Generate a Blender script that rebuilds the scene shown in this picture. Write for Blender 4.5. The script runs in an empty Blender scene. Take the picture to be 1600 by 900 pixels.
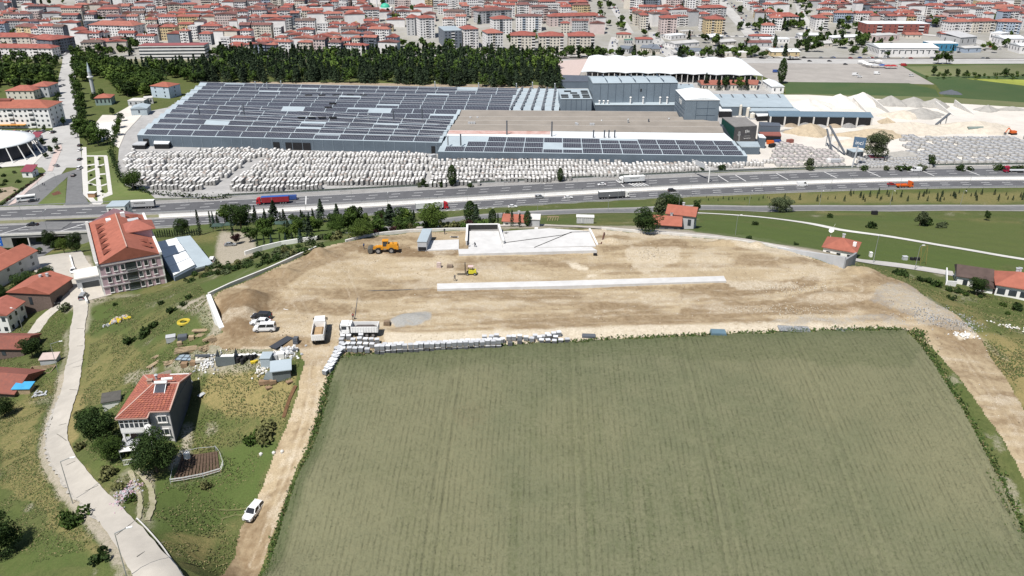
import bpy,bmesh,math,random
import numpy as np
from mathutils import Vector,Matrix
R = math.radians
rnd = random.Random(7)
nrng = np.random.default_rng(7)
SC = bpy.context.scene
COL = SC.collection

# ------------------------------------------------------------------ camera, world, sun, exposure
F_PX,PITCH,CAM_Z = 1230.0,R(25.1),130.0
cam_d = bpy.data.cameras.new("camera"); cam_o = bpy.data.objects.new("camera",cam_d); COL.objects.link(cam_o)
cam_d.sensor_width = 36.0; cam_d.lens = F_PX / 1600 * 36.0
cam_d.clip_start = 1.0; cam_d.clip_end = 20000
cam_o.location = (0,0,CAM_Z); cam_o.rotation_euler = (R(90) - PITCH,0,0)
SC.camera = cam_o
SUN_EL = R(60); SH = Vector((0.58,0.81)).normalized()      # direction shadows fall on the ground
w = bpy.data.worlds.new("World"); SC.world = w; w.use_nodes = True
nt = w.node_tree; nt.nodes.clear()
sky = nt.nodes.new("ShaderNodeTexSky"); sky.sky_type = 'NISHITA'; sky.sun_disc = False
sky.sun_elevation = SUN_EL; sky.sun_rotation = math.atan2(-SH.x,-SH.y); sky.altitude = 900
sky.air_density = 1.0; sky.dust_density = 1.2; sky.ozone_density = 1.0
bg = nt.nodes.new("ShaderNodeBackground"); bg.inputs['Strength'].default_value = 0.072
wo = nt.nodes.new("ShaderNodeOutputWorld")
nt.links.new(sky.outputs[0],bg.inputs[0]); nt.links.new(bg.outputs[0],wo.inputs[0])
sun_d = bpy.data.lights.new("sun",'SUN'); sun_d.energy = 4.9; sun_d.angle = R(0.53); sun_d.color = (1.0,0.965,0.92)
sun_o = bpy.data.objects.new("sun",sun_d); COL.objects.link(sun_o); sun_o.location = (-100,-60,250)
sdir = Vector((SH.x * math.cos(SUN_EL),SH.y * math.cos(SUN_EL),-math.sin(SUN_EL)))
sun_o.rotation_euler = sdir.to_track_quat('-Z','Y').to_euler()
SC.view_settings.view_transform = 'Standard'; SC.view_settings.look = 'None'
SC.view_settings.exposure = 0.33; SC.view_settings.gamma = 1.0

# ------------------------------------------------------------------ from picture to place
CP,SP = math.cos(PITCH),math.sin(PITCH)
def ray(u,v):
    dx = (u - 800) / F_PX; dv = (v - 450) / F_PX
    return dx,CP - dv * SP,-SP - dv * CP
def at(u,v,z=0.0):
    dx,dy,dz = ray(u,v); t = (z - CAM_Z) / dz
    return Vector((dx * t,dy * t,z))

# ---- terrain: heights known at chosen places, smooth between them
HW_FAR = [(-200,331),(0,322),(140,321),(245,316),(400,303),(600,296),(800,287),(1000,277),(1200,266),(1400,262),(1600,260),(1800,259)]
HW_MED = [(-200,352),(0,344),(130,341),(245,336),(400,331),(600,319),(800,307),(1000,295),(1200,283),(1400,281),(1600,280),(1800,279)]
HW_NEAR = [(-200,374),(0,365),(130,362),(245,357),(400,345),(600,337),(800,325),(1000,311),(1200,299),(1400,296),(1600,294),(1800,293)]
def fit(px):
    p = np.array([at(u,v)[:2] for u,v in px]); return np.polyfit(p[:,0] / 300,p[:,1],4)
cf,cm_,cn = fit(HW_FAR),fit(HW_MED),fit(HW_NEAR)
def _lin(c,x):
    x = np.asarray(x,float); xc = np.clip(x,-300,340)
    s = np.where(x > 340,(x - 340) * .02,np.where(x < -300,(x + 300) * .12,0))
    return np.polyval(c,xc / 300) + s
y_far = lambda x: _lin(cf,x); y_med = lambda x: _lin(cm_,x); y_near = lambda x: _lin(cn,x)

CTRL = [
 # left village and school
 (45,394,-6),(10,392,-6),(78,390,-4),(-60,400,-4),(118,388,3),(100,404,13),(60,412,12),(75,430,17),(100,450,20),(20,400,9),(20,440,15),(0,480,15),(-80,450,12),
 (125,480,20),(125,500,20),(115,550,20),(100,600,23),(85,640,26),(75,690,30),(100,750,36),(150,800,40),(200,850,43),(260,895,45),
 (165,462,20),(262,442,20),(200,455,20),(300,420,18),(330,416,18),(345,360,12),(380,385,15),(375,345,3),(300,350,4),(250,372,4),
 (30,490,14),(60,560,19),(0,600,20),(50,600,22),(0,540,15),(0,660,22),(-100,640,18),(50,700,27),(30,800,33),(100,860,40),(10,890,36),(-100,850,32),
 # garden above the highway
 (420,380,16),(430,362,10),(480,370,14),(500,352,6),(560,360,12),(600,350,7),(620,357,13),(680,352,12),(700,345,8),(660,345,5),
 # slope left of the works
 (200,480,24),(160,520,24),(250,470,29),(300,455,35),(318,470,42),(380,420,38),(400,405,36),(450,392,39),(485,380,40),(520,374,40),(330,510,46.5),
 (150,600,27),(185,600,33),(220,540,36),(240,600,42),(300,560,46),(270,530,43),(300,500,43.5),
 (240,680,42),(290,640,43),(160,680,37),(130,650,32),(330,600,46),(300,690,41),(190,740,40),(400,620,46),(450,600,48),(350,750,39),(395,800,38),
 (250,800,41),(440,700,43),(370,880,36),(330,890,38),(400,900,36),(340,545,49),
 # works plateau
 (350,512,50),(332,462,50),(420,423,50),(500,388,50),(560,374,50),(640,363,50),(720,361,50),(800,361,50),(930,358,50),(1050,368,50),(1150,377,50),
 (1230,392,50),(1310,418,50),(1400,440,50),(1450,475,50),(1500,515,49),(500,520,50),(700,520,50),(1000,510,50),(1250,500,50),(1400,505,49.5),
 (600,430,50),(900,430,50),(1200,440,50),(420,480,50),(600,480,50),(850,480,50),(1050,480,50),(1350,470,50),
 # field
 (540,560,50),(800,560,49.5),(1100,560,49.5),(1400,560,49),(530,640,47),(800,640,47.5),(1100,640,47.5),(1450,640,47),
 (480,760,44),(800,760,44),(1100,760,44),(1520,760,44),(430,900,40),(800,900,40),(1100,900,40),(1600,900,40),(800,1050,36),(1500,1050,36),(300,1050,36),(1900,900,40),
 # right side
 (1560,640,47),(1590,740,44.5),(1550,560,47),(1600,560,46),(1900,700,42),(1580,465,42),(1500,440,41.5),(1500,475,44),(1440,440,44),(1380,415,42),(1345,405,41.5),
 (1700,500,40),(1900,560,38),(1320,395,41),(1240,380,37),(1180,368,34),(1200,380,37),(1100,357,33),(1060,357,33),(1000,357,33),(1200,345,24),(1300,350,26),(1100,336,20),
 (1300,362,28),(1600,408,35),(1450,385,32),(1700,440,36),(1400,332,8),(1200,332,8),(1000,333,9),(1600,332,8),(1800,332,8),(1400,318,5),(1200,318,5),(1600,318,5),(1800,318,5),
 (1400,345,14),(1590,348,14),(1800,360,17),(1050,318,5),(950,320,4),(900,333,10),(800,338,10),(720,345,10),(930,350,26),(805,352,30),(880,356,32),(760,350,28),(850,345,20),
]
cp = np.array([tuple(at(u,v,z)) for u,v,z in CTRL])
n = len(cp)
dist = np.hypot(cp[:,None,0] - cp[None,:,0],cp[:,None,1] - cp[None,:,1])
PHI = np.sqrt(dist**2 + 2.0**2)
PM = np.c_[np.ones(n),cp[:,0] / 100,cp[:,1] / 100]
A = np.block([[PHI + np.eye(n) * -0.15,PM],[PM.T,np.zeros((3,3))]])
sol = np.linalg.solve(A,np.r_[cp[:,2],0,0,0]); WTS,PC = sol[:n],sol[n:]
def sstep(t): t = np.clip(t,0,1); return t * t * (3 - 2 * t)
def Hf(x,y):
    x = np.atleast_1d(np.asarray(x,float)); y = np.atleast_1d(np.asarray(y,float)); out = np.empty(x.shape)
    xf,yf,of = x.ravel(),y.ravel(),out.ravel()
    for a in range(0,len(xf),20000):
        X,Y = xf[a:a+20000],yf[a:a+20000]
        ph = np.zeros(len(X))
        near = Y < 520
        if near.any():
            Xn,Yn = X[near],Y[near]
            r = np.sqrt((Xn[:,None] - cp[None,:,0])**2 + (Yn[:,None] - cp[None,:,1])**2 + 4.0)
            ph[near] = r @ WTS + PC[0] + PC[1] * Xn / 100 + PC[2] * Yn / 100
        ph = np.clip(ph,-8,55)
        d = y_near(X) - Y
        z = ph * sstep((d + 1) / 14)
        # cutting in front of the underpass
        town = 26 * sstep((Y - 840) / 480) + np.clip(Y - 1180,0,700) * .035
        z = np.where(d < -1,town,z)
        t = sstep((X + 300) / 20) * sstep((-184 - X) / 16) * (d > -4)
        of[a:a+20000] = z * (1 - t) + np.minimum(z,-6 + np.maximum(0,d - 24) * .34) * t
    return of.reshape(x.shape)
def hz(x,y): return float(Hf(x,y)[0])
_T = np.concatenate([np.linspace(0,1,420)])
def G(u,v,dz=0.0):
    """the ground point seen at a place in the photograph"""
    dx,dy,dz_ = ray(u,v)
    t0 = (62 - CAM_Z) / dz_; t1 = (-10 - CAM_Z) / dz_ if dz_ < -.02 else 4000
    t = t0 + (t1 - t0) * _T
    g = CAM_Z + dz_ * t - Hf(dx * t,dy * t)
    k = np.where(g < 0)[0]
    k = int(k[0]) if len(k) else len(t) - 1
    a,b = t[max(k - 1,0)],t[k]
    for _ in range(3):
        tt = np.linspace(a,b,9); gg = CAM_Z + dz_ * tt - Hf(dx * tt,dy * tt)
        kk = np.where(gg < 0)[0]; kk = int(kk[0]) if len(kk) else 8
        a,b = tt[max(kk - 1,0)],tt[kk]
    return Vector((dx * b,dy * b,CAM_Z + dz_ * b + dz))
def GP(px): return [G(u,v) for u,v in px]
def inside(px,py,poly):
    m = np.zeros(px.shape,bool); k = len(poly)
    for i in range(k):
        x1,y1 = poly[i][0],poly[i][1]; x2,y2 = poly[(i + 1) % k][0],poly[(i + 1) % k][1]
        if y1 == y2: continue
        c = ((y1 > py) != (y2 > py)) & (px < (x2 - x1) * (py - y1) / (y2 - y1) + x1)
        m ^= c
    return m
def dist_line(px,py,pts):
    d = np.full(px.shape,1e9)
    for a,b in zip(pts[:-1],pts[1:]):
        ax,ay,bx,by = a[0],a[1],b[0],b[1]; L = (bx - ax)**2 + (by - ay)**2 + 1e-9
        t = np.clip(((px - ax) * (bx - ax) + (py - ay) * (by - ay)) / L,0,1)
        d = np.minimum(d,np.hypot(px - ax - t * (bx - ax),py - ay - t * (by - ay)))
    return d
def vnoise(x,y,s,seed=0):
    """smooth value noise for arrays, 0..1"""
    x = x / s + 1000.5; y = y / s + 1000.5
    xi,yi = np.floor(x).astype(np.int64),np.floor(y).astype(np.int64); fx,fy = x - xi,y - yi
    fx = fx * fx * (3 - 2 * fx); fy = fy * fy * (3 - 2 * fy)
    def h(a,b):
        v = (a * 374761393 + b * 668265263 + seed * 974711) & 0xffffffff
        v = ((v ^ (v >> 13)) * 1274126177) & 0xffffffff
        return ((v ^ (v >> 16)) & 0xffff) / 65535.0
    return (h(xi,yi) * (1 - fx) + h(xi + 1,yi) * fx) * (1 - fy) + (h(xi,yi + 1) * (1 - fx) + h(xi + 1,yi + 1) * fx) * fy
def fbm(x,y,s,seed=0,o=4):
    v = 0; a = .5
    for i in range(o): v = v + a * vnoise(x,y,s / 2**i,seed + i); a *= .5
    return v / (1 - .5**o)

# ------------------------------------------------------------------ materials
MATS = {}
def srgb(r,g,b): return tuple(((c / 255) / 12.92 if c / 255 <= .04045 else ((c / 255 + .055) / 1.055)**2.4) for c in (r,g,b))
def mat(name,col,rough=.85,var=.12,scale=1.0,metal=0.0,bump=0.0,col2=None,objrand=0.0,coord='Position',spec=.3,detail=5,big=0.0,thr=None,alpha=None,trans=0.0):
    if name in MATS: return MATS[name]
    m = bpy.data.materials.new(name); m.use_nodes = True; N = m.node_tree.nodes; L = m.node_tree.links
    b = N['Principled BSDF']; b.inputs['Roughness'].default_value = rough; b.inputs['Metallic'].default_value = metal
    b.inputs['Specular IOR Level'].default_value = spec
    if trans: b.inputs['Transmission Weight'].default_value = trans
    c1 = tuple(col) + (1,); c2 = tuple(col2 if col2 else [c * (1 - var * 1.6) for c in col]) + (1,)
    if coord == 'Position': src = N.new('ShaderNodeNewGeometry').outputs['Position']
    else: src = N.new('ShaderNodeTexCoord').outputs[coord]
    no = N.new('ShaderNodeTexNoise'); no.inputs['Scale'].default_value = scale; no.inputs['Detail'].default_value = detail; no.inputs['Roughness'].default_value = .65
    L.new(src,no.inputs['Vector'])
    ramp = N.new('ShaderNodeMapRange'); lo,hi = thr if thr else (.3,.7)
    ramp.inputs[1].default_value = lo; ramp.inputs[2].default_value = hi; L.new(no.outputs['Fac'],ramp.inputs[0])
    mx = N.new('ShaderNodeMix'); mx.data_type = 'RGBA'; mx.inputs[6].default_value = c1; mx.inputs[7].default_value = c2
    L.new(ramp.outputs[0],mx.inputs[0]); out = mx.outputs[2]
    if big:
        n2 = N.new('ShaderNodeTexNoise'); n2.inputs['Scale'].default_value = scale / 12; n2.inputs['Detail'].default_value = 4; L.new(src,n2.inputs['Vector'])
        mr = N.new('ShaderNodeMapRange'); mr.inputs[1].default_value = .3; mr.inputs[2].default_value = .7; mr.inputs[3].default_value = 1 - big; mr.inputs[4].default_value = 1 + big
        L.new(n2.outputs['Fac'],mr.inputs[0]); vm = N.new('ShaderNodeVectorMath'); vm.operation = 'SCALE'; L.new(out,vm.inputs[0]); L.new(mr.outputs[0],vm.inputs[3]); out = vm.outputs[0]
    if objrand:
        oi = N.new('ShaderNodeObjectInfo'); mr = N.new('ShaderNodeMapRange'); mr.inputs[3].default_value = 1 - objrand; mr.inputs[4].default_value = 1 + objrand
        L.new(oi.outputs['Random'],mr.inputs[0]); vm = N.new('ShaderNodeVectorMath'); vm.operation = 'SCALE'; L.new(out,vm.inputs[0]); L.new(mr.outputs[0],vm.inputs[3]); out = vm.outputs[0]
    L.new(out,b.inputs['Base Color'])
    if bump:
        bp = N.new('ShaderNodeBump'); bp.inputs['Strength'].default_value = bump; bp.inputs['Distance'].default_value = .1
        L.new(no.outputs['Fac'],bp.inputs['Height']); L.new(bp.outputs[0],b.inputs['Normal'])
    MATS[name] = m; return m
def attr_mat(name,layers,rough=.9,fine=1.2,stripes=None,bump=.4):
    """base colour from per-vertex cover weights (r,g,b) plus two scales of noise: layers = base, base2, r, g, b colours"""
    m = bpy.data.materials.new(name); m.use_nodes = True; N = m.node_tree.nodes; L = m.node_tree.links
    b = N['Principled BSDF']; b.inputs['Roughness'].default_value = rough; b.inputs['Specular IOR Level'].default_value = .1
    pos = N.new('ShaderNodeNewGeometry').outputs['Position']
    def noise(s,d=6,r=.65):
        n_ = N.new('ShaderNodeTexNoise'); n_.inputs['Scale'].default_value = s; n_.inputs['Detail'].default_value = d; n_.inputs['Roughness'].default_value = r
        L.new(pos,n_.inputs['Vector']); return n_.outputs['Fac']
    def rng(x,a,b_,c=0,d=1):
        r_ = N.new('ShaderNodeMapRange'); r_.inputs[1].default_value = a; r_.inputs[2].default_value = b_; r_.inputs[3].default_value = c; r_.inputs[4].default_value = d
        L.new(x,r_.inputs[0]); return r_.outputs[0]
    def mixc(f,a,b_):
        x = N.new('ShaderNodeMix'); x.data_type = 'RGBA'
        for s,i in ((f,0),(a,6),(b_,7)):
            if isinstance(s,tuple): x.inputs[i].default_value = s + (1,)
            elif isinstance(s,(int,float)): x.inputs[i].default_value = s
            else: L.new(s,x.inputs[i])
        return x.outputs[2]
    def math_(op,a,b_):
        x = N.new('ShaderNodeMath'); x.operation = op
        for s,i in ((a,0),(b_,1)):
            if isinstance(s,(int,float)): x.inputs[i].default_value = s
            else: L.new(s,x.inputs[i])
        return x.outputs[0]
    at_ = N.new('ShaderNodeAttribute'); at_.attribute_name = 'cover'
    sep = N.new('ShaderNodeSeparateColor'); L.new(at_.outputs['Color'],sep.inputs[0])
    n1 = noise(fine); n2 = noise(fine / 9); n3 = noise(fine * 5,3)
    c = mixc(rng(n2,.35,.65),layers[0],layers[1])
    c = mixc(rng(n1,.45,.75,0,.7),c,layers[5] if len(layers) > 5 else layers[1])
    for k,i in ((2,0),(3,1),(4,2)):
        wgt = math_('ADD',sep.outputs[i],math_('ADD',math_('MULTIPLY',math_('SUBTRACT',n1,.5),1.3),math_('MULTIPLY',math_('SUBTRACT',n3,.5),.7)))
        wgt = math_('MULTIPLY',rng(wgt,.2,1.0),rng(sep.outputs[i],0,.25))
        c = mixc(wgt,c,layers[k])
    if stripes:
        sx,sy,per,amt = stripes
        vm = N.new('ShaderNodeVectorMath'); vm.operation = 'DOT_PRODUCT'; L.new(pos,vm.inputs[0]); vm.inputs[1].default_value = (sx,sy,0)
        wob = math_('MULTIPLY',n2,.6)
        s_ = math_('SINE',math_('MULTIPLY',math_('ADD',vm.outputs['Value'],wob),2 * math.pi / per),0)
        f = rng(math_('MULTIPLY',rng(s_,.1,1),rng(noise(fine / 4),.4,.65)),0,1,1,1 - amt)
        v2 = N.new('ShaderNodeVectorMath'); v2.operation = 'SCALE'; L.new(c,v2.inputs[0]); L.new(f,v2.inputs[3]); c = v2.outputs[0]
    v3 = N.new('ShaderNodeVectorMath'); v3.operation = 'SCALE'; L.new(c,v3.inputs[0]); L.new(rng(n3,.3,.7,.82,1.18),v3.inputs[3])
    L.new(v3.outputs[0],b.inputs['Base Color'])
    bp = N.new('ShaderNodeBump'); bp.inputs['Strength'].default_value = bump; bp.inputs['Distance'].default_value = .25
    L.new(n1,bp.inputs['Height']); L.new(bp.outputs[0],b.inputs['Normal'])
    return m
M_conc = mat('pale_concrete',(.62,.60,.56),.8,.12,.7,big=.1)
M_white = mat('white_render',(.78,.77,.74),.8,.08,.5)
M_steel = mat('galvanised_steel',(.45,.47,.48),.45,.1,2,metal=.6)
M_dark = mat('dark_rubber',(.03,.03,.032),.8,.2,3)
M_glass = mat('dark_glass',(.03,.04,.05),.12,.3,.3,spec=.6,big=.3)
M_win = mat('window_glass',(.06,.075,.09),.25,.5,.25,spec=.5,objrand=.3)
M_black = mat('black_void',(.02,.02,.022),.9,.2,1)

# ------------------------------------------------------------------ mesh helpers
def link(name,me,parent=None,loc=None,rz=None,**props):
    o = bpy.data.objects.new(name,me); COL.objects.link(o)
    if parent is not None: o.parent = parent
    if loc is not None: o.location = loc
    if rz is not None: o.rotation_euler = (0,0,rz)
    for k,v in props.items(): o[k] = v
    return o
def thing(name,label,cat,loc=(0,0,0),rz=0,group=None,me=None):
    o = link(name,me,None,loc,rz); o['label'] = label; o['category'] = cat
    if group: o['group'] = group
    return o
class MB:
    def __init__(s): s.v = []; s.f = []; s.m = []
    def quad(s,*p,m=0):
        i = len(s.v); s.v += [tuple(q) for q in p]; s.f.append(tuple(range(i,i + len(p)))); s.m.append(m)
    def box(s,c,d,m=0,rz=0,taper=1.0,tapery=None,rx=0,M=None):
        """c centre of the base, d size; taper shrinks the top"""
        ty = taper if tapery is None else tapery
        i = len(s.v); ca,sa = math.cos(rz),math.sin(rz)
        for k,(z,tx,t_y) in enumerate(((0,1,1),(d[2],taper,ty))):
            for x,y in ((-.5,-.5),(.5,-.5),(.5,.5),(-.5,.5)):
                X,Y = x * d[0] * tx,y * d[1] * t_y
                p = (c[0] + X * ca - Y * sa,c[1] + X * sa + Y * ca,c[2] + z)
                if M is not None: p = tuple(M @ Vector(p))
                s.v.append(p)
        for f in ((3,2,1,0),(4,5,6,7),(0,1,5,4),(1,2,6,5),(2,3,7,6),(3,0,4,7)): s.f.append(tuple(i + k for k in f)); s.m.append(m)
    def beam(s,a,b,wd,ht=None,m=0):
        a = Vector(a); b = Vector(b); ht = ht or wd; d = (b - a).normalized()
        up = Vector((0,0,1)) if abs(d.z) < .95 else Vector((0,1,0))
        sx = d.cross(up).normalized() * wd / 2; sy = sx.cross(d).normalized() * ht / 2
        i = len(s.v)
        for p in (a,b):
            for q in (-sx - sy,sx - sy,sx + sy,-sx + sy): s.v.append(tuple(p + q))
        for f in ((3,2,1,0),(4,5,6,7),(0,1,5,4),(1,2,6,5),(2,3,7,6),(3,0,4,7)): s.f.append(tuple(i + k for k in f)); s.m.append(m)
    def cyl(s,a,b,r0,r1=None,n=10,m=0,cap=True):
        a = Vector(a); b = Vector(b); r1 = r0 if r1 is None else r1; d = (b - a).normalized()
        up = Vector((0,0,1)) if abs(d.z) < .9 else Vector((1,0,0))
        ex = d.cross(up).normalized(); ey = d.cross(ex).normalized(); i = len(s.v)
        for p,r in ((a,r0),(b,r1)):
            for k in range(n):
                t = 2 * math.pi * k / n; s.v.append(tuple(p + ex * math.cos(t) * r + ey * math.sin(t) * r))
        for k in range(n): s.f.append((i + k,i + (k + 1) % n,i + n + (k + 1) % n,i + n + k)); s.m.append(m)
        if cap: s.f.append(tuple(i + k for k in range(n))[::-1]); s.m.append(m); s.f.append(tuple(i + n + k for k in range(n))); s.m.append(m)
    def loft(s,secs,m=0,cap=True,closed=True):
        k = len(secs[0]); i = len(s.v)
        for sec in secs: s.v += [tuple(p) for p in sec]
        for a in range(len(secs) - 1):
            for b in range(k if closed else k - 1):
                s.f.append((i + a*k + b,i + a*k + (b+1) % k,i + (a+1)*k + (b+1) % k,i + (a+1)*k + b)); s.m.append(m)
        if cap: s.f.append(tuple(i + b for b in range(k))[::-1]); s.m.append(m); s.f.append(tuple(i + (len(secs)-1)*k + b for b in range(k))); s.m.append(m)
    def prism(s,poly,z0,z1,m=0):
        k = len(poly); i = len(s.v)
        s.v += [(p[0],p[1],z0 if not callable(z0) else z0(p)) for p in poly] + [(p[0],p[1],z1) for p in poly]
        for a in range(k): s.f.append((i + a,i + (a+1) % k,i + k + (a+1) % k,i + k + a)); s.m.append(m)
        s.f.append(tuple(i + k + a for a in range(k))); s.m.append(m)
    def xf(s,M):
        s.v = [tuple(M @ Vector(p)) for p in s.v]; return s
    def mesh(s,name,mats,smooth=False):
        me = bpy.data.meshes.new(name); me.from_pydata(s.v,[],s.f)
        for m in (mats if isinstance(mats,(list,tuple)) else [mats]): me.materials.append(m)
        if any(s.m): me.polygons.foreach_set('material_index',s.m)
        if smooth: me.polygons.foreach_set('use_smooth',[True] * len(s.f))
        me.update(); return me
    def build(s,name,mats,parent=None,smooth=False,fixn=False,**props):
        me = s.mesh(name,mats,smooth)
        if fixn:
            bm = bmesh.new(); bm.from_mesh(me); bmesh.ops.recalc_face_normals(bm,faces=bm.faces); bm.to_mesh(me); bm.free()
        return link(name,me,parent,**props)
def fast_mesh(name,V,Q,mats,midx=None,smooth=False):
    """V (n,3), Q (m,k) with k 3 or 4"""
    me = bpy.data.meshes.new(name); k = Q.shape[1]
    me.vertices.add(len(V)); me.vertices.foreach_set('co',np.ascontiguousarray(V,dtype=np.float32).ravel())
    me.loops.add(Q.size); me.loops.foreach_set('vertex_index',np.ascontiguousarray(Q,dtype=np.int32).ravel())
    me.polygons.add(len(Q)); me.polygons.foreach_set('loop_start',np.arange(0,Q.size,k,dtype=np.int32))
    for m in (mats if isinstance(mats,(list,tuple)) else [mats]): me.materials.append(m)
    if midx is not None: me.polygons.foreach_set('material_index',np.asarray(midx,dtype=np.int32))
    if smooth: me.polygons.foreach_set('use_smooth',np.ones(len(Q),dtype=bool))
    me.update(calc_edges=True); me.validate(); return me
def copy_tree(o,loc=None,rz=None,label=None,group=None,scale=None):
    c = o.copy(); COL.objects.link(c)
    if loc is not None: c.location = loc
    if rz is not None: c.rotation_euler = (0,0,rz)
    if scale is not None: c.scale = (scale,) * 3 if isinstance(scale,(int,float)) else scale
    if label: c['label'] = label
    if group: c['group'] = group
    for ch in o.children:
        d = ch.copy(); COL.objects.link(d); d.parent = c
        for g in ch.children:
            e = g.copy(); COL.objects.link(e); e.parent = d
    return c
# ------------------------------------------------------------------ ground sheets on one shared grid
def D_at(v,z=30.): a = PITCH + math.atan((v - 450) / F_PX); return (CAM_Z - z) / math.tan(a)
STEP = 2.4
ys = [D_at(v) for v in np.arange(985,-10,-STEP)]
ys = [-30,0,20,40,55] + ys
y = ys[-1]
while y < 12000: y *= 1.12; ys.append(y)
ys = np.array(ys)
ss = np.arange(-.72,.7201,STEP / F_PX * .93)
ss = np.r_[-6,-3.5,-2.2,-1.5,-1.15,-.95,-.82,ss,.82,.95,1.15,1.5,2.2,3.5,6]
X = ss[None,:] * (ys[:,None] + 40); Y = np.repeat(ys[:,None],len(ss),1)
Z = Hf(X,Y)
nr,nc = X.shape
FX = (X[:-1,:-1] + X[1:,1:]) / 2; FY = (Y[:-1,:-1] + Y[1:,1:]) / 2
def W(px): return [(p.x,p.y) for p in GP(px)]
SITE = W([(346,520),(335,470),(335,463),(420,424),(500,388),(560,374),(640,363),(720,361),(800,361),(930,358),(1050,367),(1150,377),(1230,391),(1310,417),(1370,428),(1420,446),(1455,470),(1500,500),(1530,527),(1560,575),(1600,640),(1660,740),(1700,900),
          (1680,900),(1600,745),(1500,590),(1460,545),(1425,517),(1150,522),(900,534),(700,546),(600,553),(540,558),(524,562),(518,590),(503,640),(480,700),(450,770),(420,850),(400,905),(340,905),(380,820),(420,735),(432,700),(446,670),(462,620),(474,570),(470,545),(440,548),(350,545),(325,540),(330,530)])
FIELD = W([(531,562),(620,556),(700,550),(900,538),(1150,526),(1412,519),(1440,545),(1500,640),(1560,752),(1602,850),(1660,985),(400,985),(412,900),(440,825),(480,722),(514,610)])
DRY = W([(1512,512),(1600,535),(1700,580),(1700,800),(1600,640),(1545,560)])
n1 = (fbm(FX,FY,6,3) - .5) * 2.6 + (fbm(FX,FY,1.2,5,2) - .5) * .7; n2_ = (fbm(FX,FY,6,13) - .5) * 2.6 + (fbm(FX,FY,1.2,15,2) - .5) * .7
near = FY < 300
cls = np.zeros(FX.shape,int)
cls[FY > 838] = 3
cls[near & inside(FX + n1 * .45,FY + n2_ * .45,SITE)] = 1
cls[near & inside(FX + n1 * .25,FY + n2_ * .25,FIELD)] = 2

# cover weights per vertex
cov = np.zeros((nr,nc,3))
def blob(ch,px,r,amt=1.0,soft=.5):
    p = G(*px) if len(px) == 2 else px
    d = np.hypot(X - p[0],(Y - p[1]))
    cov[...,ch] = np.maximum(cov[...,ch],amt * sstep((r - d) / (r * soft)))
def stroke(ch,pxs,wd,amt=1.0,soft=.6):
    pts = W(pxs); d = dist_line(X,Y,pts) + (vnoise(X,Y,3,9) - .5) * wd * .3
    cov[...,ch] = np.maximum(cov[...,ch],amt * sstep((wd - d) / (wd * soft)))
def area(ch,pxs,amt=1.0,jit=1.0):
    m = inside(X + (fbm(X,Y,5,21) - .5) * 5 * jit,Y + (fbm(X,Y,5,31) - .5) * 5 * jit,W(pxs))
    cov[...,ch] = np.where(m,np.maximum(cov[...,ch],amt),cov[...,ch])
VN = Y < 420
vc = np.zeros((nr,nc),int)
vc[:-1,:-1] = cls; S = (vc == 1)
# general weights on grass: r = dry straw, g = bare earth / pale stone, b = lush green
base_n = fbm(X,Y,22,40); fine_n = fbm(X,Y,5,44)
cov[...,0] = np.where(S,0,sstep((base_n - .5) / .2) * .45)
cov[...,2] = np.where(S,0,sstep((.47 - fbm(X,Y,16,50)) / .15) * .8)
cov[...,1] = np.where(S,0,sstep((fine_n - .63) / .1) * .6)
FAR_ = Y > y_near(X)
cov[FAR_] = 0; cov[...,1][Y > 820] = .85
G0 = cov.copy()
cov[...] = 0
# --- grass areas
area(2,[(1100,340),(1330,370),(1600,420),(1600,350),(1400,338),(1200,338)],.75)
area(2,[(1080,362),(1300,395),(1500,425),(1600,410),(1300,368),(1100,345)],.9)
area(0,[(1250,340),(1600,345),(1600,400),(1450,378),(1330,360)],.42)
area(0,[(1020,300),(1600,300),(1600,317),(1020,320)],.6); area(2,[(1020,308),(1200,304),(1200,316),(1020,318)],.8)
area(2,[(1080,354),(1100,342),(1200,352),(1150,366)],.9)
area(0,[(1512,512),(1600,535),(1700,580),(1700,800),(1600,640),(1545,560)],1.0)
area(0,[(1440,450),(1520,480),(1560,520),(1520,510),(1460,470)],.6)
area(2,[(240,740),(330,700),(430,690),(440,720),(380,800),(330,830),(240,830)],.95)
area(2,[(700,344),(900,340),(900,352),(700,352)],.7)
area(2,[(250,500),(330,480),(340,500),(300,540),(240,530)],.6)
area(2,[(140,480),(190,470),(200,500),(150,520)],.9)
area(0,[(130,520),(190,520),(240,560),(180,620),(120,640)],.55)
area(0,[(330,580),(460,580),(450,640),(400,660),(320,640)],.85)
area(0,[(60,620),(0,640),(0,760),(60,790),(150,880),(180,860),(90,780),(62,700)],.6)
area(0,[(95,560),(130,620),(110,720),(150,760),(230,860),(215,860),(130,770),(80,700),(90,640)],.9)
area(2,[(0,830),(120,830),(180,890),(0,900)],.7)
area(1,[(185,590),(215,575),(240,580),(215,610)],.8)
area(0,[(260,810),(300,800),(330,840),(320,880),(280,860)],.6)
area(2,[(400,350),(640,345),(680,352),(560,362),(420,395),(400,380)],.95)
area(1,[(280,668),(300,665),(305,715),(280,715)],.95)
area(1,[(345,700),(352,712),(346,750),(262,766),(262,755),(340,738)],.9,.3)
area(1,[(262,748),(266,712),(345,706),(345,742)],1.0,.1)
area(1,[(200,735),(213,735),(222,770),(224,812),(216,812),(214,775)],.9,.15)
area(1,[(218,735),(238,735),(246,775),(236,812),(228,812),(236,770)],.9,.15)
area(1,[(170,780),(205,700),(215,780),(190,790)],.5)
stroke(1,[(140,478),(180,463),(215,462)],2.0,.8)
stroke(1,[(103,585),(86,640),(74,680),(78,715),(108,765),(150,812),(182,850),(204,895)],2.6,.95,.5)
stroke(1,[(132,480),(130,520)],2.5,.8)
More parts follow.
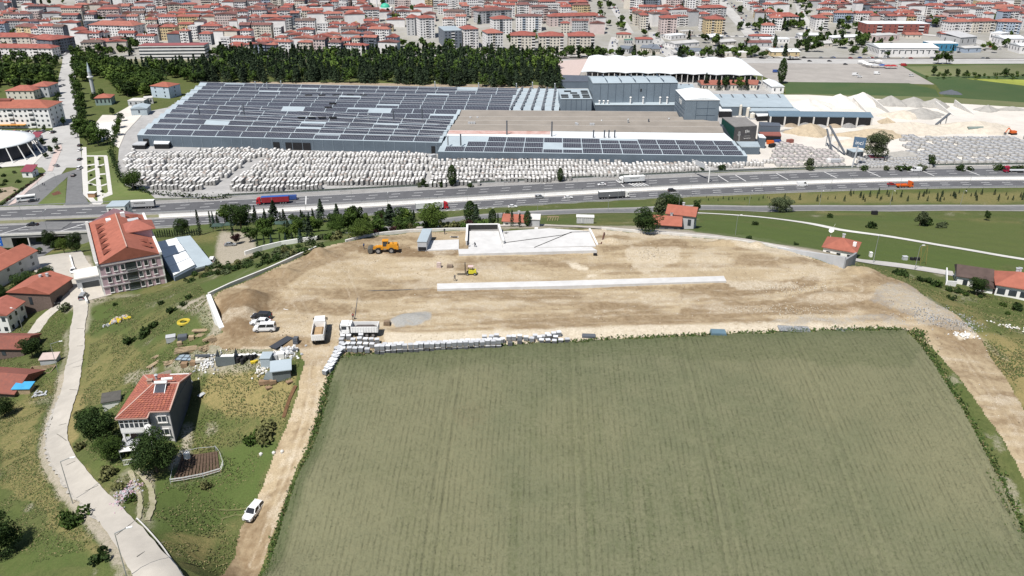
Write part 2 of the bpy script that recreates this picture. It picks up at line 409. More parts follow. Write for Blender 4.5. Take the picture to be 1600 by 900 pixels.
stroke(1,[(95,590),(102,560),(103,520)],1.3,.6)
stroke(1,[(285,475),(310,470),(330,500)],3,.95); area(1,[(278,485),(300,470),(325,458),(345,512),(345,545),(330,545),(322,500),(305,490)],.95)
area(1,[(250,575),(290,550),(340,540),(470,545),(470,560),(420,575),(350,590),(290,585)],.7)
area(1,[(335,390),(345,362),(385,362),(400,375),(395,400),(350,415),(340,412)],1,.3)
area(1,[(60,408),(100,398),(140,400),(165,455),(165,466),(100,490),(60,430)],1,.3)
area(1,[(640,352),(760,350),(1000,353),(1080,360),(1200,372),(1320,402),(1320,412),(1230,392),(1130,372),(940,356),(720,358),(640,360)],.9,.4)
stroke(1,[(1340,360),(1400,350),(1480,352)],2,.25)
stroke(1,[(1480,505),(1520,520),(1570,560)],1.6,.7)
stroke(1,[(1390,445),(1440,460),(1500,505)],2.2,.55)
for px,r,a in [((330,800),5,.3),((240,815),4,.4),((1560,500),3,.5),((1590,515),3,.6),((1500,470),3,.4)]: blob(1,px,r,a)
grassC = np.clip(np.maximum(cov,0),0,1)
mn = (grassC.max(-1,keepdims=True) > .05)
G1 = np.where(mn,np.maximum(grassC,G0 * .45),G0)
cov[...] = 0
# --- site soil: r = darker brown turned soil, g = pale dust / lime, b = grey gravel
cov[...,0] = np.maximum(sstep((fbm(X,Y * 2.2,18,60) - .50) / .14) * .7,sstep((vnoise(X * .12,Y * 1.1 + X * .03,2.2,61) - .68) / .12) * .6)
cov[...,1] = sstep((fbm(X,Y * 2.5,14,66) - .55) / .12) * .5
area(0,[(340,500),(345,470),(380,452),(425,460),(400,520),(360,528)],.95,.5)
area(0,[(380,452),(430,425),(500,390),(520,400),(440,450)],.6)
area(0,[(560,384),(720,388),(716,400),(630,402),(560,395)],.95,.25)
area(0,[(1060,450),(1140,440),(1280,432),(1280,448),(1200,460),(1060,468)],.75,.6)
area(0,[(1065,478),(1200,470),(1300,452),(1400,480),(1280,492),(1065,495)],.75,.6)
area(1,[(1130,440),(1230,438),(1250,450),(1150,455)],.7)
area(1,[(980,385),(1060,385),(1055,410),(1000,430),(985,405)],.6)
area(1,[(600,520),(900,512),(1200,503),(1420,512),(1420,517),(1150,522),(900,534),(620,552),(600,540)],.9,.4)
area(1,[(740,372),(1000,356),(1100,366),(1240,390),(1300,410),(1230,400),(1100,376),(960,368)],.65,.6)
area(2,[(605,503),(622,494),(650,486),(676,490),(676,500),(655,508),(615,512)],1,.35)
area(2,[(1380,445),(1420,446),(1470,480),(1520,520),(1500,520),(1440,505),(1400,485),(1350,470)],.5,.8)
area(2,[(1200,500),(1400,492),(1430,505),(1350,503),(1200,506)],.5)
area(1,[(1490,525),(1520,518),(1530,528),(1500,532)],1,.2)
area(1,[(885,410),(900,411),(922,420),(915,424),(895,420)],1,.2); area(1,[(918,428),(932,430),(930,434),(916,433)],1,.2)
area(1,[(350,545),(470,543),(470,560),(350,575)],.6)
area(1,[(1436,528),(1470,560),(1520,640),(1600,760),(1590,765),(1500,640),(1450,555)],.8,.3)
def tracks(pxs,gap=1.9,wd=.3,ch=1,amt=.5):
    pts = W(pxs)
    d = dist_line(X,Y,pts) + (vnoise(X,Y,6,71) - .5) * .4
    k = np.exp(-((d - gap / 2) / wd)**2) * amt
    cov[...,ch] = np.maximum(cov[...,ch],k)
for t in [[(400,530),(520,505),(700,480),(1000,465),(1150,470),(1280,455),(1300,438),(1270,425),(1100,420),(900,425)],
          [(520,600),(515,560),(560,520),(700,515),(1000,505),(1300,497),(1430,505),(1500,545),(1600,680)],
          [(500,640),(505,560),(470,480),(440,440),(480,410)],[(430,880),(480,740),(500,640),(508,580)],[(400,880),(455,740),(485,640),(495,560),(540,500),(700,500)],
          [(620,470),(800,458),(1000,458),(1150,470),(1300,452)],[(600,490),(750,505),(900,498),(1010,480),(940,462),(760,468)],
          [(500,400),(540,430),(560,480),(530,540)],[(520,395),(600,430),(650,450)],[(560,395),(480,430),(420,500)],
          [(1130,440),(1220,432),(1290,425),(1270,405),(1150,400),(1080,405),(1060,430)]]:
    tracks(t)
for t in [[(350,530),(450,505),(560,470)],[(560,560),(700,525),(1000,512),(1300,502),(1430,512)],[(410,900),(470,760),(500,650)],[(380,900),(440,760),(478,650),(500,560)],[(1470,530),(1540,620),(1600,710)],[(1500,535),(1560,620),(1610,690)]]:
    tracks(t,ch=0,amt=.6,wd=.45)
for t in [[(560,500),(760,482),(1000,476),(1200,470),(1330,450)],[(620,515),(900,503),(1200,495),(1380,494)],[(560,420),(800,418),(1050,415),(1250,412)],[(640,470),(900,462),(1060,468)],[(1060,450),(1200,445),(1330,438)],[(760,404),(1000,398),(1200,400)]]: tracks(t,ch=0,amt=.75,wd=.4); tracks(t,gap=5,ch=1,amt=.6,wd=.35)
tread = sstep((vnoise(X * .35 + Y * .1,Y * 2.8,3.0,88) - .5) / .2) * .4
cov[...,1] = np.maximum(cov[...,1],tread * (cov[...,0] < .6))
G2 = np.clip(cov,0,1)
fd = (at(440,820,43.) - at(515,600,48.5)); fd = Vector((fd.x,fd.y)).normalized(); FN = Vector((-fd.y,fd.x))
# --- crop: r = pale ripening, g = thin/bare, b = dark green
cov[...] = 0
cov[...,0] = np.clip(sstep((fbm(X,Y,26,80) - .35) / .35) * .7,0,1)
cov[...,2] = sstep((fbm(X,Y,20,90) - .5) / .3) * .35 + sstep((-10 - X + (vnoise(X,Y,14,95) - .5) * 30) / 40) * .25
blob(0,at(1500,720,45),26,.8,.9); blob(0,at(900,690,45),20,.6,.9); blob(0,at(740,610,48),14,.7,.9)
_sk = vnoise(X * FN.x + Y * FN.y,(Y - X * FN.x * 0) * .06,1.1,96); cov[...,2] = np.maximum(cov[...,2],sstep((_sk - .62) / .2) * .5 * sstep((vnoise(X,Y,30,97) - .3) / .3))
area(2,[(530,560),(1412,519),(1440,545),(1430,580),(1000,560),(540,590)],.55)
stroke(2,[(531,562),(620,556),(700,550),(900,538),(1150,526),(1412,519)],2.5,.9)
stroke(2,[(514,610),(480,722),(440,825),(412,900)],3.5,.95)
for px,r in [((735,650),5),((560,610),4)]: blob(1,px,r,.5)
dl = dist_line(X,Y,[tuple(at(850,560,49.5)[:2]),tuple(at(905,900,40)[:2])])
G3 = np.clip(cov,0,1)
# relief
S2 = (vc == 1) & VN
Z2 = Z.copy()
rough = fbm(X,Y,2.2,101,3) - .5
amp = np.where(S2,.22 + .35 * sstep((G2[...,0] - .5) / .3) * (G2[...,1] < .5),0)
Z2 += amp * rough * (Y < 260)
Gm = (vc == 0) & VN & (~FAR_)
_st = [tuple(p[:2]) for p in W([(78,402),(100,430),(122,458),(126,485),(121,520),(118,560),(112,600),(100,640),(90,680),(98,715),(130,760),(169,800),(204,840),(233,880),(262,925),(300,985)])]
_st2 = W([(1085,333),(1200,341),(1300,357),(1400,372),(1500,389),(1600,406),(1700,420)]); _st3 = W([(1320,404),(1380,413),(1440,421),(1490,429)]); _st4 = W([(620,357),(800,337),(1000,329.5),(1200,327.5),(1800,326)])
_sd = np.minimum(np.minimum(dist_line(X,Y,_st) - 3,dist_line(X,Y,_st2)),np.minimum(dist_line(X,Y,_st3) - 1,dist_line(X,Y,_st4) - 5))
Gfade = sstep((_sd - 2) / 6)
Z2 += np.where(Gm,Gfade * (fbm(X,Y,7,120,3) - .5) * .8 * sstep((y_near(X) - Y - 15) / 20) * sstep((.5 - G1[...,1]) / .3),0)
def mound(px,rx,ry,h,seed=0):
    global Z2
    p = G(*px); d = np.sqrt(((X - p.x) / rx)**2 + ((Y - p.y) / ry)**2)
    Z2 = Z2 + h * sstep((1.15 - d) / 1.0) * (.7 + .6 * fbm(X,Y,2.5,seed,3))
mound((375,490),6,9,2.2,1); mound((395,470),5,4,1.6,2); mound((440,428),5,2.5,1.5,3); mound((497,398),3.5,3,1.8,4)
mound((1140,381),8,2,1.2,5); mound((1185,385),2.5,1.5,1.2,6); mound((955,377),3,1.6,.9,7); mound((1350,425),5,5,1.2,8)
mound((640,497),4.5,2.2,.8,9); mound((622,503),3,1.8,.5,19); mound((1310,462),9,2,.6,10); mound((1480,492),6,5,.5,11)
vw = np.zeros((nr,nc),bool); vw[:-1,:-1] |= cls == 2; vw[1:,:-1] |= cls == 2; vw[:-1,1:] |= cls == 2; vw[1:,1:] |= cls == 2
ZW = Z + .55 + (nrng.random(X.shape) - .5) * .12 + (fbm(X,Y,8,130,3) - .5) * .5
# tramlines pressed into the crop
pr_ = X * FN.x + Y * FN.y + (vnoise(X,Y,30,77) - .5) * 1.2
for off in (0,1.7):
    ph = ((pr_ + off) % 23.0)
    ZW -= .22 * np.exp(-((ph - 8) / .35)**2)

def soften(c,k=3):
    for _ in range(k):
        p = np.pad(c,((1,1),(1,1),(0,0)),'edge'); c = (p[:-2,1:-1] + p[2:,1:-1] + p[1:-1,:-2] + p[1:-1,2:] + 2 * p[1:-1,1:-1]) / 6
    return c
G1 = soften(G1,5); G2 = soften(G2,1); G3 = soften(G3,8)
def sheet_from(name,mask,Zs,cover,m,**props):
    idx = -np.ones((nr,nc),int); jj,ii = np.where(mask)
    quads = np.stack([jj * nc + ii,jj * nc + ii + 1,(jj + 1) * nc + ii + 1,(jj + 1) * nc + ii],1)
    used,inv = np.unique(quads,return_inverse=True); inv = inv.reshape(quads.shape)
    V = np.stack([X.ravel()[used],Y.ravel()[used],Zs.ravel()[used]],1)
    me = fast_mesh(name,V,inv,m,smooth=True)
    ca = me.color_attributes.new('cover','FLOAT_COLOR','POINT')
    c = np.ones((len(used),4),np.float32); c[:,:3] = cover.reshape(-1,3)[used]
    ca.data.foreach_set('color',c.ravel())
    return link(name,me,None,kind='structure',**props)
M_grass = attr_mat('hillside_grass',[(.078,.10,.03),(.105,.115,.042),(.24,.195,.085),(.34,.30,.235),(.076,.105,.03),(.042,.06,.019)],fine=.9,bump=.8)
M_soil = attr_mat('building_site_soil',[(.335,.262,.165),(.385,.31,.205),(.18,.125,.072),(.52,.455,.35),(.29,.285,.265),(.26,.2,.125)],fine=.8,bump=.6)
M_wheat = attr_mat('green_wheat',[(.128,.134,.078),(.152,.152,.09),(.175,.168,.098),(.16,.145,.085),(.085,.098,.048),(.102,.11,.057)],fine=1.6,stripes=(FN.x,FN.y,.95,.33),bump=.7)
ground = sheet_from('ground',cls == 0,Z2,G1,M_grass)
sheet_from('town_ground',cls == 3,Z2,G1,mat('town_ground_surface',(.31,.30,.28),.95,.25,.08,big=.2,col2=(.25,.24,.2)))
sheet_from('construction_site',cls == 1,Z2,G2,M_soil)
sheet_from('wheat_field',cls == 2,ZW,G3,M_wheat)

# ---- flat or draped sheets
LIFT = [0.02]
def flat(name,poly_px,m,z=None,z0=0.0,kind='structure',world=False,**props):
    LIFT[0] += .006
    z = LIFT[0] if z is None else z
    pts = [Vector((p[0],p[1],z0)) for p in poly_px] if world else [at(u,v,z0) for u,v in poly_px]
    mb = MB(); mb.quad(*[(p.x,p.y,z0 + z) for p in pts]); me = mb.mesh(name,m)
    bm = bmesh.new(); bm.from_mesh(me); bmesh.ops.triangulate(bm,faces=bm.faces)
    for f in bm.faces:
        if f.normal.z < 0: f.normal_flip()
    bm.to_mesh(me); bm.free()
    o = link(name,me)
    if kind: o['kind'] = kind
    for k,v in props.items(): o[k] = v
    return o
def smooth_path(P,step=2.0):
    """Catmull-Rom through plan points"""
    P = [np.array(p[:2]) for p in P]; P = [2 * P[0] - P[1]] + P + [2 * P[-1] - P[-2]]; out = []
    for i in range(1,len(P) - 2):
        a,b,c,d = P[i-1],P[i],P[i+1],P[i+2]; k = max(1,int(np.linalg.norm(c - b) / step))
        for j in range(k):
            t = j / k; out.append(.5 * (2*b + (c-a)*t + (2*a - 5*b + 4*c - d)*t*t + (3*b - a - 3*c + d)*t**3))
    out.append(P[-2]); return np.array(out)
def ribbon(name,px,width,m,lift=.1,step=1.5,across=4,jitter=0,world=False,kind='structure',**props):
    P = smooth_path(px if world else W(px),step)
    T = np.gradient(P,axis=0); T /= np.linalg.norm(T,axis=1)[:,None]; Nn = np.c_[-T[:,1],T[:,0]]
    if callable(width): wd = np.array([width(k / (len(P) - 1)) for k in range(len(P))])
    else: wd = np.full(len(P),float(width))
    wl = wd / 2; wr = wd / 2
    if jitter: wl = wl + (nrng.random(len(P)) - .5) * jitter; wr = wr + (nrng.random(len(P)) - .5) * jitter
    rows = []
    for k in range(across + 1):
        f = k / across; off = (-wl * (1 - f) + wr * f)[:,None]; q = P + Nn * off; rows.append(q)
    Q = np.stack(rows,1); h = Hf(Q[...,0],Q[...,1])
    h = np.maximum(h,h.mean(1,keepdims=True) * .6 + h * .4) + lift
    V = np.concatenate([Q,h[...,None]],2); a,b = V.shape[:2]
    idx = np.arange(a * b).reshape(a,b)
    F_ = np.stack([idx[:-1,:-1],idx[1:,:-1],idx[1:,1:],idx[:-1,1:]],-1).reshape(-1,4)
    V = V.reshape(-1,3)
    # skirt so the edge is a real step
    me = fast_mesh(name,V,F_[:,::-1],m,smooth=True); me.flip_normals() if me.polygons[0].normal.z < 0 else None
    o = link(name,me)
    if kind: o['kind'] = kind
    for k,v in props.items(): o[k] = v
    return o,P

M_asph = mat('worn_asphalt',(.115,.115,.12),.9,.14,.35,big=.1)
M_asph2 = mat('old_grey_asphalt',(.175,.175,.175),.9,.15,.4,big=.1)
M_shoulder = mat('dusty_shoulder',(.30,.29,.275),.9,.16,.3,big=.12)
M_street = mat('cement_street',(.45,.415,.36),.9,.1,.35,big=.08)
M_paleroad = mat('dusty_boulevard',(.43,.42,.40),.9,.12,.12,big=.1)
M_lime = mat('limestone_dust',(.60,.56,.50),.9,.12,.06,big=.12)
M_lime2 = mat('stone_yard_floor',(.40,.39,.375),.9,.18,.15,big=.12)
M_gravel = mat('grey_gravel',(.27,.265,.255),.95,.3,.8,big=.15,bump=.5)
M_lawn = mat('mown_lawn',(.085,.12,.03),.95,.35,.25,big=.25,bump=.4,col2=(.12,.135,.05))
M_field2 = mat('far_green_field',(.045,.085,.027),.95,.3,.03,big=.25,col2=(.07,.10,.035))
M_field3 = mat('meadow',(.105,.125,.05),.95,.3,.05,big=.25,col2=(.14,.14,.07))
M_yellow = mat('yellow_crop',(.30,.33,.06),.95,.3,.05)
M_mark = mat('road_marking_white',(.72,.72,.70),.7,.15,.8)
M_paving = mat('pale_paving',(.58,.56,.52),.9,.12,.5)
M_pink = mat('pink_paving',(.52,.42,.38),.9,.12,.5)
M_dirt = mat('tan_dust',(.35,.28,.2),.95,.2,.3,big=.12,bump=.4)

# ---- highway: two carriageways, median with concrete barrier, markings
def hstrip(name,f0,f1,m,z=.05,x0=-420,x1=520,step=12,kind='structure',parent=None,h=0):
    xs = np.arange(x0,x1 + step,step); mb = MB(); rows = []
    def yy(f,x):
        a,b,c = y_near(x),y_med(x),y_far(x)
        return a + (b - a) * f if f <= 1 else b + (c - b) * (f - 1)
    for x in xs: rows.append((x,float(yy(f0,x)),float(yy(f1,x))))
    for a,b in zip(rows[:-1],rows[1:]):
        mb.quad((a[0],a[1],z),(b[0],b[1],z),(b[0],b[2],z),(a[0],a[2],z))
        if h:
            mb.v = mb.v[:-4]; mb.f.pop(); mb.m.pop()
            i = len(mb.v); k = (a[2] - a[1]) * .3
            mb.v += [(a[0],a[1],z),(a[0],a[1] + k,z + h),(a[0],a[2] - k,z + h),(a[0],a[2],z),(b[0],b[1],z),(b[0],b[1] + k,z + h),(b[0],b[2] - k,z + h),(b[0],b[2],z)]
            for f in ((0,4,5,1),(1,5,6,2),(2,6,7,3)): mb.f.append(tuple(i + q for q in f)); mb.m.append(0)
    o = mb.build(name,m,parent)
    if kind: o['kind'] = kind
    return o,yy
hw,yy = hstrip('highway',-.06,2.04,M_shoulder,.04)
hstrip('carriageway',.10,.70,M_asph,.06,parent=hw,kind=None); hstrip('carriageway',1.20,1.80,M_asph,.06,parent=hw,kind=None)
med,_ = hstrip('median_strip',.84,1.06,mat('median_earth',(.22,.2,.13),.95,.3,.4,big=.3,col2=(.14,.15,.07)),.07,parent=hw,kind=None)
bar = link('median_barrier',None); bar['label'] = 'long white concrete crash barrier between the two carriageways'; bar['category'] = 'barrier'
bm_,_ = hstrip('barrier_wall',.845,.875,M_white,.075,kind=None,parent=bar,h=1.3,x0=-170)
hstrip('barrier_footing',.805,.845,mat('white_barrier_base',(.68,.66,.62),.8,.1,.5),.072,kind=None,parent=bar,x0=-170)
# solid edge lines and single dashes
for f in (.115,.69,1.215,1.79):
    o,_ = hstrip('edge_line',f,f + .009,M_mark,.068,parent=hw,kind=None)
dash = MB(); dash.box((0,0,0),(4.6,.32,.006)); dash_me = dash.mesh('lane_dash',M_mark)
for f in (.30,.50,1.41,1.61):
    x = -330 + 3 * f
    while x < 360:
        yv = float(yy(f,x)); y2 = float(yy(f,x + 4)); a = math.atan2(y2 - yv,4)
        if not (abs(f - .3) < .01 and -150 < x < -20 and False): link('lane_dash',dash_me,hw,(x,yv,.068),a)
        x += 11.5
jm = mat('joint_tape',(.62,.61,.59),.8,.1,1)
for x,f0,f1 in [(-233,.1,.8),(-208,.1,.8),(-104,1.2,1.8),(60,1.2,1.8),(118,1.2,1.8),(128,1.2,1.8),(152,1.2,1.8),(180,1.2,1.8),(205,1.2,1.8),(236,1.2,1.8),(262,1.2,1.8)]:
    mb = MB(); a = (x,float(yy(f0,x))); sk = 9 if x < -200 else -3
    b = (x + sk,float(yy(f1,x + sk))); mb.quad((a[0],a[1],.069),(a[0] + .6,a[1],.069),(b[0] + .6,b[1],.069),(b[0],b[1],.069)); mb.build('joint_line',jm,hw)
for i in range(5):   # chevron bars before the gantry
    mb = MB(); x = 66 + i * 1.8; a = float(yy(1.22,x)); b = float(yy(1.75,x - 6)); mb.quad((x,a,.0695),(x + .8,a,.0695),(x - 5.2,b,.0695),(x - 6,b,.0695)); mb.build('hatch_bar',M_mark,hw)
for i in range(14):  # hatched wedge where the slip road leaves
    mb = MB(); x = -52 + i * 3.2; a = float(yy(-.02 + .0 * i,x)); b = float(yy(.07,x + 2.5)); mb.quad((x,a,.0696),(x + .9,a,.0696),(x + 3.4,b,.0696),(x + 2.5,b,.0696)); mb.build('hatch_bar',M_mark,hw)
# guard rails
def rail_line(label,f,x0,x1,h=.8,group=None):
    t = thing('guard_rail',label,'guard rail'); 
    mb = MB(); mp = MB(); x = x0
    pts = []
    while x <= x1: pts.append((x,float(yy(f,x)))); x += 6
    for a,b in zip(pts[:-1],pts[1:]): mb.beam((a[0],a[1],.62),(b[0],b[1],.62),.08,.34)
    for a in pts: mp.box((a[0],a[1] + .06,0),(.12,.12,.62))
    mb.build('rail',M_steel,t); mp.build('rail_posts',M_steel,t,kind='stuff')
rail_line('galvanised guard rail on the factory side of the highway',2.03,-330,360)
rail_line('galvanised guard rail on the village side of the highway',-.045,-330,360)
rail_line('galvanised guard rail along the far side of the central reserve',1.12,-180,360)
# service road and paths
SERV = [(560,366),(620,357),(700,346),(800,337),(900,332),(1000,329.5),(1200,327.5),(1400,326.5),(1600,326),(1800,326)]
ribbon('service_road',SERV,12.5,M_shoulder,.10,3)
ribbon('service_road_surface',SERV,7.4,M_asph2,.16,3)
ribbon('service_road_kerb',[(u,v - (4.2 if u > 1150 else 4)) for u,v in SERV[3:]],1.6,M_white,.24,3)
PATH1 = [(1085,333),(1140,336),(1200,341),(1300,357),(1400,372),(1500,389),(1600,406),(1700,420)]
ribbon('concrete_path',PATH1,3.0,M_conc,.14,2)
PATH2 = [(1150,372),(1250,393),(1330,407),(1380,413),(1440,421),(1500,430),(1560,440)]
ribbon('village_lane',[(1320,404),(1380,413),(1440,421),(1490,429)],5.2,mat('pale_lane',(.46,.44,.41),.9,.1,.4),.14,2)
ribbon('track',[(650,357),(760,354),(850,353),(940,357),(1050,364),(1120,370),(1220,386),(1300,402)],3.5,mat('pale_track',(.45,.41,.36),.95,.14,.4,big=.1),.16,2,jitter=.8)
# village street
ST = [(78,402),(100,430),(122,458),(126,485),(121,520),(118,560),(112,600),(100,640),(90,680),(98,715),(130,760),(169,800),(204,840),(233,880),(262,925),(300,985)]
o,STP = ribbon('street',ST,lambda t: 4.2 - .3 * sstep((t - .55) / .2) + 1.9 * sstep((t - .86) / .14),M_street,.22,1.5,jitter=.25)

jm2 = mat('joint_dark',(.17,.16,.14),.9,.2,1)
for px in [((104,577),(130,572)),((93,608),(124,611)),((72,668),(104,663)),((76,672),(104,690)),((120,776),(154,760)),((88,736),(118,722)),((108,540),(130,541)),((110,515),(131,514)),((182,838),(216,812)),((214,872),(258,848))]:
    ribbon('street_joint',list(px),.13,jm2,.27,.6,kind='structure')

M_rut = mat('pale_rut_earth',(.36,.32,.235),.95,.25,.8,col2=(.24,.23,.13))
ribbon('wheel_rut',[(203,736),(213,762),(219,785),(217,812)],.75,M_rut,.17,.6,jitter=.25); ribbon('wheel_rut',[(214,735),(232,758),(239,785),(231,814)],.9,M_rut,.17,.6,jitter=.3)
for px in ([(345,812),(368,806),(385,806)],[(342,798),(366,798),(386,795)]): ribbon('wheel_rut',px,.35,mat('flattened_grass',(.17,.18,.07),.95,.25,.8),.17,.6,jitter=.15)
ribbon('concrete_verge',[(98,612),(86,640),(76,668),(74,690),(78,716),(98,750),(126,784),(156,816)],1.0,mat('broken_concrete_verge',(.47,.44,.39),.95,.3,1.2,big=.15),.2,.7,jitter=.8)
ribbon('street_kerb',[(214,812),(236,835),(258,862),(282,896),(300,920)],.25,M_conc,.36,1)
ribbon('forecourt',[(84,398),(100,420),(122,445),(138,470)],lambda t: 19 - 5 * t,M_street,.12,2,across=8,jitter=.5)
ribbon('village_yard_lane',[(116,478),(96,478),(72,495),(52,522)],4.0,M_street,.16,1.5,jitter=.4)
# ------------------------------------------------------------------ flat places beyond the highway
flat('stone_yard',[(180,300),(186,232),(200,180),(262,168),(330,128),(880,138),(1065,108),(1220,130),(1215,262),(900,286),(680,299),(400,306),(235,310)],M_lime2)
flat('quarry_yard',[(1150,262),(1150,178),(1225,148),(1330,148),(1600,165),(1800,178),(1800,258),(1600,258),(1400,261)],M_lime)
flat('coach_park',[(1176,96),(1400,98),(1460,132),(1340,129),(1210,128),(1190,118),(1120,118),(880,128),(870,96)],mat('coach_park_surface',(.34,.315,.285),.9,.15,.06,big=.12))
flat('green_field',[(1226,128),(1420,130),(1462,140),(1475,165),(1330,150),(1228,147)],M_field2)
flat('green_field',[(1410,103),(1800,96),(1800,175),(1600,164),(1475,150),(1462,132)],M_field2)
flat('meadow',[(1415,104),(1800,97),(1800,118),(1600,118),(1450,120)],M_field3)
flat('yellow_crop',[(1510,123),(1800,128),(1800,140),(1600,134)],M_yellow)
flat('meadow_strip',[(1228,146),(1475,152),(1600,160),(1800,170),(1800,180),(1600,168),(1330,152)],M_field3)
flat('railway_bed',[(860,88),(1800,92),(1800,96),(860,93)],mat('railway_ballast',(.18,.165,.15),.95,.2,.1))
flat('railway_verge',[(860,93),(1800,96),(1800,99),(1400,100),(860,97)],M_paleroad)
BLV = [(86,262),(78,225),(82,205),(88,170),(90,140),(92,120),(97,100),(98,86),(112,86),(114,100),(118,120),(120,150),(122,200),(127,240),(129,262)]
flat('boulevard',BLV,M_paleroad)
flat('boulevard',[(-80,210),(82,205),(120,190),(128,262),(60,262),(40,240),(0,225),(-80,232)],M_paleroad)
flat('slip_road',[(60,262),(104,262),(60,318),(-30,322),(-60,322),(0,308)],M_paleroad)
flat('slip_road',[(84,276),(128,262),(128,270),(106,276),(60,320),(0,322),(20,312)],M_asph2)
flat('slip_road',[(106,274),(128,268),(129,300),(140,320),(102,321)],M_asph2)
flat('traffic_island',[(58,320),(97,284),(104,282),(102,318),(98,321)],M_lawn)
flat('roadside_lawn',[(128,262),(130,240),(172,234),(182,262),(196,290),(235,303),(245,313),(180,318),(150,320),(130,290)],M_lawn)
flat('flower_bed',[(80,303),(92,298),(96,303),(84,306)],mat('red_bed_soil',(.16,.07,.045),.95,.3,1))
flat('park_path',[(128,230),(135,230),(138,300),(150,314),(160,316),(158,320),(146,320),(130,304),(128,270)],M_paving)
flat('park_path',[(147,244),(153,244),(161,318),(153,318)],M_paving)
flat('park_path',[(162,244),(168,244),(176,304),(158,311),(158,308),(169,300)],M_paving)
flat('park_path',[(135,243),(167,243),(167,245),(135,245)],M_paving)
for a,b in [((136,258),(148,256)),((136,268),(149,263)),((137,284),(150,277)),((137,285),(151,289)),((150,260),(163,256)),((152,272),(165,271)),((154,291),(167,287)),((155,302),(172,303))]:
    flat('park_path',[a,b,(b[0],b[1] + 2.2),(a[0],a[1] + 2.2)],M_paving)
flat('pink_pavement',[(74,268),(88,228),(96,226),(97,232),(82,268)],M_pink)
flat('pink_pavement',[(12,322),(66,272),(72,272),(24,318)],M_pink)
flat('arena_forecourt',[(-80,214),(60,222),(70,240),(52,258),(0,262),(-80,262)],M_paving)
flat('arena_garden',[(-80,262),(0,264),(66,262),(72,268),(0,322),(-80,330)],M_lawn)
flat('earth_bank',[(-40,300),(18,292),(30,296),(0,316),(-40,320)],M_dirt)
flat('factory_drive',[(186,232),(196,208),(222,180),(204,165),(178,180),(160,180),(150,192),(170,210),(176,225)],M_lime)
flat('white_court',[(144,194),(186,190),(178,210),(160,222),(148,208)],mat('white_court_surface',(.66,.65,.62),.9,.1,.1))
flat('market_forecourt',[(868,96),(920,92),(905,118),(870,122)],M_pink)
flat('town_lot',[(640,78),(830,84),(830,92),(640,88)],M_lime2)
flat('stony_clearing',[(330,132),(400,128),(880,134),(880,141),(400,136)],M_dirt)
# avenues running up through the town
for nm,px,wd in [('avenue',[(1243,94),(1205,80),(1180,62),(1160,40),(1140,18),(1128,2),(1120,-10)],15),('avenue',[(1052,90),(1035,72),(1024,58),(1022,50)],14),('avenue',[(955,88),(958,70),(962,58)],10),
                   ('avenue',[(985,52),(975,36),(966,24),(958,10)],9),('avenue',[(1262,56),(1262,40),(1252,20),(1246,0)],10),('avenue',[(1420,52),(1520,62),(1540,70),(1600,72)],12),
                   ('avenue',[(104,88),(112,80),(130,66),(150,60)],12),('avenue',[(1030,57),(1100,57),(1180,58),(1260,60)],10),
                   ('avenue',[(860,86),(1060,91),(1240,93),(1400,94),(1700,93)],11)]:
    ribbon(nm,px,wd,M_paleroad,.12,6)

# ------------------------------------------------------------------ plants
def leaf_material(name,c1,c2,rand=.25):
    m = mat(name,c1,.8,.3,.55,col2=c2,objrand=rand,spec=.15,detail=3,thr=(.4,.62)); return m
L_dark = leaf_material('dark_leaves',(.035,.06,.014),(.018,.034,.01))
L_mid = leaf_material('green_leaves',(.058,.095,.018),(.03,.055,.012))
L_light = leaf_material('light_leaves',(.095,.14,.026),(.055,.09,.018))
L_olive = leaf_material('grey_green_leaves',(.085,.105,.05),(.05,.065,.03))
L_conif = leaf_material('conifer_needles',(.038,.056,.028),(.02,.034,.018),.35)
L_blue = leaf_material('blue_conifer_needles',(.045,.075,.06),(.025,.045,.035))
L_red = leaf_material('copper_leaves',(.05,.022,.02),(.025,.012,.012))
L_dry = leaf_material('dry_shrub_leaves',(.13,.13,.05),(.08,.085,.034))
M_bark = mat('bark',(.11,.085,.06),.95,.3,4)
def leaf_cloud(C,Nrm,size,n_rng,tilt=.9,tri=False):
    k = len(C); a = nrng.normal(size=(k,3)); nn = Nrm + a * tilt; nn /= np.linalg.norm(nn,axis=1)[:,None] + 1e-9
    t = np.cross(nn,nrng.normal(size=(k,3))); t /= np.linalg.norm(t,axis=1)[:,None] + 1e-9; b = np.cross(nn,t)
    s = size * nrng.uniform(.6,1.35,(k,1)); t = t * s; b = b * s * .75
    if tri: V = np.stack([C - t - b * .6,C + t - b * .6,C + b],1)
    else: V = np.stack([C - t,C - b,C + t,C + b],1)
    return V
def crown_pts(k,lobes,inner=.25):
    """points near the surface of many lobes (cx,cy,cz,r)"""
    L = np.array(lobes); wgt = L[:,3]**2; idx = nrng.choice(len(L),k,p=wgt / wgt.sum())
    d = nrng.normal(size=(k,3)); d /= np.linalg.norm(d,axis=1)[:,None]
    r = L[idx,3] * (1 - nrng.random(k)**2 * inner) * nrng.uniform(.9,1.1,k)
    return L[idx,:3] + d * r[:,None] * np.array([1,1,.85]),d
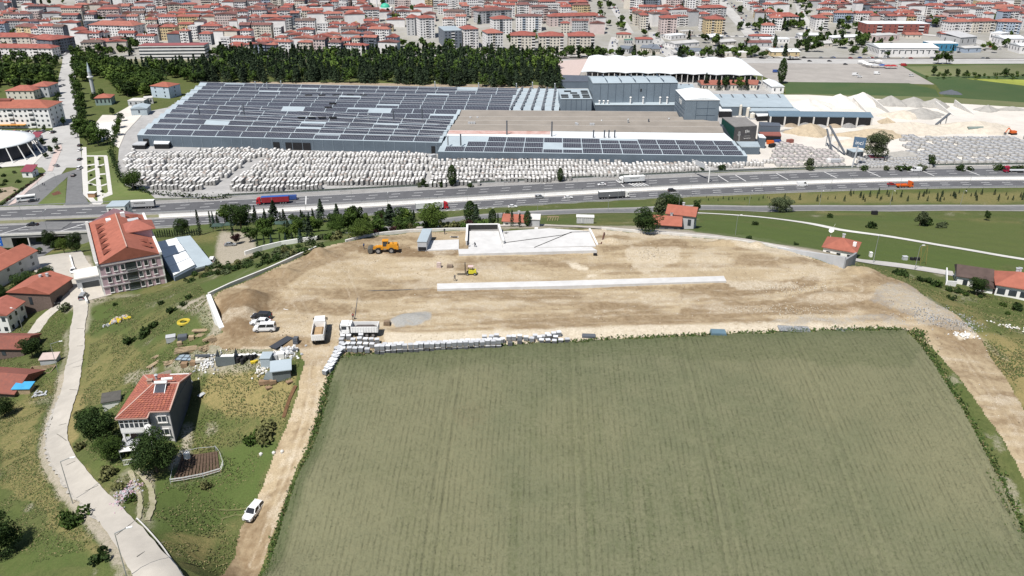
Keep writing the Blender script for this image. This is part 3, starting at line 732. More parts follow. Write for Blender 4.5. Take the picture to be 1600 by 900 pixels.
def broad_crown(h,r,k,size,trunk=.22,nl=14,squash=.9,seed=None):
    lobes = [(0,0,h * (.5 + trunk / 2),r * .55)]
    for i in range(nl):
        a = rnd.random() * 6.28; q = r * .62 * math.sqrt(rnd.random()); z = h * (trunk + .12 + (1 - trunk - .2) * rnd.random())
        fall = math.sqrt(max(0,1 - ((z / h - .58) / .46)**2)); q *= .55 + .6 * fall
        lobes.append((math.cos(a) * q,math.sin(a) * q,z,r * rnd.uniform(.26,.42)))
    C,Nn = crown_pts(k,lobes); C[:,2] = np.clip(C[:,2],h * trunk * .6,h * 1.02)
    V = leaf_cloud(C,Nn,size,nrng); Q = np.arange(len(V) * 4).reshape(-1,4)
    return V.reshape(-1,3),Q
def trunk_mb(h,r,limbs=4,lean=0.0):
    mb = MB(); mb.cyl((0,0,-.4),(lean,0,h * .45),r,r * .6,7,cap=False)
    for i in range(limbs):
        a = i * 6.28 / limbs + rnd.random(); z = h * rnd.uniform(.25,.42); q = h * rnd.uniform(.16,.26)
        mb.cyl((lean * z / h,0,z),(math.cos(a) * q,math.sin(a) * q,z + h * rnd.uniform(.18,.3)),r * .45,r * .12,5,cap=False)
    return mb
TREES = {}
def tree_proto(kind,var):
    """unit-free meshes: (trunk, crown, nominal height)"""
    key = (kind,var)
    if key in TREES: return TREES[key]
    if kind.startswith('broad') or kind.startswith('big'):
        lf = {'d': L_dark,'m': L_mid,'l': L_light,'o': L_olive,'r': L_red}[kind[-1]]
        big = kind.startswith('big'); h = 10; k = 9000 if big else 1300; sz = .17 if big else .38
        V,Q = broad_crown(h,4.6 if big else 4.2,k,sz,.16 if big else .18,26 if big else 13)
        cm = fast_mesh(kind + '_crown',V,Q,lf); tm = trunk_mb(h,.28).mesh(kind + '_trunk',M_bark)
    elif kind == 'far_m' or kind == 'far_d' or kind == 'far_l':
        lf = {'d': L_dark,'m': L_mid,'l': L_light}[kind[-1]]
        V,Q = broad_crown(10,4.4,420,.62,.15,11); h = 10
        cm = fast_mesh(kind + '_crown',V,Q,lf); tm = trunk_mb(h,.25,2).mesh(kind + '_trunk',M_bark)
    elif kind in ('conif','blue','slim'):
        h = 10; k = {'conif': 520,'blue': 700,'slim': 500}[kind]; rr = {'conif': 2.9,'blue': 2.6,'slim': 1.15}[kind]
        t = nrng.random(k)**.8; tiers = 13; tt = (np.floor(t * tiers) + nrng.random(k) * .75) / tiers
        z = h * (.07 + .93 * tt); rad = rr * (1 - tt)**(.9 if kind != 'slim' else .55) * (.72 + .28 * np.sin(tt * tiers * 6.28 + 1)) * nrng.uniform(.45,1.05,k)**.6
        a = nrng.random(k) * 6.28; lump = 1 + .22 * np.sin(a * 3 + var) * np.sin(z * .9 + var * 2)
        C = np.stack([np.cos(a) * rad * lump,np.sin(a) * rad * lump,z - rad * .18],1); N_ = np.stack([np.cos(a) * .5,np.sin(a) * .5,np.ones(k) * .8],1)
        V = leaf_cloud(C,N_,.42 if kind != 'slim' else .26,nrng,.6); Q = np.arange(k * 4).reshape(-1,4)
        cm = fast_mesh(kind + '_crown',V.reshape(-1,3),Q,{'conif': L_conif,'blue': L_blue,'slim': L_conif}[kind])
        mb = MB(); mb.cyl((0,0,-.3),(0,0,h * .9),.16,.03,6,cap=False); tm = mb.mesh(kind + '_trunk',M_bark)
    elif kind == 'poplar':
        h = 10; k = 1500; t = nrng.random(k); z = h * (.1 + .9 * t); rad = 1.75 * np.sin(np.clip(t * .93 + .07,0,1) * math.pi)**.55 * nrng.uniform(.6,1.05,k)
        a = nrng.random(k) * 6.28; C = np.stack([np.cos(a) * rad,np.sin(a) * rad,z],1); N_ = np.stack([np.cos(a),np.sin(a),np.ones(k) * .3],1)
        V = leaf_cloud(C,N_,.25,nrng,.7); Q = np.arange(k * 4).reshape(-1,4)
        cm = fast_mesh(kind + '_crown',V.reshape(-1,3),Q,L_dark); mb = MB(); mb.cyl((0,0,-.3),(0,0,8),.18,.05,6,cap=False); tm = mb.mesh('poplar_trunk',M_bark)
    TREES[key] = (tm,cm); return TREES[key]
def tree(name,label,kind,p,h,var=0,wide=1.0,cat='tree',group=None):
    tm,cm = tree_proto(kind,var); s = h / 10
    t = thing(name,label,cat,(p[0],p[1],p[2] - .1),rnd.random() * 6.28,group); t.scale = (s * wide,s * wide,s)
    link('trunk',tm,t); link('crown',cm,t); return t
def bush_mesh(k,lf,size=.16):
    lobes = [(rnd.uniform(-.6,.6),rnd.uniform(-.6,.6),rnd.uniform(.2,.7),rnd.uniform(.3,.55)) for _ in range(7)]
    C,Nn = crown_pts(k,lobes); C[:,2] = np.abs(C[:,2]); V = leaf_cloud(C,Nn,size,nrng)
    return fast_mesh('bush',V.reshape(-1,3),np.arange(k * 4).reshape(-1,4),lf)
BUSH = {c: [bush_mesh(260,lf) for _ in range(3)] for c,lf in (('d',L_dark),('m',L_mid),('o',L_olive),('y',L_dry),('l',L_light),('r',L_red))}
def bush(label,p,r,c='d',h=None,group=None,name='shrub'):
    me = rnd.choice(BUSH[c]); o = thing(name,label,'shrub',(p[0],p[1],p[2] - .1),rnd.random() * 6.28,group,me); o.scale = (r,r,(h or r * 1.1)); return o
HP = lambda u,v: G(u,v)
# -- trees near the house and at the lower left
tree('walnut_tree','large dark green tree left of the red roofed house, between it and the cement street','bigd',G(160,702),8.2,0,1.15)
tree('walnut_tree','dark bushy tree in front of the white shed, left end of the house garden','bigd',G(142,672),5.0,1,1.25)
tree('walnut_tree','broad dark green tree before the house front, beside the glass-roofed porch','bigd',G(246,738),8.3,1,1.1)
tree('fruit_tree','smaller dark tree standing lowest between the two big garden trees and the bank','bigm',G(175,720),5.0,0,1.2)
tree('fruit_tree','dark leafy tree cut by the picture edge low on the grassy hillside','bigd',G(2,868),7.5,0,1.1)
tree('fruit_tree','round dark tree beside the black car behind the brown walled house','bigd',G(72,448),7.0,1,1.4)
tree('fruit_tree','dark spreading tree between the two long red roofed village houses','bigd',G(40,456),6.5,0,1.5)
tree('fruit_tree','dark tree by the brown walled house, against its left end','bigd',G(6,472),6,1,1.2)
tree('fruit_tree','dark tree growing behind the tiled barn at the lane edge','bigd',G(52,560),6,0,1.2)
tree('fruit_tree','dark tree half hidden below the blue sheeted lean-to','bigd',G(8,650),5,1,1.1)
for u,v,r,c,l in [(158,873,1.7,'d','round dark shrub low on the hillside nearest the street'),(122,815,2.2,'m','green shrub clump beside the pale street verge'),(104,815,1.6,'m','small green shrub just behind the clump by the street verge'),
    (205,536,1.9,'d','dark shrub alone on the slope below the yellow rubble heap'),(226,526,2.3,'d','largest dark shrub on the open slope'),(241,512,1.7,'d','dark shrub right of the largest one on the open slope'),
    (253,476,1.3,'d','single dark shrub high on the slope near the broken wall'),(270,488,1.6,'d','low dark shrub pair left of the white retaining wall'),(287,478,1.2,'d','small shrub just below the foot of the white wall'),
    (296,467,1.3,'d','shrub by the pale rubble at the top of the white wall'),(180,478,1.0,'d','small dark shrub on the bare earth patch below the school'),(103,485,2.0,'o','thin shrub at the corner where the village lane meets the street'),
    (320,762,1.2,'y','low shrub beside the fenced vegetable plot'),(410,682,2.6,'y','yellow green bramble clump above the dirt road'),(396,688,1.8,'m','green bramble beside the yellow clump'),
    (127,700,1.5,'y','brownish bramble at the foot of the garden trees by the street'),(170,742,1.9,'y','dry bramble on the bank below the garden trees'),(206,782,1.1,'m','green shrub in the stones beside the twin wheel tracks'),(190,762,1.3,'y','dry bramble patch over the stones'),
    (1362,357,2.4,'d','round shrub in the green meadow, behind the big bush'),(1448,352,3.4,'d','widest bush in the meadow right of the drain'),(1470,356,2.2,'o','shrub at the right foot of the widest meadow bush'),(1360,352,1.2,'d','small shrub beside the drain mouth'),
    (1170,374,1.3,'d','small dark shrub on the meadow edge near the street light'),(1243,383,.9,'d','very small shrub in the meadow near the red roofed hut'),(1296,340,1.7,'d','dark shrub on the bank under the service road'),
    (1400,430,1.3,'d','shrub right behind the earth ramp'),(1411,432,1.9,'d','tall dark shrub beside the stone wall of the lane'),(1437,440,1.3,'d','first shrub in the row below the village lane'),(1449,441,1.4,'d','second shrub in the row below the lane'),(1463,447,1.6,'d','third shrub in the row below the lane'),
    (1483,455,1.2,'d','shrub in the rough grass below the brown house'),(1498,458,1.4,'d','rounded shrub under the brown house garden'),(1508,462,1.0,'m','small shrub right of the rounded one'),(1485,468,1.2,'d','single shrub below the others on the right slope'),
    (1590,485,1.9,'d','dark shrub below the white house at the picture edge'),(1565,478,1.1,'m','small shrub near the white house foot'),(1575,492,.9,'m','tiny shrub lower on the right slope'),(1531,465,.9,'d','tiny shrub between brown and white houses'),
    (1180,352,1.4,'d','dark shrub beside the twin red roofed farmhouse')]:
    bush(l,G(u,v),r,c)
# shrubbery on the bank under the parapet
for i in range(46):
    t = i / 45; u = 300 + 200 * t + rnd.uniform(-6,6); v = 436 - 50 * t + rnd.uniform(-9,7)
    bush('low dark scrub bush on the bank under the site parapet',G(u,v),rnd.uniform(1.2,2.4),rnd.choice('ddoyd'),rnd.uniform(1,2),group='scrub bushes on the bank below the parapet')
for i in range(34):
    t = i / 33; u = 505 + 250 * t + rnd.uniform(-5,5); v = 378 - 22 * min(1,t * 1.6) + rnd.uniform(-7,1)
    bush('green shrub in the belt behind the site wall and trees',G(u,v),rnd.uniform(1.4,2.6),rnd.choice('dmoymr'),rnd.uniform(1.3,2.4),group='shrubs behind the long site wall')
# -- garden belt left of the pit, in front of the highway
GT = [('pine_tree','conif',430,350,13,1.2,'tall dark conifer rising over the picnic huts'),
 ('broad_tree','bigd',378,362,13.5,1.05,'largest round dark tree standing among the garden huts'),('broad_tree','broadl',352,352,10,.8,'yellow green tree just left of the largest garden tree'),
 ('broad_tree','bigd',286,366,7.5,1.0,'round dark tree at the left end of the cypress hedge'),('cypress_tree','slim',313,368,11.5,.9,'tall thin cypress left of the car park'),
 ('cypress_tree','slim',330,356,8,1,'first small cypress left of the garden huts'),('cypress_tree','blue',335,357,8,.6,'second blue green cypress left of the garden huts'),('cypress_tree','slim',341,356,7,1,'third small cypress left of the garden huts'),
 ('plum_tree','broadr',369,381,5.5,1.0,'dark copper leaved tree beside the parked grey car'),('cypress_tree','slim',365,375,12,.7,'tall slim tree beside the copper leaved one'),
 ('broad_tree','broadm',392,378,7.5,1.1,'green garden tree right of the copper leaved tree'),('broad_tree','broadm',420,374,6.5,1.1,'bright green garden tree in the middle of the lawn'),('broad_tree','broadl',446,372,6,1.1,'light green tree on the garden lawn'),
 ('broad_tree','broadl',462,372,7.5,.9,'slender light green tree beside the garden path'),('pine_tree','conif',485,378,12,.8,'dark conifer standing in front of the garden path'),('pine_tree','blue',470,380,7,.8,'blue conifer left of the dark one by the path'),
 ('pine_tree','conif',503,347,13,1.0,'tall pine at the highway side of the garden, right part'),('broad_tree','bigm',528,365,9.5,1.0,'green tree crowding the middle of the belt'),('broad_tree','broadm',544,362,9,1.0,'tree to the left of the two tall pointed ones'),
 ('broad_tree','broadd',560,358,12,.75,'tall pointed green tree left of the copper tree'),('broad_tree','broadm',548,360,11.5,.7,'tall narrow green tree beside the pointed one'),('pine_tree','conif',528,352,12,.9,'pointed pine behind the crowded green tree'),
 ('broad_tree','bigl',566,372,6.5,1.3,'wide bright green bush-like tree before the belt'),('plum_tree','broadr',597,352,8,.9,'dark copper tree left of the big cedar'),('cedar_tree','conif',610,356,12.5,1.45,'big dark cedar at the right end of the belt'),
 ('broad_tree','bigl',676,357,8.8,1.15,'round light green willow behind the works container'),('cedar_tree','poplar',735,350,11.5,1.4,'dark narrow cedar left of the pit'),('cedar_tree','conif',745,352,8,1.0,'lower dark conifer touching the narrow cedar'),
 ('pine_tree','conif',445,352,9,.9,'pine behind the picnic huts, left part'),('pine_tree','conif',415,348,8,.8,'dark pine at the roadside behind the lawn'),('pine_tree','conif',400,347,9.5,.7,'thin dark pine beside the largest tree'),
 ('pine_tree','conif',472,350,8,.9,'pine at the middle of the roadside row'),('pine_tree','conif',490,349,8.5,.8,'pine right of the middle roadside one'),('cypress_tree','slim',403,388,6,1.1,'first small cypress beside the white wall'),('cypress_tree','slim',414,388,6.5,1,'second small cypress beside the white wall'),
 ('pine_tree','blue',425,385,6,.7,'little blue spruce beside the white wall'),('cypress_tree','slim',438,381,5.5,1,'third small cypress beside the white wall'),('pine_tree','blue',447,380,5.5,.7,'second little blue spruce further along the wall'),('pine_tree','conif',457,378,5,.8,'low conifer at the right end of the wall row'),
 ('broad_tree','broadm',590,366,6,1.3,'low green tree in front of the copper tree'),('broad_tree','broadd',640,356,6,1.1,'dark green tree right of the big cedar'),('broad_tree','broadm',625,362,5,1.3,'low spreading tree at the foot of the big cedar'),
 ('broad_tree','bigd',80,388,9,.8,'tall grey green tree beside the underpass mouth'),('broad_tree','bigl',101,396,7.5,.8,'bright yellow green tree right of the underpass'),('broad_tree','bigd',120,394,8.5,.9,'dark round tree between the bright one and the school'),
 ('broad_tree','broadd',87,391,4.5,1,'small dark tree at the foot of the underpass wing wall'),('broad_tree','broadm',63,397,3.5,1.2,'low bush-like tree on the underpass embankment'),
 ('broad_tree','bigm',210,297,11,1.15,'round grey green tree beside the stone yard corner'),
 ('broad_tree','bigd',1047,329,8.2,1.75,'biggest dark tree behind the twin roofed farmhouse'),('broad_tree','bigd',1008,364,7.2,1.35,'dark broad tree left of the twin roofed farmhouse'),('broad_tree','broado',1028,342,9,.9,'silvery tree between the farmhouse and the dark one'),
 ('broad_tree','broadd',1087,336,6.5,.9,'small dark tree right behind the twin roofed farmhouse'),('palm_tree','broado',1052,352,5.5,.8,'small spiky tree in the courtyard between the two red roofs'),
 ('broad_tree','bigo',1219,331,7,1.9,'wide grey green thicket beside the service road'),('broad_tree','broado',1437,353,6,1.1,'nearly bare tree in the green meadow'),('broad_tree','broadd',1541,344,4.4,1.0,'small dark tree alone in the meadow far right'),
 ('broad_tree','bigo',1366,250,17,1.05,'tall ragged tree between the sand heaps and the highway'),('broad_tree','broadd',1453,262,8,.8,'dark tree at the edge of the grey block yard'),
 ('cedar_tree','poplar',707,291,12,1.2,'dark columnar tree in front of the right stone yard'),('broad_tree','broadd',662,291,4.5,1.2,'low round tree at the yard gate'),('broad_tree','broadd',678,291,3,1.2,'small bush-like tree right of the yard gate'),
 ('cedar_tree','poplar',875,284,8,1.3,'narrow dark tree by the highway rail, middle of the right yard'),('broad_tree','broadd',1097,268,4,1.3,'low tree under the road gantry'),('broad_tree','broado',1263,263,6,1.2,'ragged small tree beside the tall sign pole'),
 ('pine_tree','conif',1263,263,5,1.0,'small dark conifer among the pinkish stone bundles'),('broad_tree','broadd',1248,463,1,1,'x')]
for nm,k,u,v,h,wd,l in GT[:-1]:
    if 344 < v < 392 and 360 < u < 760: h *= .86; wd *= 1.1
    tree(nm,l,k,G(u,v),h,rnd.randrange(2),wd)
tree('fruit_tree','dark round tree before the brown roofed house, beside the pool','bigd',G(1525,462),4.8,0,1.15)
for i,(u,v) in enumerate([(770,350),(778,349),(786,350),(793,351),(800,354),(812,355),(824,354),(765,352)]):
    tree('cypress_tree','young dark cypress around the small red roofed cottage','slim' if i % 3 else 'poplar',G(u,v),rnd.uniform(4,6),0,1.3,group='young cypresses around the cottage')
bush('dark shrub behind the small red roofed cottage',G(828,345),2.6,'d',3)
for i in range(34):
    t_ = rnd.random(); u = 405 + 235 * t_; v = 372 - 22 * t_ + rnd.uniform(-14,2) * (1 - t_ * .3)
    tree('garden_tree','leafy tree filling the green garden belt left of the site wall',rnd.choice(['broadm','broadm','broadd','broadl','conif','blue']),G(u,max(v,350)),rnd.uniform(4.2,7.5),rnd.randrange(2),1.1,group='trees filling the garden belt')
# little pines in the strip between highway and service road
k = 0
for i in range(64):
    u = 1225 + (1600 - 1225) * rnd.random()**.9; v = 302 + rnd.random() * 13
    p = G(u,v); tree('young_pine','young pine in the highway strip ' + ('left' if u < 1405 else 'right') + ' of the orange truck','conif',p,rnd.uniform(1.6,3.6),rnd.randrange(3),.9,group='young pines between the highway and the service road')
for i in range(16):
    u = 1095 + 110 * i / 15; tree('young_pine','tiny young pine in the strip left of the wide thicket','conif',G(u + rnd.uniform(-3,3),312 + rnd.uniform(-3,3)),rnd.uniform(1,2),rnd.randrange(3),.9,group='tiny pines left of the thicket')
# hedge of cypresses along the highway left of the garden
for i in range(22):
    u = 232 + 80 * i / 21; tree('cypress_tree','small clipped cypress in the hedge row between school court and highway','slim',G(u,372 - .04 * (u - 232) * 1.2 + 0),rnd.uniform(3,4),0,1.5,group='cypress hedge row behind the school court')
for i in range(30):
    u = 255 + 420 * i / 29; v = 358 - 14 * i / 29
    if u > 330: tree('roadside_conifer','dark roadside conifer in the long row against the highway',rnd.choice(['conif','conif','slim','blue']),G(u + rnd.uniform(-4,4),v - 2 + rnd.uniform(-2,3)),rnd.uniform(3.6,6.2),rnd.randrange(3),1.05,group='roadside conifers between garden and highway')
# shrubs at the yard edge
for u in (655,668,690,735,1128,1265,1350,1385,1408,1420,1439,1500,1515,1560,1570,1580,1590,1598): bush('dark bush at the foot of the highway fence on the factory side',G(u,266 if u > 1100 else 292),rnd.uniform(1.6,3.2),rnd.choice('dod'),group='bushes along the highway fence on the factory side')
# hedge by the drive and between yard and lawn
hg = thing('hedge','long dark hedge from the white court down to the highway corner','hedge')
C = []
for a,b in [((172,236),(178,252)),((178,252),(190,285)),((190,285),(232,303)),((232,303),(330,312)),((184,190),(176,232)),((330,312),(360,309))]:
    pa,pb = at(*a),at(*b)
    for _ in range(int((pb - pa).length * 9)):
        t = rnd.random(); C.append((pa.x + (pb.x - pa.x) * t + rnd.gauss(0,.8),pa.y + (pb.y - pa.y) * t + rnd.gauss(0,.8),abs(rnd.gauss(1.2,.8))))
C = np.array(C); V = leaf_cloud(C,np.tile([0,0,1.],(len(C),1)),.5,nrng); link('foliage',fast_mesh('foliage',V.reshape(-1,3),np.arange(len(V) * 4).reshape(-1,4),L_dark),hg,kind='stuff')
# -- the big wood behind the factory: the front and tallest trees singly, the rest as one mass
WOOD = [(350,131),(440,130),(560,130),(700,135),(874,139),(876,118),(862,96),(800,88),(700,86),(600,86),(500,86),(400,86),(350,90),(342,104),(212,107),(190,108),(200,115),(250,118),(300,130)]
wp = [at(u,v) for u,v in WOOD]; wp2 = [(p.x,p.y) for p in wp]
xs = [p[0] for p in wp2]; ysw = [p[1] for p in wp2]; pts = []
while len(pts) < 980:
    x = rnd.uniform(min(xs),max(xs)); y = min(ysw) + (max(ysw) - min(ysw)) * rnd.random()**1.15
    if inside(np.array([x]),np.array([y]),wp2)[0] and all((x - a)**2 + (y - b)**2 > 18 for a,b in pts[-260:]): pts.append((x,y))
pts.sort(key=lambda p: p[1])
front = pts[:290]
for i,(x,y) in enumerate(front):
    u = 800 + F_PX * x / (y * CP + (CAM_Z) * SP); br = rnd.random() < (.55 if u < 330 else .12)
    side = ('front' if y < 690 else 'back') + ' of the ' + ('left end' if x < -230 else 'right end' if x > -20 else 'left middle' if x < -160 else 'centre' if x < -80 else 'right middle')
    if br: tree('broad_tree','leafy green tree among conifers, %s of the factory wood' % side,rnd.choice(['far_m','far_d','far_m']),(x,y,0),rnd.uniform(10,14),rnd.randrange(3),1.0,group='leafy trees in the factory wood, ' + side)
    else: tree('pine_tree','dark conifer at the %s of the factory wood' % side,'conif',(x,y,0),rnd.uniform(10,15),rnd.randrange(5),rnd.uniform(.95,1.5),group='conifers in the factory wood, ' + side)
def tree_mass(name,pts,hr,kinds,k=130,size=.9):
    VV = {L_conif: [],L_mid: [],L_dark: [],L_light: []}
    for x,y,z in pts:
        h = rnd.uniform(*hr)
        if rnd.random() < kinds:
            t = nrng.random(k)**.8; rad = h * .2 * (1 - t)**.9 * nrng.uniform(.5,1.05,k); a = nrng.random(k) * 6.28
            C = np.stack([x + np.cos(a) * rad,y + np.sin(a) * rad,z + h * (.06 + .94 * t)],1); N_ = np.stack([np.cos(a) * .5,np.sin(a) * .5,np.ones(k)],1); m = L_conif
        else:
            lobes = [(x + rnd.uniform(-.22,.22) * h,y + rnd.uniform(-.22,.22) * h,z + h * rnd.uniform(.4,.75),h * rnd.uniform(.16,.27)) for _ in range(6)]
            C,N_ = crown_pts(k,lobes); m = rnd.choice([L_mid,L_dark,L_mid,L_light])
        VV[m].append(leaf_cloud(C,N_,size * h / 11,nrng,.7))
    ms = [m for m in VV if VV[m]]; V = np.concatenate([np.concatenate(VV[m]) for m in ms]); mi = np.concatenate([np.full(sum(len(q) for q in VV[m]),i) for i,m in enumerate(ms)])
    return link(name,fast_mesh(name,V.reshape(-1,3),np.arange(len(V) * 4).reshape(-1,4),ms,mi),None,kind='stuff')
tree_mass('woodland',[(x,y,0) for x,y in pts[290:]],(9,14),.72)
# park left of the boulevard and beside it
def fill(poly,n,mind=5.5,z=None):
    P = [tuple(at(u,v)[:2]) for u,v in poly]; xs = [p[0] for p in P]; ys_ = [p[1] for p in P]; out = []; tries = 0
    while len(out) < n and tries < n * 60:
        tries += 1; x = rnd.uniform(min(xs),max(xs)); y = rnd.uniform(min(ys_),max(ys_))
        if inside(np.array([x]),np.array([y]),P)[0] and all((x - a)**2 + (y - b)**2 > mind**2 for a,b,_ in out): out.append((x,y,hz(x,y)))
    out.sort(key=lambda p: p[1]); return out
pk = fill([(-60,150),(20,140),(86,142),(92,118),(94,102),(80,92),(0,94),(-60,96)],120,7)
for i,p in enumerate(pk[:60]): tree('park_tree','leafy park tree left of the boulevard, ' + ('front half' if i < 30 else 'rear half'),rnd.choice(['far_m','far_d','far_d','far_l']),p,rnd.uniform(10,14),rnd.randrange(4),1.2,group='leafy trees in the park left of the boulevard')
tree_mass('park_wood',pk[60:],(9,13),.1)
pk = fill([(116,112),(120,88),(200,106),(205,118),(250,122),(250,150),(200,152),(180,140),(150,118),(130,132)],105,6)
for p in pk: tree('park_tree','leafy tree ' + ('left' if p[0] < -385 else 'right') + ' of the minaret, ' + ('near' if p[1] < 700 else 'middle' if p[1] < 750 else 'far') + ' part',rnd.choice(['far_m','far_d','far_l','far_m']),p,rnd.uniform(9,13),rnd.randrange(4),1.25,group='leafy trees around the minaret')
for i,(u,v,h) in enumerate([(118,128,9),(118,140,10),(122,148,10),(124,160,10),(126,170,11),(128,182,11),(130,192,12),(126,204,12),(132,214,12),(146,222,13),(154,228,11),(138,226,11),(122,215,9),(150,160,8),(160,152,7),(168,224,9),(182,212,7),(186,200,7),(176,180,6),(190,190,6)]):
    tree('boulevard_tree',['dark','green','round','bushy','spreading'][i % 5] + ' roadside tree on the right edge of the boulevard, ' + ['near the top','upper part','middle part','lower part','by the lawn'][min(i // 4,4)],rnd.choice(['broadm','broadd']) if i > 4 else 'broadm',at(u,v),h,rnd.randrange(2),1.1,group=None if i < 0 else 'trees along the right edge of the boulevard')
for i in range(26):
    u = -10 + 95 * rnd.random(); v = 262 + 46 * rnd.random()
    if v + u * .55 < 312: bush('low garden shrub beside the white roofed arena',at(u,v),rnd.uniform(.9,1.8),rnd.choice('dmyo'),group='garden shrubs beside the arena')
for i in range(40):
    t = i / 39; p = at(0 + 66 * t,322 - 48 * t); bush('clipped reddish hedge bush along the pink pavement',p,1.2,rnd.choice('rod'),.9,group='reddish hedge along the pink pavement')
for u,v,h in [(88,226,5),(90,236,4),(80,240,5),(72,248,4),(66,230,6),(70,205,4),(100,196,6),(92,190,6),(88,180,7),(90,165,7),(92,155,6)]: tree('street_tree','small dark tree beside the boulevard on the arena side','broadd',at(u,v),h,0,1.1,group='small trees on the arena side of the boulevard')
for u,v in [(140,254),(140,262),(142,275),(142,290),(156,262),(158,280),(155,250),(160,300)]: bush('small round shrub between the park paths',at(u,v),1.1,'d',group='shrubs between the park paths')
for u,v,h,k in [(1220,131,22,'poplar'),(1102,140,14,'conif'),(1122,141,12,'conif'),(1133,141,12,'broadd'),(1144,140,10,'conif'),(1154,141,11,'broadl'),(1165,141,12,'conif'),
                   (1210,76,14,'poplar'),(1246,80,13,'broadd'),(1260,82,17,'poplar'),(1280,68,13,'far_m'),(1345,76,11,'far_d'),(1350,86,9,'far_l'),(1328,74,9,'far_d'),(1530,55,12,'far_d'),(1465,100,13,'far_m'),(1478,100,13,'far_m'),(1458,118,9,'broadd'),(1478,118,6,'broadd'),(1495,119,7,'broadd'),(1570,120,8,'broadd'),(1510,118,5,'broadd'),(1382,84,11,'far_d'),(1386,90,8,'far_d'),(1330,86,9,'far_m'),(1190,92,9,'far_d')]:
    tree('town_tree',{'poplar': 'very tall dark poplar','conif': 'dark conifer','broadd': 'dark round tree','broadl': 'light green tree','far_m': 'green leafy tree','far_d': 'dark leafy tree','far_l': 'pale leafy tree'}[k] + (' beside the coach park corner' if (u,v) == (1220,131) else ' in front of the brown tiled long sheds' if v in (140,141) else ' among the low workshops by the railway' if v < 93 and u < 1400 else ' at the railway and field edge on the right'),k,at(u,v),h,0,1.0)
tree_mass('field_hedgerow',fill([(1440,118),(1700,120),(1700,126),(1440,124)],50,3),(3,6),0)
# rough grass tufts on the slopes around the village and works
def tufts(name,poly,n,hgt,mats,zoff=0):
    P = W(poly); xs = [p[0] for p in P]; ys_ = [p[1] for p in P]
    x = nrng.uniform(min(xs),max(xs),n * 3); y = nrng.uniform(min(ys_),max(ys_),n * 3); k = inside(x,y,P) & ~inside(x,y,SITE) & ~inside(x,y,FIELD)
    k &= dist_line(x,y,STP[::6]) > 3.6
    k &= fbm(x,y,4,200) > .42
    x,y = x[k][:n],y[k][:n]; z = Hf(x,y) + zoff; C = np.stack([x,y,z + hgt * .35],1)
    V = leaf_cloud(C,np.tile([-.3,-.4,.9],(len(C),1)),hgt * .6,nrng,.6,tri=True)
    return link(name,fast_mesh(name,V.reshape(-1,3),np.arange(len(V) * 3).reshape(-1,3),mats,nrng.choice(len(mats),len(V),p=[.6,.14,.26]) if len(mats) > 1 else None),None,kind='stuff')
Tg = [mat('tuft_green',(.075,.10,.027),.9,.3,.3,col2=(.05,.068,.02)),mat('tuft_dry',(.22,.19,.09),.9,.3,.3,col2=(.17,.14,.065)),mat('tuft_pale',(.15,.15,.06),.9,.3,.3)]
tufts('rough_grass',[(-60,520),(100,470),(300,440),(345,470),(350,540),(470,560),(440,700),(340,900),(-40,900)],60000,.27,Tg)
tufts('meadow_grass',[(1330,410),(1420,430),(1620,480),(1620,640),(1545,560),(1500,510)],9000,.35,Tg)
tufts('field_margin_weeds',[(531,566),(620,560),(900,542),(1150,530),(1412,523),(1412,514),(1150,519),(900,531),(620,550),(528,556)],1,.5,Tg[:1])
# lush margin around the crop
def margin(name,px,wd,n,hgt):
    P = smooth_path(W(px),1.0); i = nrng.integers(0,len(P),n); x = P[i,0] + nrng.normal(0,wd / 2,n); y = P[i,1] + nrng.normal(0,wd / 2,n)
    C = np.stack([x,y,Hf(x,y) + hgt * .5 * nrng.random(n) + .1],1); V = leaf_cloud(C,np.tile([0,0,1.],(n,1)),hgt * .55,nrng,1.0,tri=True)
    link(name,fast_mesh(name,V.reshape(-1,3),np.arange(n * 3).reshape(-1,3),[mat('margin_weeds',(.065,.105,.022),.9,.3,.5,col2=(.035,.06,.015)),Tg[1]],(nrng.random(n) < .12).astype(int)),None,kind='stuff')
margin('field_margin_weeds',[(531,561),(620,555),(900,537),(1150,525),(1412,518),(1440,540),(1500,640),(1560,752),(1602,850)],1.5,9000,.5)
margin('field_margin_weeds',[(531,562),(514,610),(503,650),(480,722),(440,825),(405,915)],1.1,6000,.5)
# crop heads: real stalk clumps over the field surface
n = 50000; P = FIELD; x = nrng.uniform(-75,110,n * 2); y = nrng.uniform(75,160,n * 2); k = inside(x,y,P); x,y = x[k][:n],y[k][:n]
C = np.stack([x,y,Hf(x,y) + .55 + nrng.random(len(x)) * .35],1); V = leaf_cloud(C,np.tile([-.3,-.4,.9],(len(C),1)),.085,nrng,.5,tri=True)
link('crop_heads',fast_mesh('crop_heads',V.reshape(-1,3),np.arange(len(V) * 3).reshape(-1,3),[mat('crop_head_green',(.14,.148,.083),.9,.2,.3,col2=(.12,.13,.068)),mat('crop_head_pale',(.175,.172,.105),.9,.2,.3)],(nrng.random(len(V)) < .3).astype(int)),None,kind='stuff')
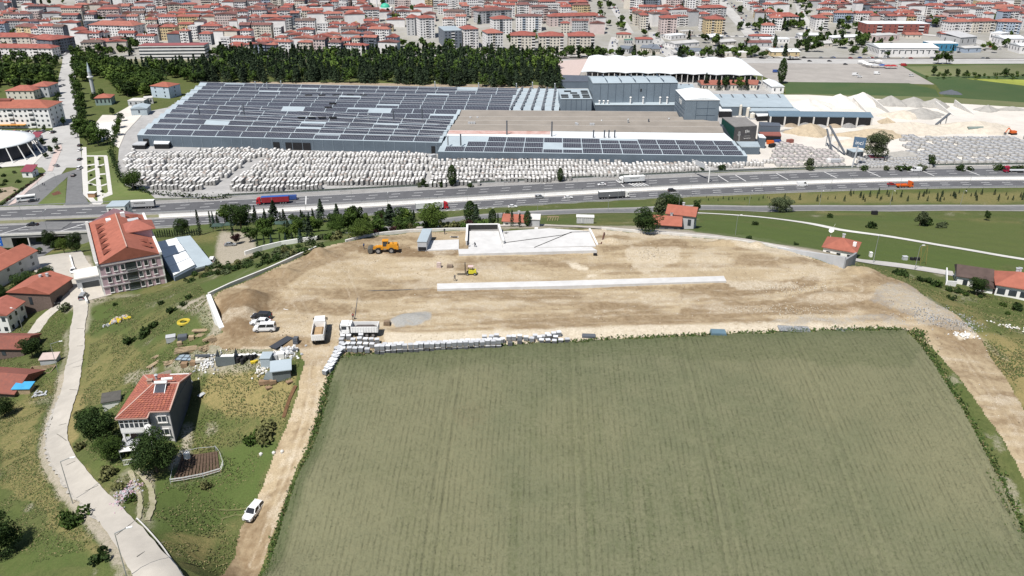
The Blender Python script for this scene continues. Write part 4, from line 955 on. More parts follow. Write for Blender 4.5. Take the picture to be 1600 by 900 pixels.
# ------------------------------------------------------------------ buildings
M_tile = mat('red_roof_tiles',(.36,.125,.09),.85,.18,.5,big=.1)
M_tile2 = mat('orange_roof_tiles',(.35,.12,.08),.85,.16,.5,big=.1)
M_tile3 = mat('weathered_roof_tiles',(.25,.085,.06),.9,.35,1.2,big=.15,col2=(.17,.07,.055))
M_tileb = mat('brown_roof_tiles',(.10,.07,.06),.9,.2,.6)
M_ridge = mat('pale_ridge_mortar',(.50,.33,.27),.9,.15,1)
M_pinkw = mat('dusty_pink_render',(.52,.375,.41),.85,.08,.6)
M_grayw = mat('dark_grey_and_wall_shade',(.10,.11,.125),.9,.12,.6)  # dark grey finish; also holds the shade of the near house's right wall
M_brick = mat('hollow_brick_wall',(.17,.125,.105),.9,.25,2.5)
M_cream = mat('cream_render',(.62,.58,.50),.85,.08,.5)
M_lightg = mat('light_grey_render',(.45,.46,.47),.85,.1,.5)
M_metalb = mat('blue_grey_sheet_metal',(.115,.145,.175),.55,.12,.12,metal=.0,big=.08)
M_metalh = mat('tall_hall_sheet',(.175,.215,.25),.5,.12,.12,big=.1)
M_metalb2 = mat('pale_blue_sheet_roof',(.38,.44,.47),.5,.1,.15,big=.08)
M_metalw = mat('white_sheet_roof',(.72,.74,.74),.5,.06,.1,big=.05)
M_timber = mat('raw_timber',(.42,.32,.2),.85,.25,1.5)
M_gable = mat('slate_panels',(.065,.085,.10),.7,.1,.3)
def frame4(a,b,depth):
    """axes of a footprint: front edge a to b (left to right), depth metres behind it"""
    a = Vector((a[0],a[1],0)); b = Vector((b[0],b[1],0)); ex = (b - a); wd = ex.length; ex.normalize(); ey = Vector((-ex.y,ex.x,0))
    return a,ex,ey,wd
def local_root(name,label,cat,a,b,z,group=None):
    a,ex,ey,wd = frame4(a,b,0); return thing(name,label,cat,(a.x,a.y,z),math.atan2(ex.y,ex.x),group),wd
def roof_mesh(kind,w_,d,h,rise,ov=.5,axis='x',th=.18):
    """closed roof body over a w x d plan with its base at height h"""
    mb = MB(); x0,x1,y0,y1 = -ov,w_ + ov,-ov,d + ov
    if kind == 'flat': mb.box((w_ / 2,d / 2,h),(w_ + .3,d + .3,.35)); return mb
    if kind == 'shed': mb.v = [(x0,y0,h),(x1,y0,h),(x1,y1,h+rise),(x0,y1,h+rise),(x0,y0,h+th),(x1,y0,h+th),(x1,y1,h+rise+th),(x0,y1,h+rise+th)]; mb.f = [(3,2,1,0),(4,5,6,7),(0,1,5,4),(1,2,6,5),(2,3,7,6),(3,0,4,7)]; mb.m = [0]*6; return mb
    if kind == 'gable':
        if axis == 'x': r0,r1 = (x0,d / 2),(x1,d / 2)
        else: r0,r1 = (w_ / 2,y0),(w_ / 2,y1)
    else:
        q = min(w_,d) / 2
        if w_ >= d: r0,r1 = (q,d / 2),(w_ - q + .01,d / 2)
        else: r0,r1 = (w_ / 2,q),(w_ / 2,d - q + .01)
        axis = 'x' if w_ >= d else 'y'
    e = [(x0,y0),(x1,y0),(x1,y1),(x0,y1)]
    mb.v = [(p[0],p[1],h) for p in e] + [(p[0],p[1],h + th) for p in e] + [(r0[0],r0[1],h + th + rise),(r1[0],r1[1],h + th + rise),(r0[0],r0[1],h + rise * .98),(r1[0],r1[1],h + rise * .98)]
    if axis == 'x': F_ = [(4,5,9,8),(6,7,8,9),(5,6,9),(7,4,8)]
    else: F_ = [(5,6,9,8),(7,4,8,9),(4,5,8),(6,7,9)]
    mb.f = F_ + [(0,1,5,4),(1,2,6,5),(2,3,7,6),(3,0,4,7),(3,2,1,0)]; mb.m = [0] * len(mb.f); return mb
def win_box(mb,x,z,w_,h,y=-.06,t=.12): mb.box((x,y,z),(w_,t,h))
def facade_windows(root,side,w_,d,rows,cols,z0,dz,ww,wh,mat_=M_win,frame=None,single=True,skip=None,nm='window',off=.03):
    """side: f front, b back, l left, r right. One object per window when single."""
    me = None; allm = MB()
    for r in range(rows):
        for c in range(cols):
            if skip and skip(r,c): continue
            L_ = w_ if side in 'fb' else d; s = (c + .5) / cols * L_; z = z0 + r * dz
            if side == 'f': p = (s,-off,z); rz = 0
            elif side == 'b': p = (s,d + off,z); rz = 0
            elif side == 'l': p = (-off,s,z); rz = R(90)
            else: p = (w_ + off,s,z); rz = R(90)
            if single:
                if me is None:
                    m = MB(); m.box((0,0,0),(ww,.1,wh)); me = m.mesh(nm,mat_)
                    if frame: m = MB(); m.box((0,0,-.22),(ww + .35,.34,.2)); m.box((0,0,wh),(ww + .2,.22,.1)); fme = m.mesh('sill',frame)
                o = link(nm,me,root,p,rz)
                if frame: link('sill',fme,o)
            else: allm.box(p,(ww,.1,wh),rz=rz)
    if not single and allm.v: allm.build(nm,mat_,root,kind='stuff')
def simple_house(name,label,a,b,depth,z,h,wall,roof,rk='gable',rise=2.0,axis='x',rows=2,cols=3,chim=1,cat='house',ov=.5,single=False,ww=1.1,group=None,base=2.0,sides=True,gable_m=None):
    t,w_ = local_root(name,label,cat,a,b,z,group)
    mb = MB(); mb.box((w_ / 2,depth / 2,-base),(w_,depth,h + base))
    if rk == 'gable':
        if axis == 'x': mb.quad((0,0,h),(0,depth,h),(0,depth / 2,h + rise * .95)); mb.quad((w_,0,h),(w_,depth,h),(w_,depth / 2,h + rise * .95))
        else: mb.quad((0,0,h),(w_,0,h),(w_ / 2,0,h + rise * .95)); mb.quad((0,depth,h),(w_,depth,h),(w_ / 2,depth,h + rise * .95))
    mb.build('wall',wall,t)
    ro = roof_mesh(rk,w_,depth,h,rise,ov,axis).build('roof',roof,t)
    rng_ = random.Random(label)
    for i in range(chim):
        m = MB(); cx,cy = w_ * rng_.uniform(.3,.7),depth * rng_.uniform(.55,.75); m.box((cx,cy,h + rise * .3),(.7,.6,rise * .5 + 1.2)); m.box((cx,cy,h + rise * .8 + 1.2),(.9,.8,.12)); m.build('chimney',M_lightg,ro)
    dz = h / rows
    facade_windows(t,'f',w_,depth,rows,cols,dz * .35,dz,ww,dz * .42,single=single)
    if sides:
        facade_windows(t,'r',w_,depth,rows,max(1,cols - 1),dz * .35,dz,ww,dz * .42,single=single); facade_windows(t,'l',w_,depth,rows,max(1,cols - 1),dz * .35,dz,ww,dz * .42,single=single)
    return t,w_
# ---- the house in the foreground
def near_house():
    a = at(197,664,42.0 + 0); z = 41.8
    A0 = G(204,702); B0 = G(275,680)
    rz = R(4.5)
    C0 = at(182,650,48.2); 
    t = thing('house','white house with red hipped tile roof and shade-darkened right wall, on the grassy slope','house',(-71.4,120.6,41.6),rz)
    W_,Dp,H_ = 8.4,13.2,6.4; ry_ = Dp * .5
    mb = MB(); mb.box((W_ * .28 + .0,Dp / 2 + .5,-3),(W_ * .56,Dp - 1.0,H_ + 3)); mb.box((W_ * .78,Dp / 2 + .15,-3),(W_ * .44,Dp - .3,H_ + 3.4)); mb.build('wall',mat('white_house_render',(.60,.585,.56),.85,.08,.6),t)
    g = MB(); g.box((W_ + .05,Dp / 2,-3),(.12,Dp,H_ + 3)); g.quad((W_ + .06,0,H_),(W_ + .06,Dp,H_),(W_ + .06,ry_,H_ + 1.95),(W_ + .06,0,H_ + .5)); g.build('gable_wall',M_grayw,t,label='blank right hand wall with its shade in the colour')  # right wall's shade is painted in as dark grey
    # roof: base slab plus real tile courses on each slope
    rise = 2.1; x0,x1,y0,y1 = -.6,W_ + .25,-.5,Dp + .4; rx,ry = W_ * .46,Dp * .5
    y0 = -1.5; kk = rise / (ry - y0); xs_ = W_ * .60; P = dict(a=(x0,y0,H_),b=(x1,y0,H_),c=(x1,y1,H_),d=(x0,y1,H_),r0=(rx,ry,H_ + rise),r1=(x1,ry,H_ + rise),s1=(xs_,y0,H_),s2=(xs_,-.1,H_ + 1.4 * kk),e=(x1,-.1,H_ + 1.4 * kk))
    rf = MB(); v = [P[k] for k in ('a','s1','s2','e','c','d','r0','r1')]; rf.v = v + [(q[0],q[1],q[2] - .2) for q in v]
    rf.f = [(0,1,2,3,7,6),(4,5,6,7),(5,0,6),(8,9,1,0),(9,10,2,1),(10,11,3,2),(3,11,15,7),(7,15,12,4),(12,13,5,4),(13,8,0,5),(8,14,15,11,10,9),(12,15,14,13),(13,14,8)]; rf.m = [0] * 13
    roof = rf.build('roof',M_tile,t,fixn=True)
    cs = MB()
    def courses(p0,p1,q0,q1,n_,cols):
        p0,p1,q0,q1 = map(Vector,(p0,p1,q0,q1)); nn = (p1 - p0).cross(q0 - p0).normalized(); nn = nn if nn.z > 0 else -nn
        for i in range(n_):
            a0 = p0.lerp(q0,i / n_); a1 = p1.lerp(q1,i / n_); b0 = p0.lerp(q0,(i + 1) / n_); b1 = p1.lerp(q1,(i + 1) / n_)
            wd_ = (a1 - a0).length; kx = max(1,int(wd_ / .62))
            for j in range(kx):
                s0,s1 = (j + .06) / kx,(j + .94) / kx; jt = rnd.uniform(0,.03)
                c0,c1,d0,d1 = a0.lerp(a1,s0),a0.lerp(a1,s1),b0.lerp(b1,s0),b0.lerp(b1,s1)
                if c0.y < -.3 and c1.x > xs_: continue
                cs.quad(c0 + nn * (.16 + jt),c1 + nn * (.16 + jt),d1 + nn * .05,d0 + nn * .05,m=rnd.choice((0,0,0,1))); cs.quad(c0 + nn * (.16 + jt),c0 + nn * .02,c1 + nn * .02,c1 + nn * (.16 + jt))
    courses(P['a'],P['b'],P['r0'],P['r1'],16,0); courses(P['c'],P['d'],P['r1'],P['r0'],14,0); courses(P['d'],P['a'],P['r0'],P['r0'],10,0)
    cs.build('roof_tiles',[M_tile,mat('paler_roof_tiles',(.42,.15,.095),.85,.2,1)],roof,kind='stuff')
    rg = MB()
    for a_,b_ in (('a','r0'),('d','r0'),('r0','r1'),('e','r1'),('c','r1')): rg.beam(Vector(P[a_]) + Vector((0,0,.1)),Vector(P[b_]) + Vector((0,0,.12)),.26,.2)
    for a_,b_ in (('a','s1'),('s1','s2'),('s2','e'),('d','a'),('c','d')): rg.beam(Vector(P[a_]) - Vector((0,0,.1)),Vector(P[b_]) - Vector((0,0,.1)),.2,.22)
    rg.build('ridge_mortar',M_ridge,roof)
    # chimney, vents, solar water heater, dish
    m = MB(); m.box((3.0,7.6,H_ + 1.0),(.9,.7,1.5)); m.box((3.0,7.6,H_ + 2.5),(1.1,.9,.12)); m.build('chimney',mat('old_brick',(.42,.3,.23),.9,.3,4),t)
    m = MB(); m.cyl((3.4,9.7,H_ + 1),(3.4,9.7,H_ + 2.3),.22,n=8); m.cyl((3.4,9.7,H_ + 2.3),(3.4,9.7,H_ + 2.5),.42,.2,n=8); m.cyl((3.1,9.8,H_ + 1),(3.0,9.9,H_ + 4.4),.035,n=5); m.build('vent_pipe',M_lightg,t)
    s = link('solar_water_heater',None,t,(5.6,5.0,H_ + 1.0))
    m = MB(); m.quad((-.95,-.9,.5),(.95,-.9,.5),(.95,.7,1.55),(-.95,.7,1.55)); m.quad((-.95,-.9,.42),(.95,-.9,.42),(.95,.7,1.47),(-.95,.7,1.47)); m.build('collector',mat('collector_glass',(.05,.055,.07),.15,.3,1,spec=.6),s)
    m = MB(); m.cyl((-1.15,.95,1.85),(1.15,.95,1.85),.33,n=12); m.cyl((-.2,2.0,1.9),(1.8,2.2,1.9),.3,n=12); m.build('tank',M_white,s)
    m = MB(); [m.beam((x,.9,0),(x,.9,1.6),.07) for x in (-.9,.9)]; [m.beam((x,-.9,-.2),(x,-.9,.5),.07) for x in (-.9,.9)]; m.beam((-.98,-.92,.48),(-.98,.72,1.54),.08); m.beam((.98,-.92,.48),(.98,.72,1.54),.08); m.beam((-.98,-.92,.48),(.98,-.92,.48),.08); m.build('stand',M_steel,s)
    # front: glazed balcony on the left, two windows on the right
    bl = MB(); bl.box((2.3,-.4,2.9),(5.2,1.5,.22)); bl.box((2.3,-1.15,3.1),(5.2,.12,.95)); bl.box((-.25,-.5,3.1),(.12,1.4,.95)); bl.box((4.85,-.5,3.1),(.12,1.4,.95)); bl.build('balcony',M_white,t)
    for i in range(6):
        f = link('balcony_window',None,t,(.15 + i * .86,-1.15,4.05)); m = MB(); m.box((0,0,.06),(.68,.05,1.65)); m.build('pane',M_win,f)
        m = MB(); m.box((-.38,0,0),(.1,.14,1.8)); m.box((.38,0,0),(.1,.14,1.8)); m.box((0,0,1.72),(.8,.14,.1)); m.box((0,0,1.1),(.68,.1,.07)); m.box((0,0,0),(.8,.14,.1)); m.build('frame',M_white,f)
    for x,z in ((6.9,4.2),(6.9,1.35)):
        f = link('window',None,t,(x,.12,z)); m = MB(); m.box((0,0,.07),(1.55,.06,1.25)); m.build('pane',M_win,f)
        m = MB(); [m.box((q,0,0),(.1,.14,1.4)) for q in (-.8,-.1,.8)]; m.box((0,0,0),(1.7,.16,.1)); m.box((0,0,1.32),(1.7,.14,.1)); m.build('frame',M_white,f); m = MB(); m.box((0,-.05,-.14),(1.9,.3,.12)); m.build('sill',M_conc,f)
    m = MB(); m.box((3.1,-.04,1.3),(2.0,.1,1.2)); m.build('window',M_win,t); m = MB(); m.box((1.2,-.04,0),(1.0,.1,2.1)); m.build('door',M_tileb,t)
    m = MB(); [m.box((x,-1.0,-2),(.35,.35,5)) for x in (0,4.6)]; m.build('balcony_post',M_white,t)
    d = MB(); ang = Vector((.3,-.8,.5)).normalized()
    d.cyl((4.7,-1.45,4.3),Vector((4.7,-1.45,4.3)) + ang * .18,.28,.62,n=16); d.beam((4.7,-1.45,3.4),(4.7,-1.45,4.3),.07); d.build('satellite_dish',M_white,t)
    return t
NH = near_house()
def shed(name,label,px,w_,d,h,rz,wall,roof,z=None,rk='shed',rise=.4,cat='shed',loc=None):
    p = G(*px) if loc is None else loc; t = thing(name,label,cat,p,R(rz)); m = MB(); m.box((w_ / 2,d / 2,-.8),(w_,d,h + .8)); m.build('wall',wall,t); roof_mesh(rk,w_,d,h,rise,.2).build('roof',roof,t); return t
shed('garden_hut','small white hut with dark flat roof against the left side of the white house',(163,645),3.4,3.0,2.4,20,M_white,mat('dark_felt_roof',(.10,.095,.085),.9,.2,1))
pc = thing('porch','pale corrugated porch roof over the steps below the white house','porch',G(193,712),R(12))
m = MB()
for i in range(11): m.box((i * .28,1.1,2.3 - .0),(.2,2.8,.1)); m.box((i * .28 + .14,1.1,2.26),(.1,2.8,.05))
m.build('corrugated_roof',M_lightg,pc); m = MB(); m.box((1.4,-.9,1.9),(2.9,1.4,.12)); m.build('awning',M_white,pc)
m = MB(); [m.beam((x,y,-.5),(x,y,2.3),.09) for x in (0,2.9) for y in (-1.5,.2,2.3)]; m.build('posts',M_steel,pc)
gt = thing('garden_gate','white metal railing gate where the twin wheel tracks meet the porch','gate',G(194,728),R(14)); 
m = MB(); m.beam((0,0,1.25),(3.6,0,1.25),.07); m.beam((0,0,.2),(3.6,0,.2),.07); m.build('rail',M_white,gt)
for i in range(15): m = MB(); m.box((i * .257,0,0),(.05,.05,1.3)); m.build('bar',M_white,gt)
# vegetable plot
vp = [G(270,752),G(344,737),G(340,706),G(284,712)]
t = thing('vegetable_plot','dug brown vegetable plot with furrows beside the dark garden tree','plot',vp[0]); O = vp[0]
m = MB(); nf = 13
for i in range(nf):
    a_ = vp[0].lerp(vp[1],(i + .5) / nf) - O; b_ = vp[3].lerp(vp[2],(i + .5) / nf) - O; 
    for j in range(6):
        p_,q_ = a_.lerp(b_,j / 6),a_.lerp(b_,(j + 1) / 6); z1 = hz(p_.x + O.x,p_.y + O.y) - O.z; z2 = hz(q_.x + O.x,q_.y + O.y) - O.z; m.beam((p_.x,p_.y,z1 + .08),(q_.x,q_.y,z2 + .08),.42,.3)
m.build('furrows',mat('dug_soil',(.12,.08,.055),.95,.3,2),t,kind='stuff')
fn = thing('plot_fence','white railed fence with leaning posts round the dug vegetable plot','fence',O)
ring = [(267,756),(288,753),(318,747),(345,739),(349,728),(344,712),(338,704),(312,706),(283,712),(272,730),(267,756)]; rp = [G(*q) - O for q in ring]
for i,q in enumerate(rp[:-1]): m = MB(); m.cyl(q - Vector((0,0,.3)),q + Vector((rnd.uniform(-.1,.1),0,1.15)),.06,.05,6); m.build('post',M_timber if i % 2 else M_lightg,fn)
for i,(a_,b_) in enumerate(zip(rp[:-1],rp[1:])):
    m = MB(); 
    for hh in (.95,.5) if i < 4 else (.9,): m.beam(a_ + Vector((0,0,hh)),b_ + Vector((0,0,hh)),.06,.22 if (i < 3 and hh > .9) else .05)
    m.build('rail',M_white if i < 4 else M_lightg,fn)
wt = thing('water_tank','small white plastic tank at the near left corner of the vegetable plot','tank',G(293,716)); m = MB(); m.cyl((0,0,0),(0,0,1.2),.6,.6,14); m.cyl((0,0,1.2),(0,0,1.4),.6,.25,14); m.build('tank_body',M_white,wt,smooth=False)
for i,(u,v) in enumerate([(408,711),(428,709),(441,707)]):
    t = thing('stone_block',['left','middle','right'][i] + ' white boulder of three beside the dirt road bend','boulder',G(u,v)); m = MB(); m.cyl((0,0,-.1),(0,0,.35),.3,.34,9); m.cyl((0,0,.35),(0,0,.55),.34,.15,9); m.build('rock',M_conc,t)
# ---- village houses on the left
simple_house('village_house','low red roofed house cut by the left edge, behind the long village house',at(-40,432,15),at(16,412,13),9,13,5,M_gable,M_tile2,'gable',2.2,'x',1,2)
simple_house('village_house','long red roofed village house with blue end wall, rooftop tank and boiler',at(-12,450,16),at(62,413,15),10,15,5.2,M_lightg,M_tile2,'gable',2.4,'x',2,4,2)
simple_house('village_house','blank brown brick walled house with bright orange hipped roof beside the forecourt',at(22,486,16.5),at(82,478,19),11.5,17,6.2,M_brick,M_tile2,'gable',2.3,'y',1,1,2,sides=False)
simple_house('village_house','white gabled house with small square windows and red roof, left edge',at(-30,524,14),at(18,520,15),9,14.5,6.5,M_white,M_tile,'gable',2.2,'y',2,4,0)
simple_house('tiled_barn','low barn with weathered red tile roof, above the larger one',at(-22,560,17),at(38,556,18),8.5,17,3.2,M_brick,M_tile3,'gable',1.8,'x',1,1,0,cat='barn',sides=False)
simple_house('tiled_barn','largest weathered red tile roof barn by the blue sheeted lean-to',at(-45,628,19),at(26,628,20),11,19,3.4,M_brick,M_tile3,'gable',2.2,'x',1,1,0,cat='barn',sides=False)
shed('lean_to','lean-to covered with a bright blue sheet below the weathered barn',(22,618),4.2,2.6,1.8,2,M_timber,mat('blue_tarpaulin',(.07,.36,.62),.5,.15,.5),cat='shed')
shed('stone_hut','roofless little stone hut with pale walls above the street bank',(64,572),4.2,3.0,1.8,8,M_lightg,M_pink)
m_ = thing('walled_plot','small yard fenced by low boards below the stone hut','yard',G(42,590),R(8)); m = MB()
for a_,b_ in (((0,0),(6,0)),((6,0),(6,4)),((6,4),(0,4)),((0,4),(0,0))): m.beam((a_[0],a_[1],.5),(b_[0],b_[1],.5),.12,1.2)
m.build('board_fence',M_timber,m_); m = MB(); m.box((3,2,-.5),(5.6,3.6,.6)); m.build('bed',M_dirt,m_)
t = thing('rubble_heap','grey pile of old boards in the grass by the street','pile',G(62,618)); m = MB()
for i in range(14): m.box((rnd.uniform(-1.4,1.4),rnd.uniform(-1,1),rnd.random() * .5),(rnd.uniform(.8,2),rnd.uniform(.2,.5),.15),rz=rnd.random() * 3)
m.build('boards',M_lightg,t,kind='stuff')
# ---- school
def school():
    z = 19.5; a = Vector((-131.3,229.5)); b = Vector((-115.6,238.5)); t,W_ = local_root('school','four storey dusty pink building with white bands and a wide red dormered roof','school',a,b,z)
    D_,H_,rise = 43,11.2,4.2
    m = MB(); m.box((W_ / 2,D_ / 2,-3),(W_,D_,H_ + 3)); m.quad((0,0,H_),(W_,0,H_),(W_ / 2,0,H_ + rise)); m.quad((0,D_,H_),(W_,D_,H_),(W_ / 2,D_,H_ + rise)); m.build('wall',M_pinkw,t)
    for s,x in (('left',-.25),('right',W_ + .25)): m = MB(); m.box((x,D_ / 2,-3),(.5,D_,H_ + 3)); m.build('side_wall',M_white,t,label='white %s side wall' % s)
    m = MB()
    for zz in (3.1,6.7,10.4): m.box((W_ / 2,-.08,zz),(W_ + .6,.35,.45))
    m.build('string_course',mat('pale_pink_band',(.55,.5,.5),.85,.08,.6),t)
    rf = MB(); r_ = MB(); x0,x1 = -.0,W_; rf.v = [(x0,-.3,H_ + .1),(x1,-.3,H_ + .1),(x1,D_ + .3,H_ + .1),(x0,D_ + .3,H_ + .1),(W_ / 2,-.3,H_ + rise + .2),(W_ / 2,D_ - 7,H_ + rise + .2)]
    rf.f = [(1,2,5,4),(3,0,4,5),(2,3,5),(0,1,4)]; rf.m = [0] * 4; roof = rf.build('roof',M_tile2,t,fixn=True)
    for x in (-.45,W_ + .35): m = MB(); m.box((x,D_ / 2,H_ - .2),(.8,D_ + 1,.9)); m.build('parapet',M_white,roof)
    m = MB()
    for i in range(70): m.box((-.55,.6 + i * .6,H_ + .7),(1.0,.28,.3))
    m.build('parapet_coping',M_conc,roof,kind='stuff')
    m = MB(); m.beam((W_ / 2,-.4,H_ + rise + .28),(W_ / 2,D_ - 7,H_ + rise + .28),.35,.2); m.build('ridge_mortar',M_ridge,roof)
    for sgn in (-1,1):
        for i in range(6 if sgn < 0 else 3):
            y = 5 + i * 5.4 if sgn < 0 else (4.5,9,36)[i]; x = W_ / 2 + sgn * W_ * .30; zz = H_ + rise * .38
            dm = link('dormer',None,roof,(x,y,zz)); m = MB(); s_ = sgn
            m.v = [(s_ * 1.7,-1.1,-.2),(s_ * 1.7,1.1,-.2),(s_ * 1.7,0,1.25),(-s_ * 1.2,0,1.25)]; m.f = [(0,1,2),(0,2,3),(2,1,3)]; m.m = [1,0,0]; m.build('dormer_body',[mat('dormer_tiles',(.24,.075,.05),.85,.2,1),M_white],dm,fixn=True)
    m = MB(); m.box((W_ * .80,D_ * .47,H_ - .5),(W_ * .42,8,4.2)); m.build('stair_block',M_pinkw,t); roof_mesh('hip',W_ * .5,9,0,2.6,.4).xf(Matrix.Translation((W_ * .56,D_ * .47 - 4.5,H_ + 3.4))).build('stair_roof',M_tile,roof)
    m = MB(); m.box((W_ * .35,D_ * .78,H_ + 1.5),(1.6,2.5,2)); m.box((W_ * .62,D_ * .8,H_ + 2.5),(1.4,1.4,2.4)); m.build('chimney',M_white,roof); m = MB(); m.box((W_ * .75,D_ * .72,H_ + 2.0),(4.4,2.8,.9)); m.build('roof_light',M_lightg,roof)
    # front windows: three rows, six in each, centre bay with recessed balconies
    for r,zz in enumerate((.7,4.2,7.7)):
        for x in (2.2,4.5,6.6,W_ - 6.6,W_ - 4.5,W_ - 2.2):
            f = link('window',None,t,(x,-.06,zz + .4)); m = MB(); m.box((0,0,0),(1.05,.1,1.7)); m.build('pane',M_win,f); m = MB(); m.box((0,-.08,-.25),(1.35,.35,.22)); m.box((-.58,0,0),(.1,.16,1.75)); m.box((.58,0,0),(.1,.16,1.75)); m.build('sill',M_white,f)
        m = MB(); m.box((W_ / 2,-.05,zz),(3.1,.1,2.4)); bb = m.build('balcony_opening',M_glass,t); m = MB(); m.box((W_ / 2,-.35,zz - .1),(3.2,.5,.1)); [m.box((W_ / 2 - 1.5 + i * .25,-.55,zz),(.05,.05,.9)) for i in range(13)]; m.build('railing',M_steel,bb)
    m = MB(); pts = [(W_ / 2 - 2,-.12,H_ + .9)] + [(W_ / 2 + 2 * math.cos(q),-.12,H_ + 1.2 + 1.5 * math.sin(q)) for q in np.linspace(math.pi,0,9)] + [(W_ / 2 + 2,-.12,H_ + .9)]
    m.quad(*pts[::-1]); m.build('arched_window',M_win,t); m = MB(); [m.box((W_ / 2 + q,-.2,H_ + .9),(.1,.12,1.7)) for q in (-1,0,1)]; m.beam((W_ / 2 - 2,-.2,H_ + 1.5),(W_ / 2 + 2,-.2,H_ + 1.5),.1); m.build('arched_frame',M_white,t)
    facade_windows(t,'l',W_,D_,3,9,1.1,3.5,1.2,1.7,off=.55); 
    e = link('entrance_wing',None,t,(-7.5,9,-1)); m = MB(); m.box((3.5,4,0),(7,8,5)); m.build('wing_wall',M_lightg,e); m = MB(); m.box((3.5,4,5),(7.6,8.6,.4)); m.build('wing_roof',M_conc,e); m = MB(); m.box((4,-.06,.8),(5,.12,2.8)); m.build('wing_door',M_glass,e)
    return t
school()
simple_house('flat_annexe','white flat roofed annexe at the far end of the pink school',at(172,350,5),at(200,349,5),8,5,8,M_white,M_metalb2,'flat',0,'x',2,3,0)
t = thing('covered_court','white roofed sports court in four strips beside the pink school','court',(0,0,0))
q = [at(243,380,20),at(272,372,20),at(308,412,24),at(262,434,24)]; q = [at(243,378,22.5),at(275,371,22.5),at(305,414,22.5),at(272,431,22.5)]
for i in range(4):
    m = MB(); a0,a1 = q[0].lerp(q[3],i / 4 + .01),q[0].lerp(q[3],(i + 1) / 4 - .01); b0,b1 = q[1].lerp(q[2],i / 4 + .01),q[1].lerp(q[2],(i + 1) / 4 - .01)
    m.prism([a1,b1,b0,a0],21.9,22.5 + .12 * (i % 2)); m.build('roof_strip',M_metalw,t)
m = MB(); m.prism([q[3],q[2],q[1],q[0]],12,21.9); m.build('court_wall',mat('court_side_blue',(.25,.3,.38),.8,.1,.3),t)
t = thing('long_shed','long pale blue sheet roofed shed between white court and car park','shed',(0,0,0)); q = [at(273,371,21.5),at(297,368,21.5),at(333,412,21.5),at(305,419,21.5)]
m = MB(); m.prism([q[3],q[2],q[1],q[0]],20.9,21.5); m.build('roof',M_metalb2,t); m = MB(); m.prism([q[3].lerp(q[1],.03),q[2].lerp(q[0],.03),q[1].lerp(q[3],.03),q[0].lerp(q[2],.03)],10,20.9); m.build('wall',M_lightg,t)
# picnic huts in the garden
for i,(u,v) in enumerate([(333,362),(352,360),(428,358),(445,357),(463,357),(478,355),(372,360)]):
    t = thing('picnic_hut','small green roofed picnic hut, number %s along the garden row' % ['first','second','fourth','fifth','sixth','seventh','third'][i],'hut',G(u,v),R(rnd.uniform(-8,8)))
    roof_mesh('hip',3.8,3,2.2,.8,.4).build('roof',mat('green_felt_roof',(.05,.085,.07),.9,.2,1),t); m = MB(); [m.box((x,y,-.3),(.14,.14,2.5)) for x in (.1,3.7) for y in (.1,2.9)]; m.build('posts',M_timber,t,kind='stuff')
# ---- underpass
t = thing('underpass','concrete underpass below the highway with a wide dark opening','underpass',(0,0,0))
def hy(x,k=0): return float(y_near(x)) - .9 - k
m = MB(); X0,X1 = -300,-168
for x in range(X0,X1,6):
    for (za,zb) in (((-6.5,-.2),) if not (-228 <= x + 3 <= -204) else ((-1.4,-.2),)): m.quad((x,hy(x),za),(x + 6,hy(x + 6),za),(x + 6,hy(x + 6),zb),(x,hy(x),zb))
m.build('retaining_wall',mat('grey_concrete_wall',(.34,.335,.32),.85,.15,.5),t)
m = MB(); xa,xb = -228,-204; ya,yb = hy(xa),hy(xb)
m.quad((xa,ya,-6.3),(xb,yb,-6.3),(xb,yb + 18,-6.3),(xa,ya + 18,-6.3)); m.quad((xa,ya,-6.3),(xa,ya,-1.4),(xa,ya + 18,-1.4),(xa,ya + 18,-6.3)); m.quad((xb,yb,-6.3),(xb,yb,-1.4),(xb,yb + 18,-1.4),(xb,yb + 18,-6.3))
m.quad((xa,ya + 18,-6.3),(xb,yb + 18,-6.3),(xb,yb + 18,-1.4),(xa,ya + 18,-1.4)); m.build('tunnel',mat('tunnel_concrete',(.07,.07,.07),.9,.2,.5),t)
for x in (-221,-211.5): m = MB(); m.box((x,hy(x) + .4,-6.5),(.5,.5,5.2)); m.build('pier',M_conc,t)
m = MB()
for x in range(X0,X1,6): m.beam((x,hy(x) - .1,.2),(x + 6,hy(x + 6) - .1,.2),.5,.9)
m.build('parapet',M_conc,t)
ribbon('underpass_road',[tuple((-216,hy(-216) + 16)),(-216,hy(-216)),(-217,hy(-217) - 18),(-222,hy(-217) - 45)],15,M_asph2,.18,2,world=True)
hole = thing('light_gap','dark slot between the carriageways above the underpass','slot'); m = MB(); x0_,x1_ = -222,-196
m.quad((x0_,float(yy(.80,x0_)),.085),(x1_,float(yy(.80,x1_)),.085),(x1_,float(yy(.98,x1_)),.085),(x0_,float(yy(.98,x0_)),.085)); m.build('opening',M_black,hole)
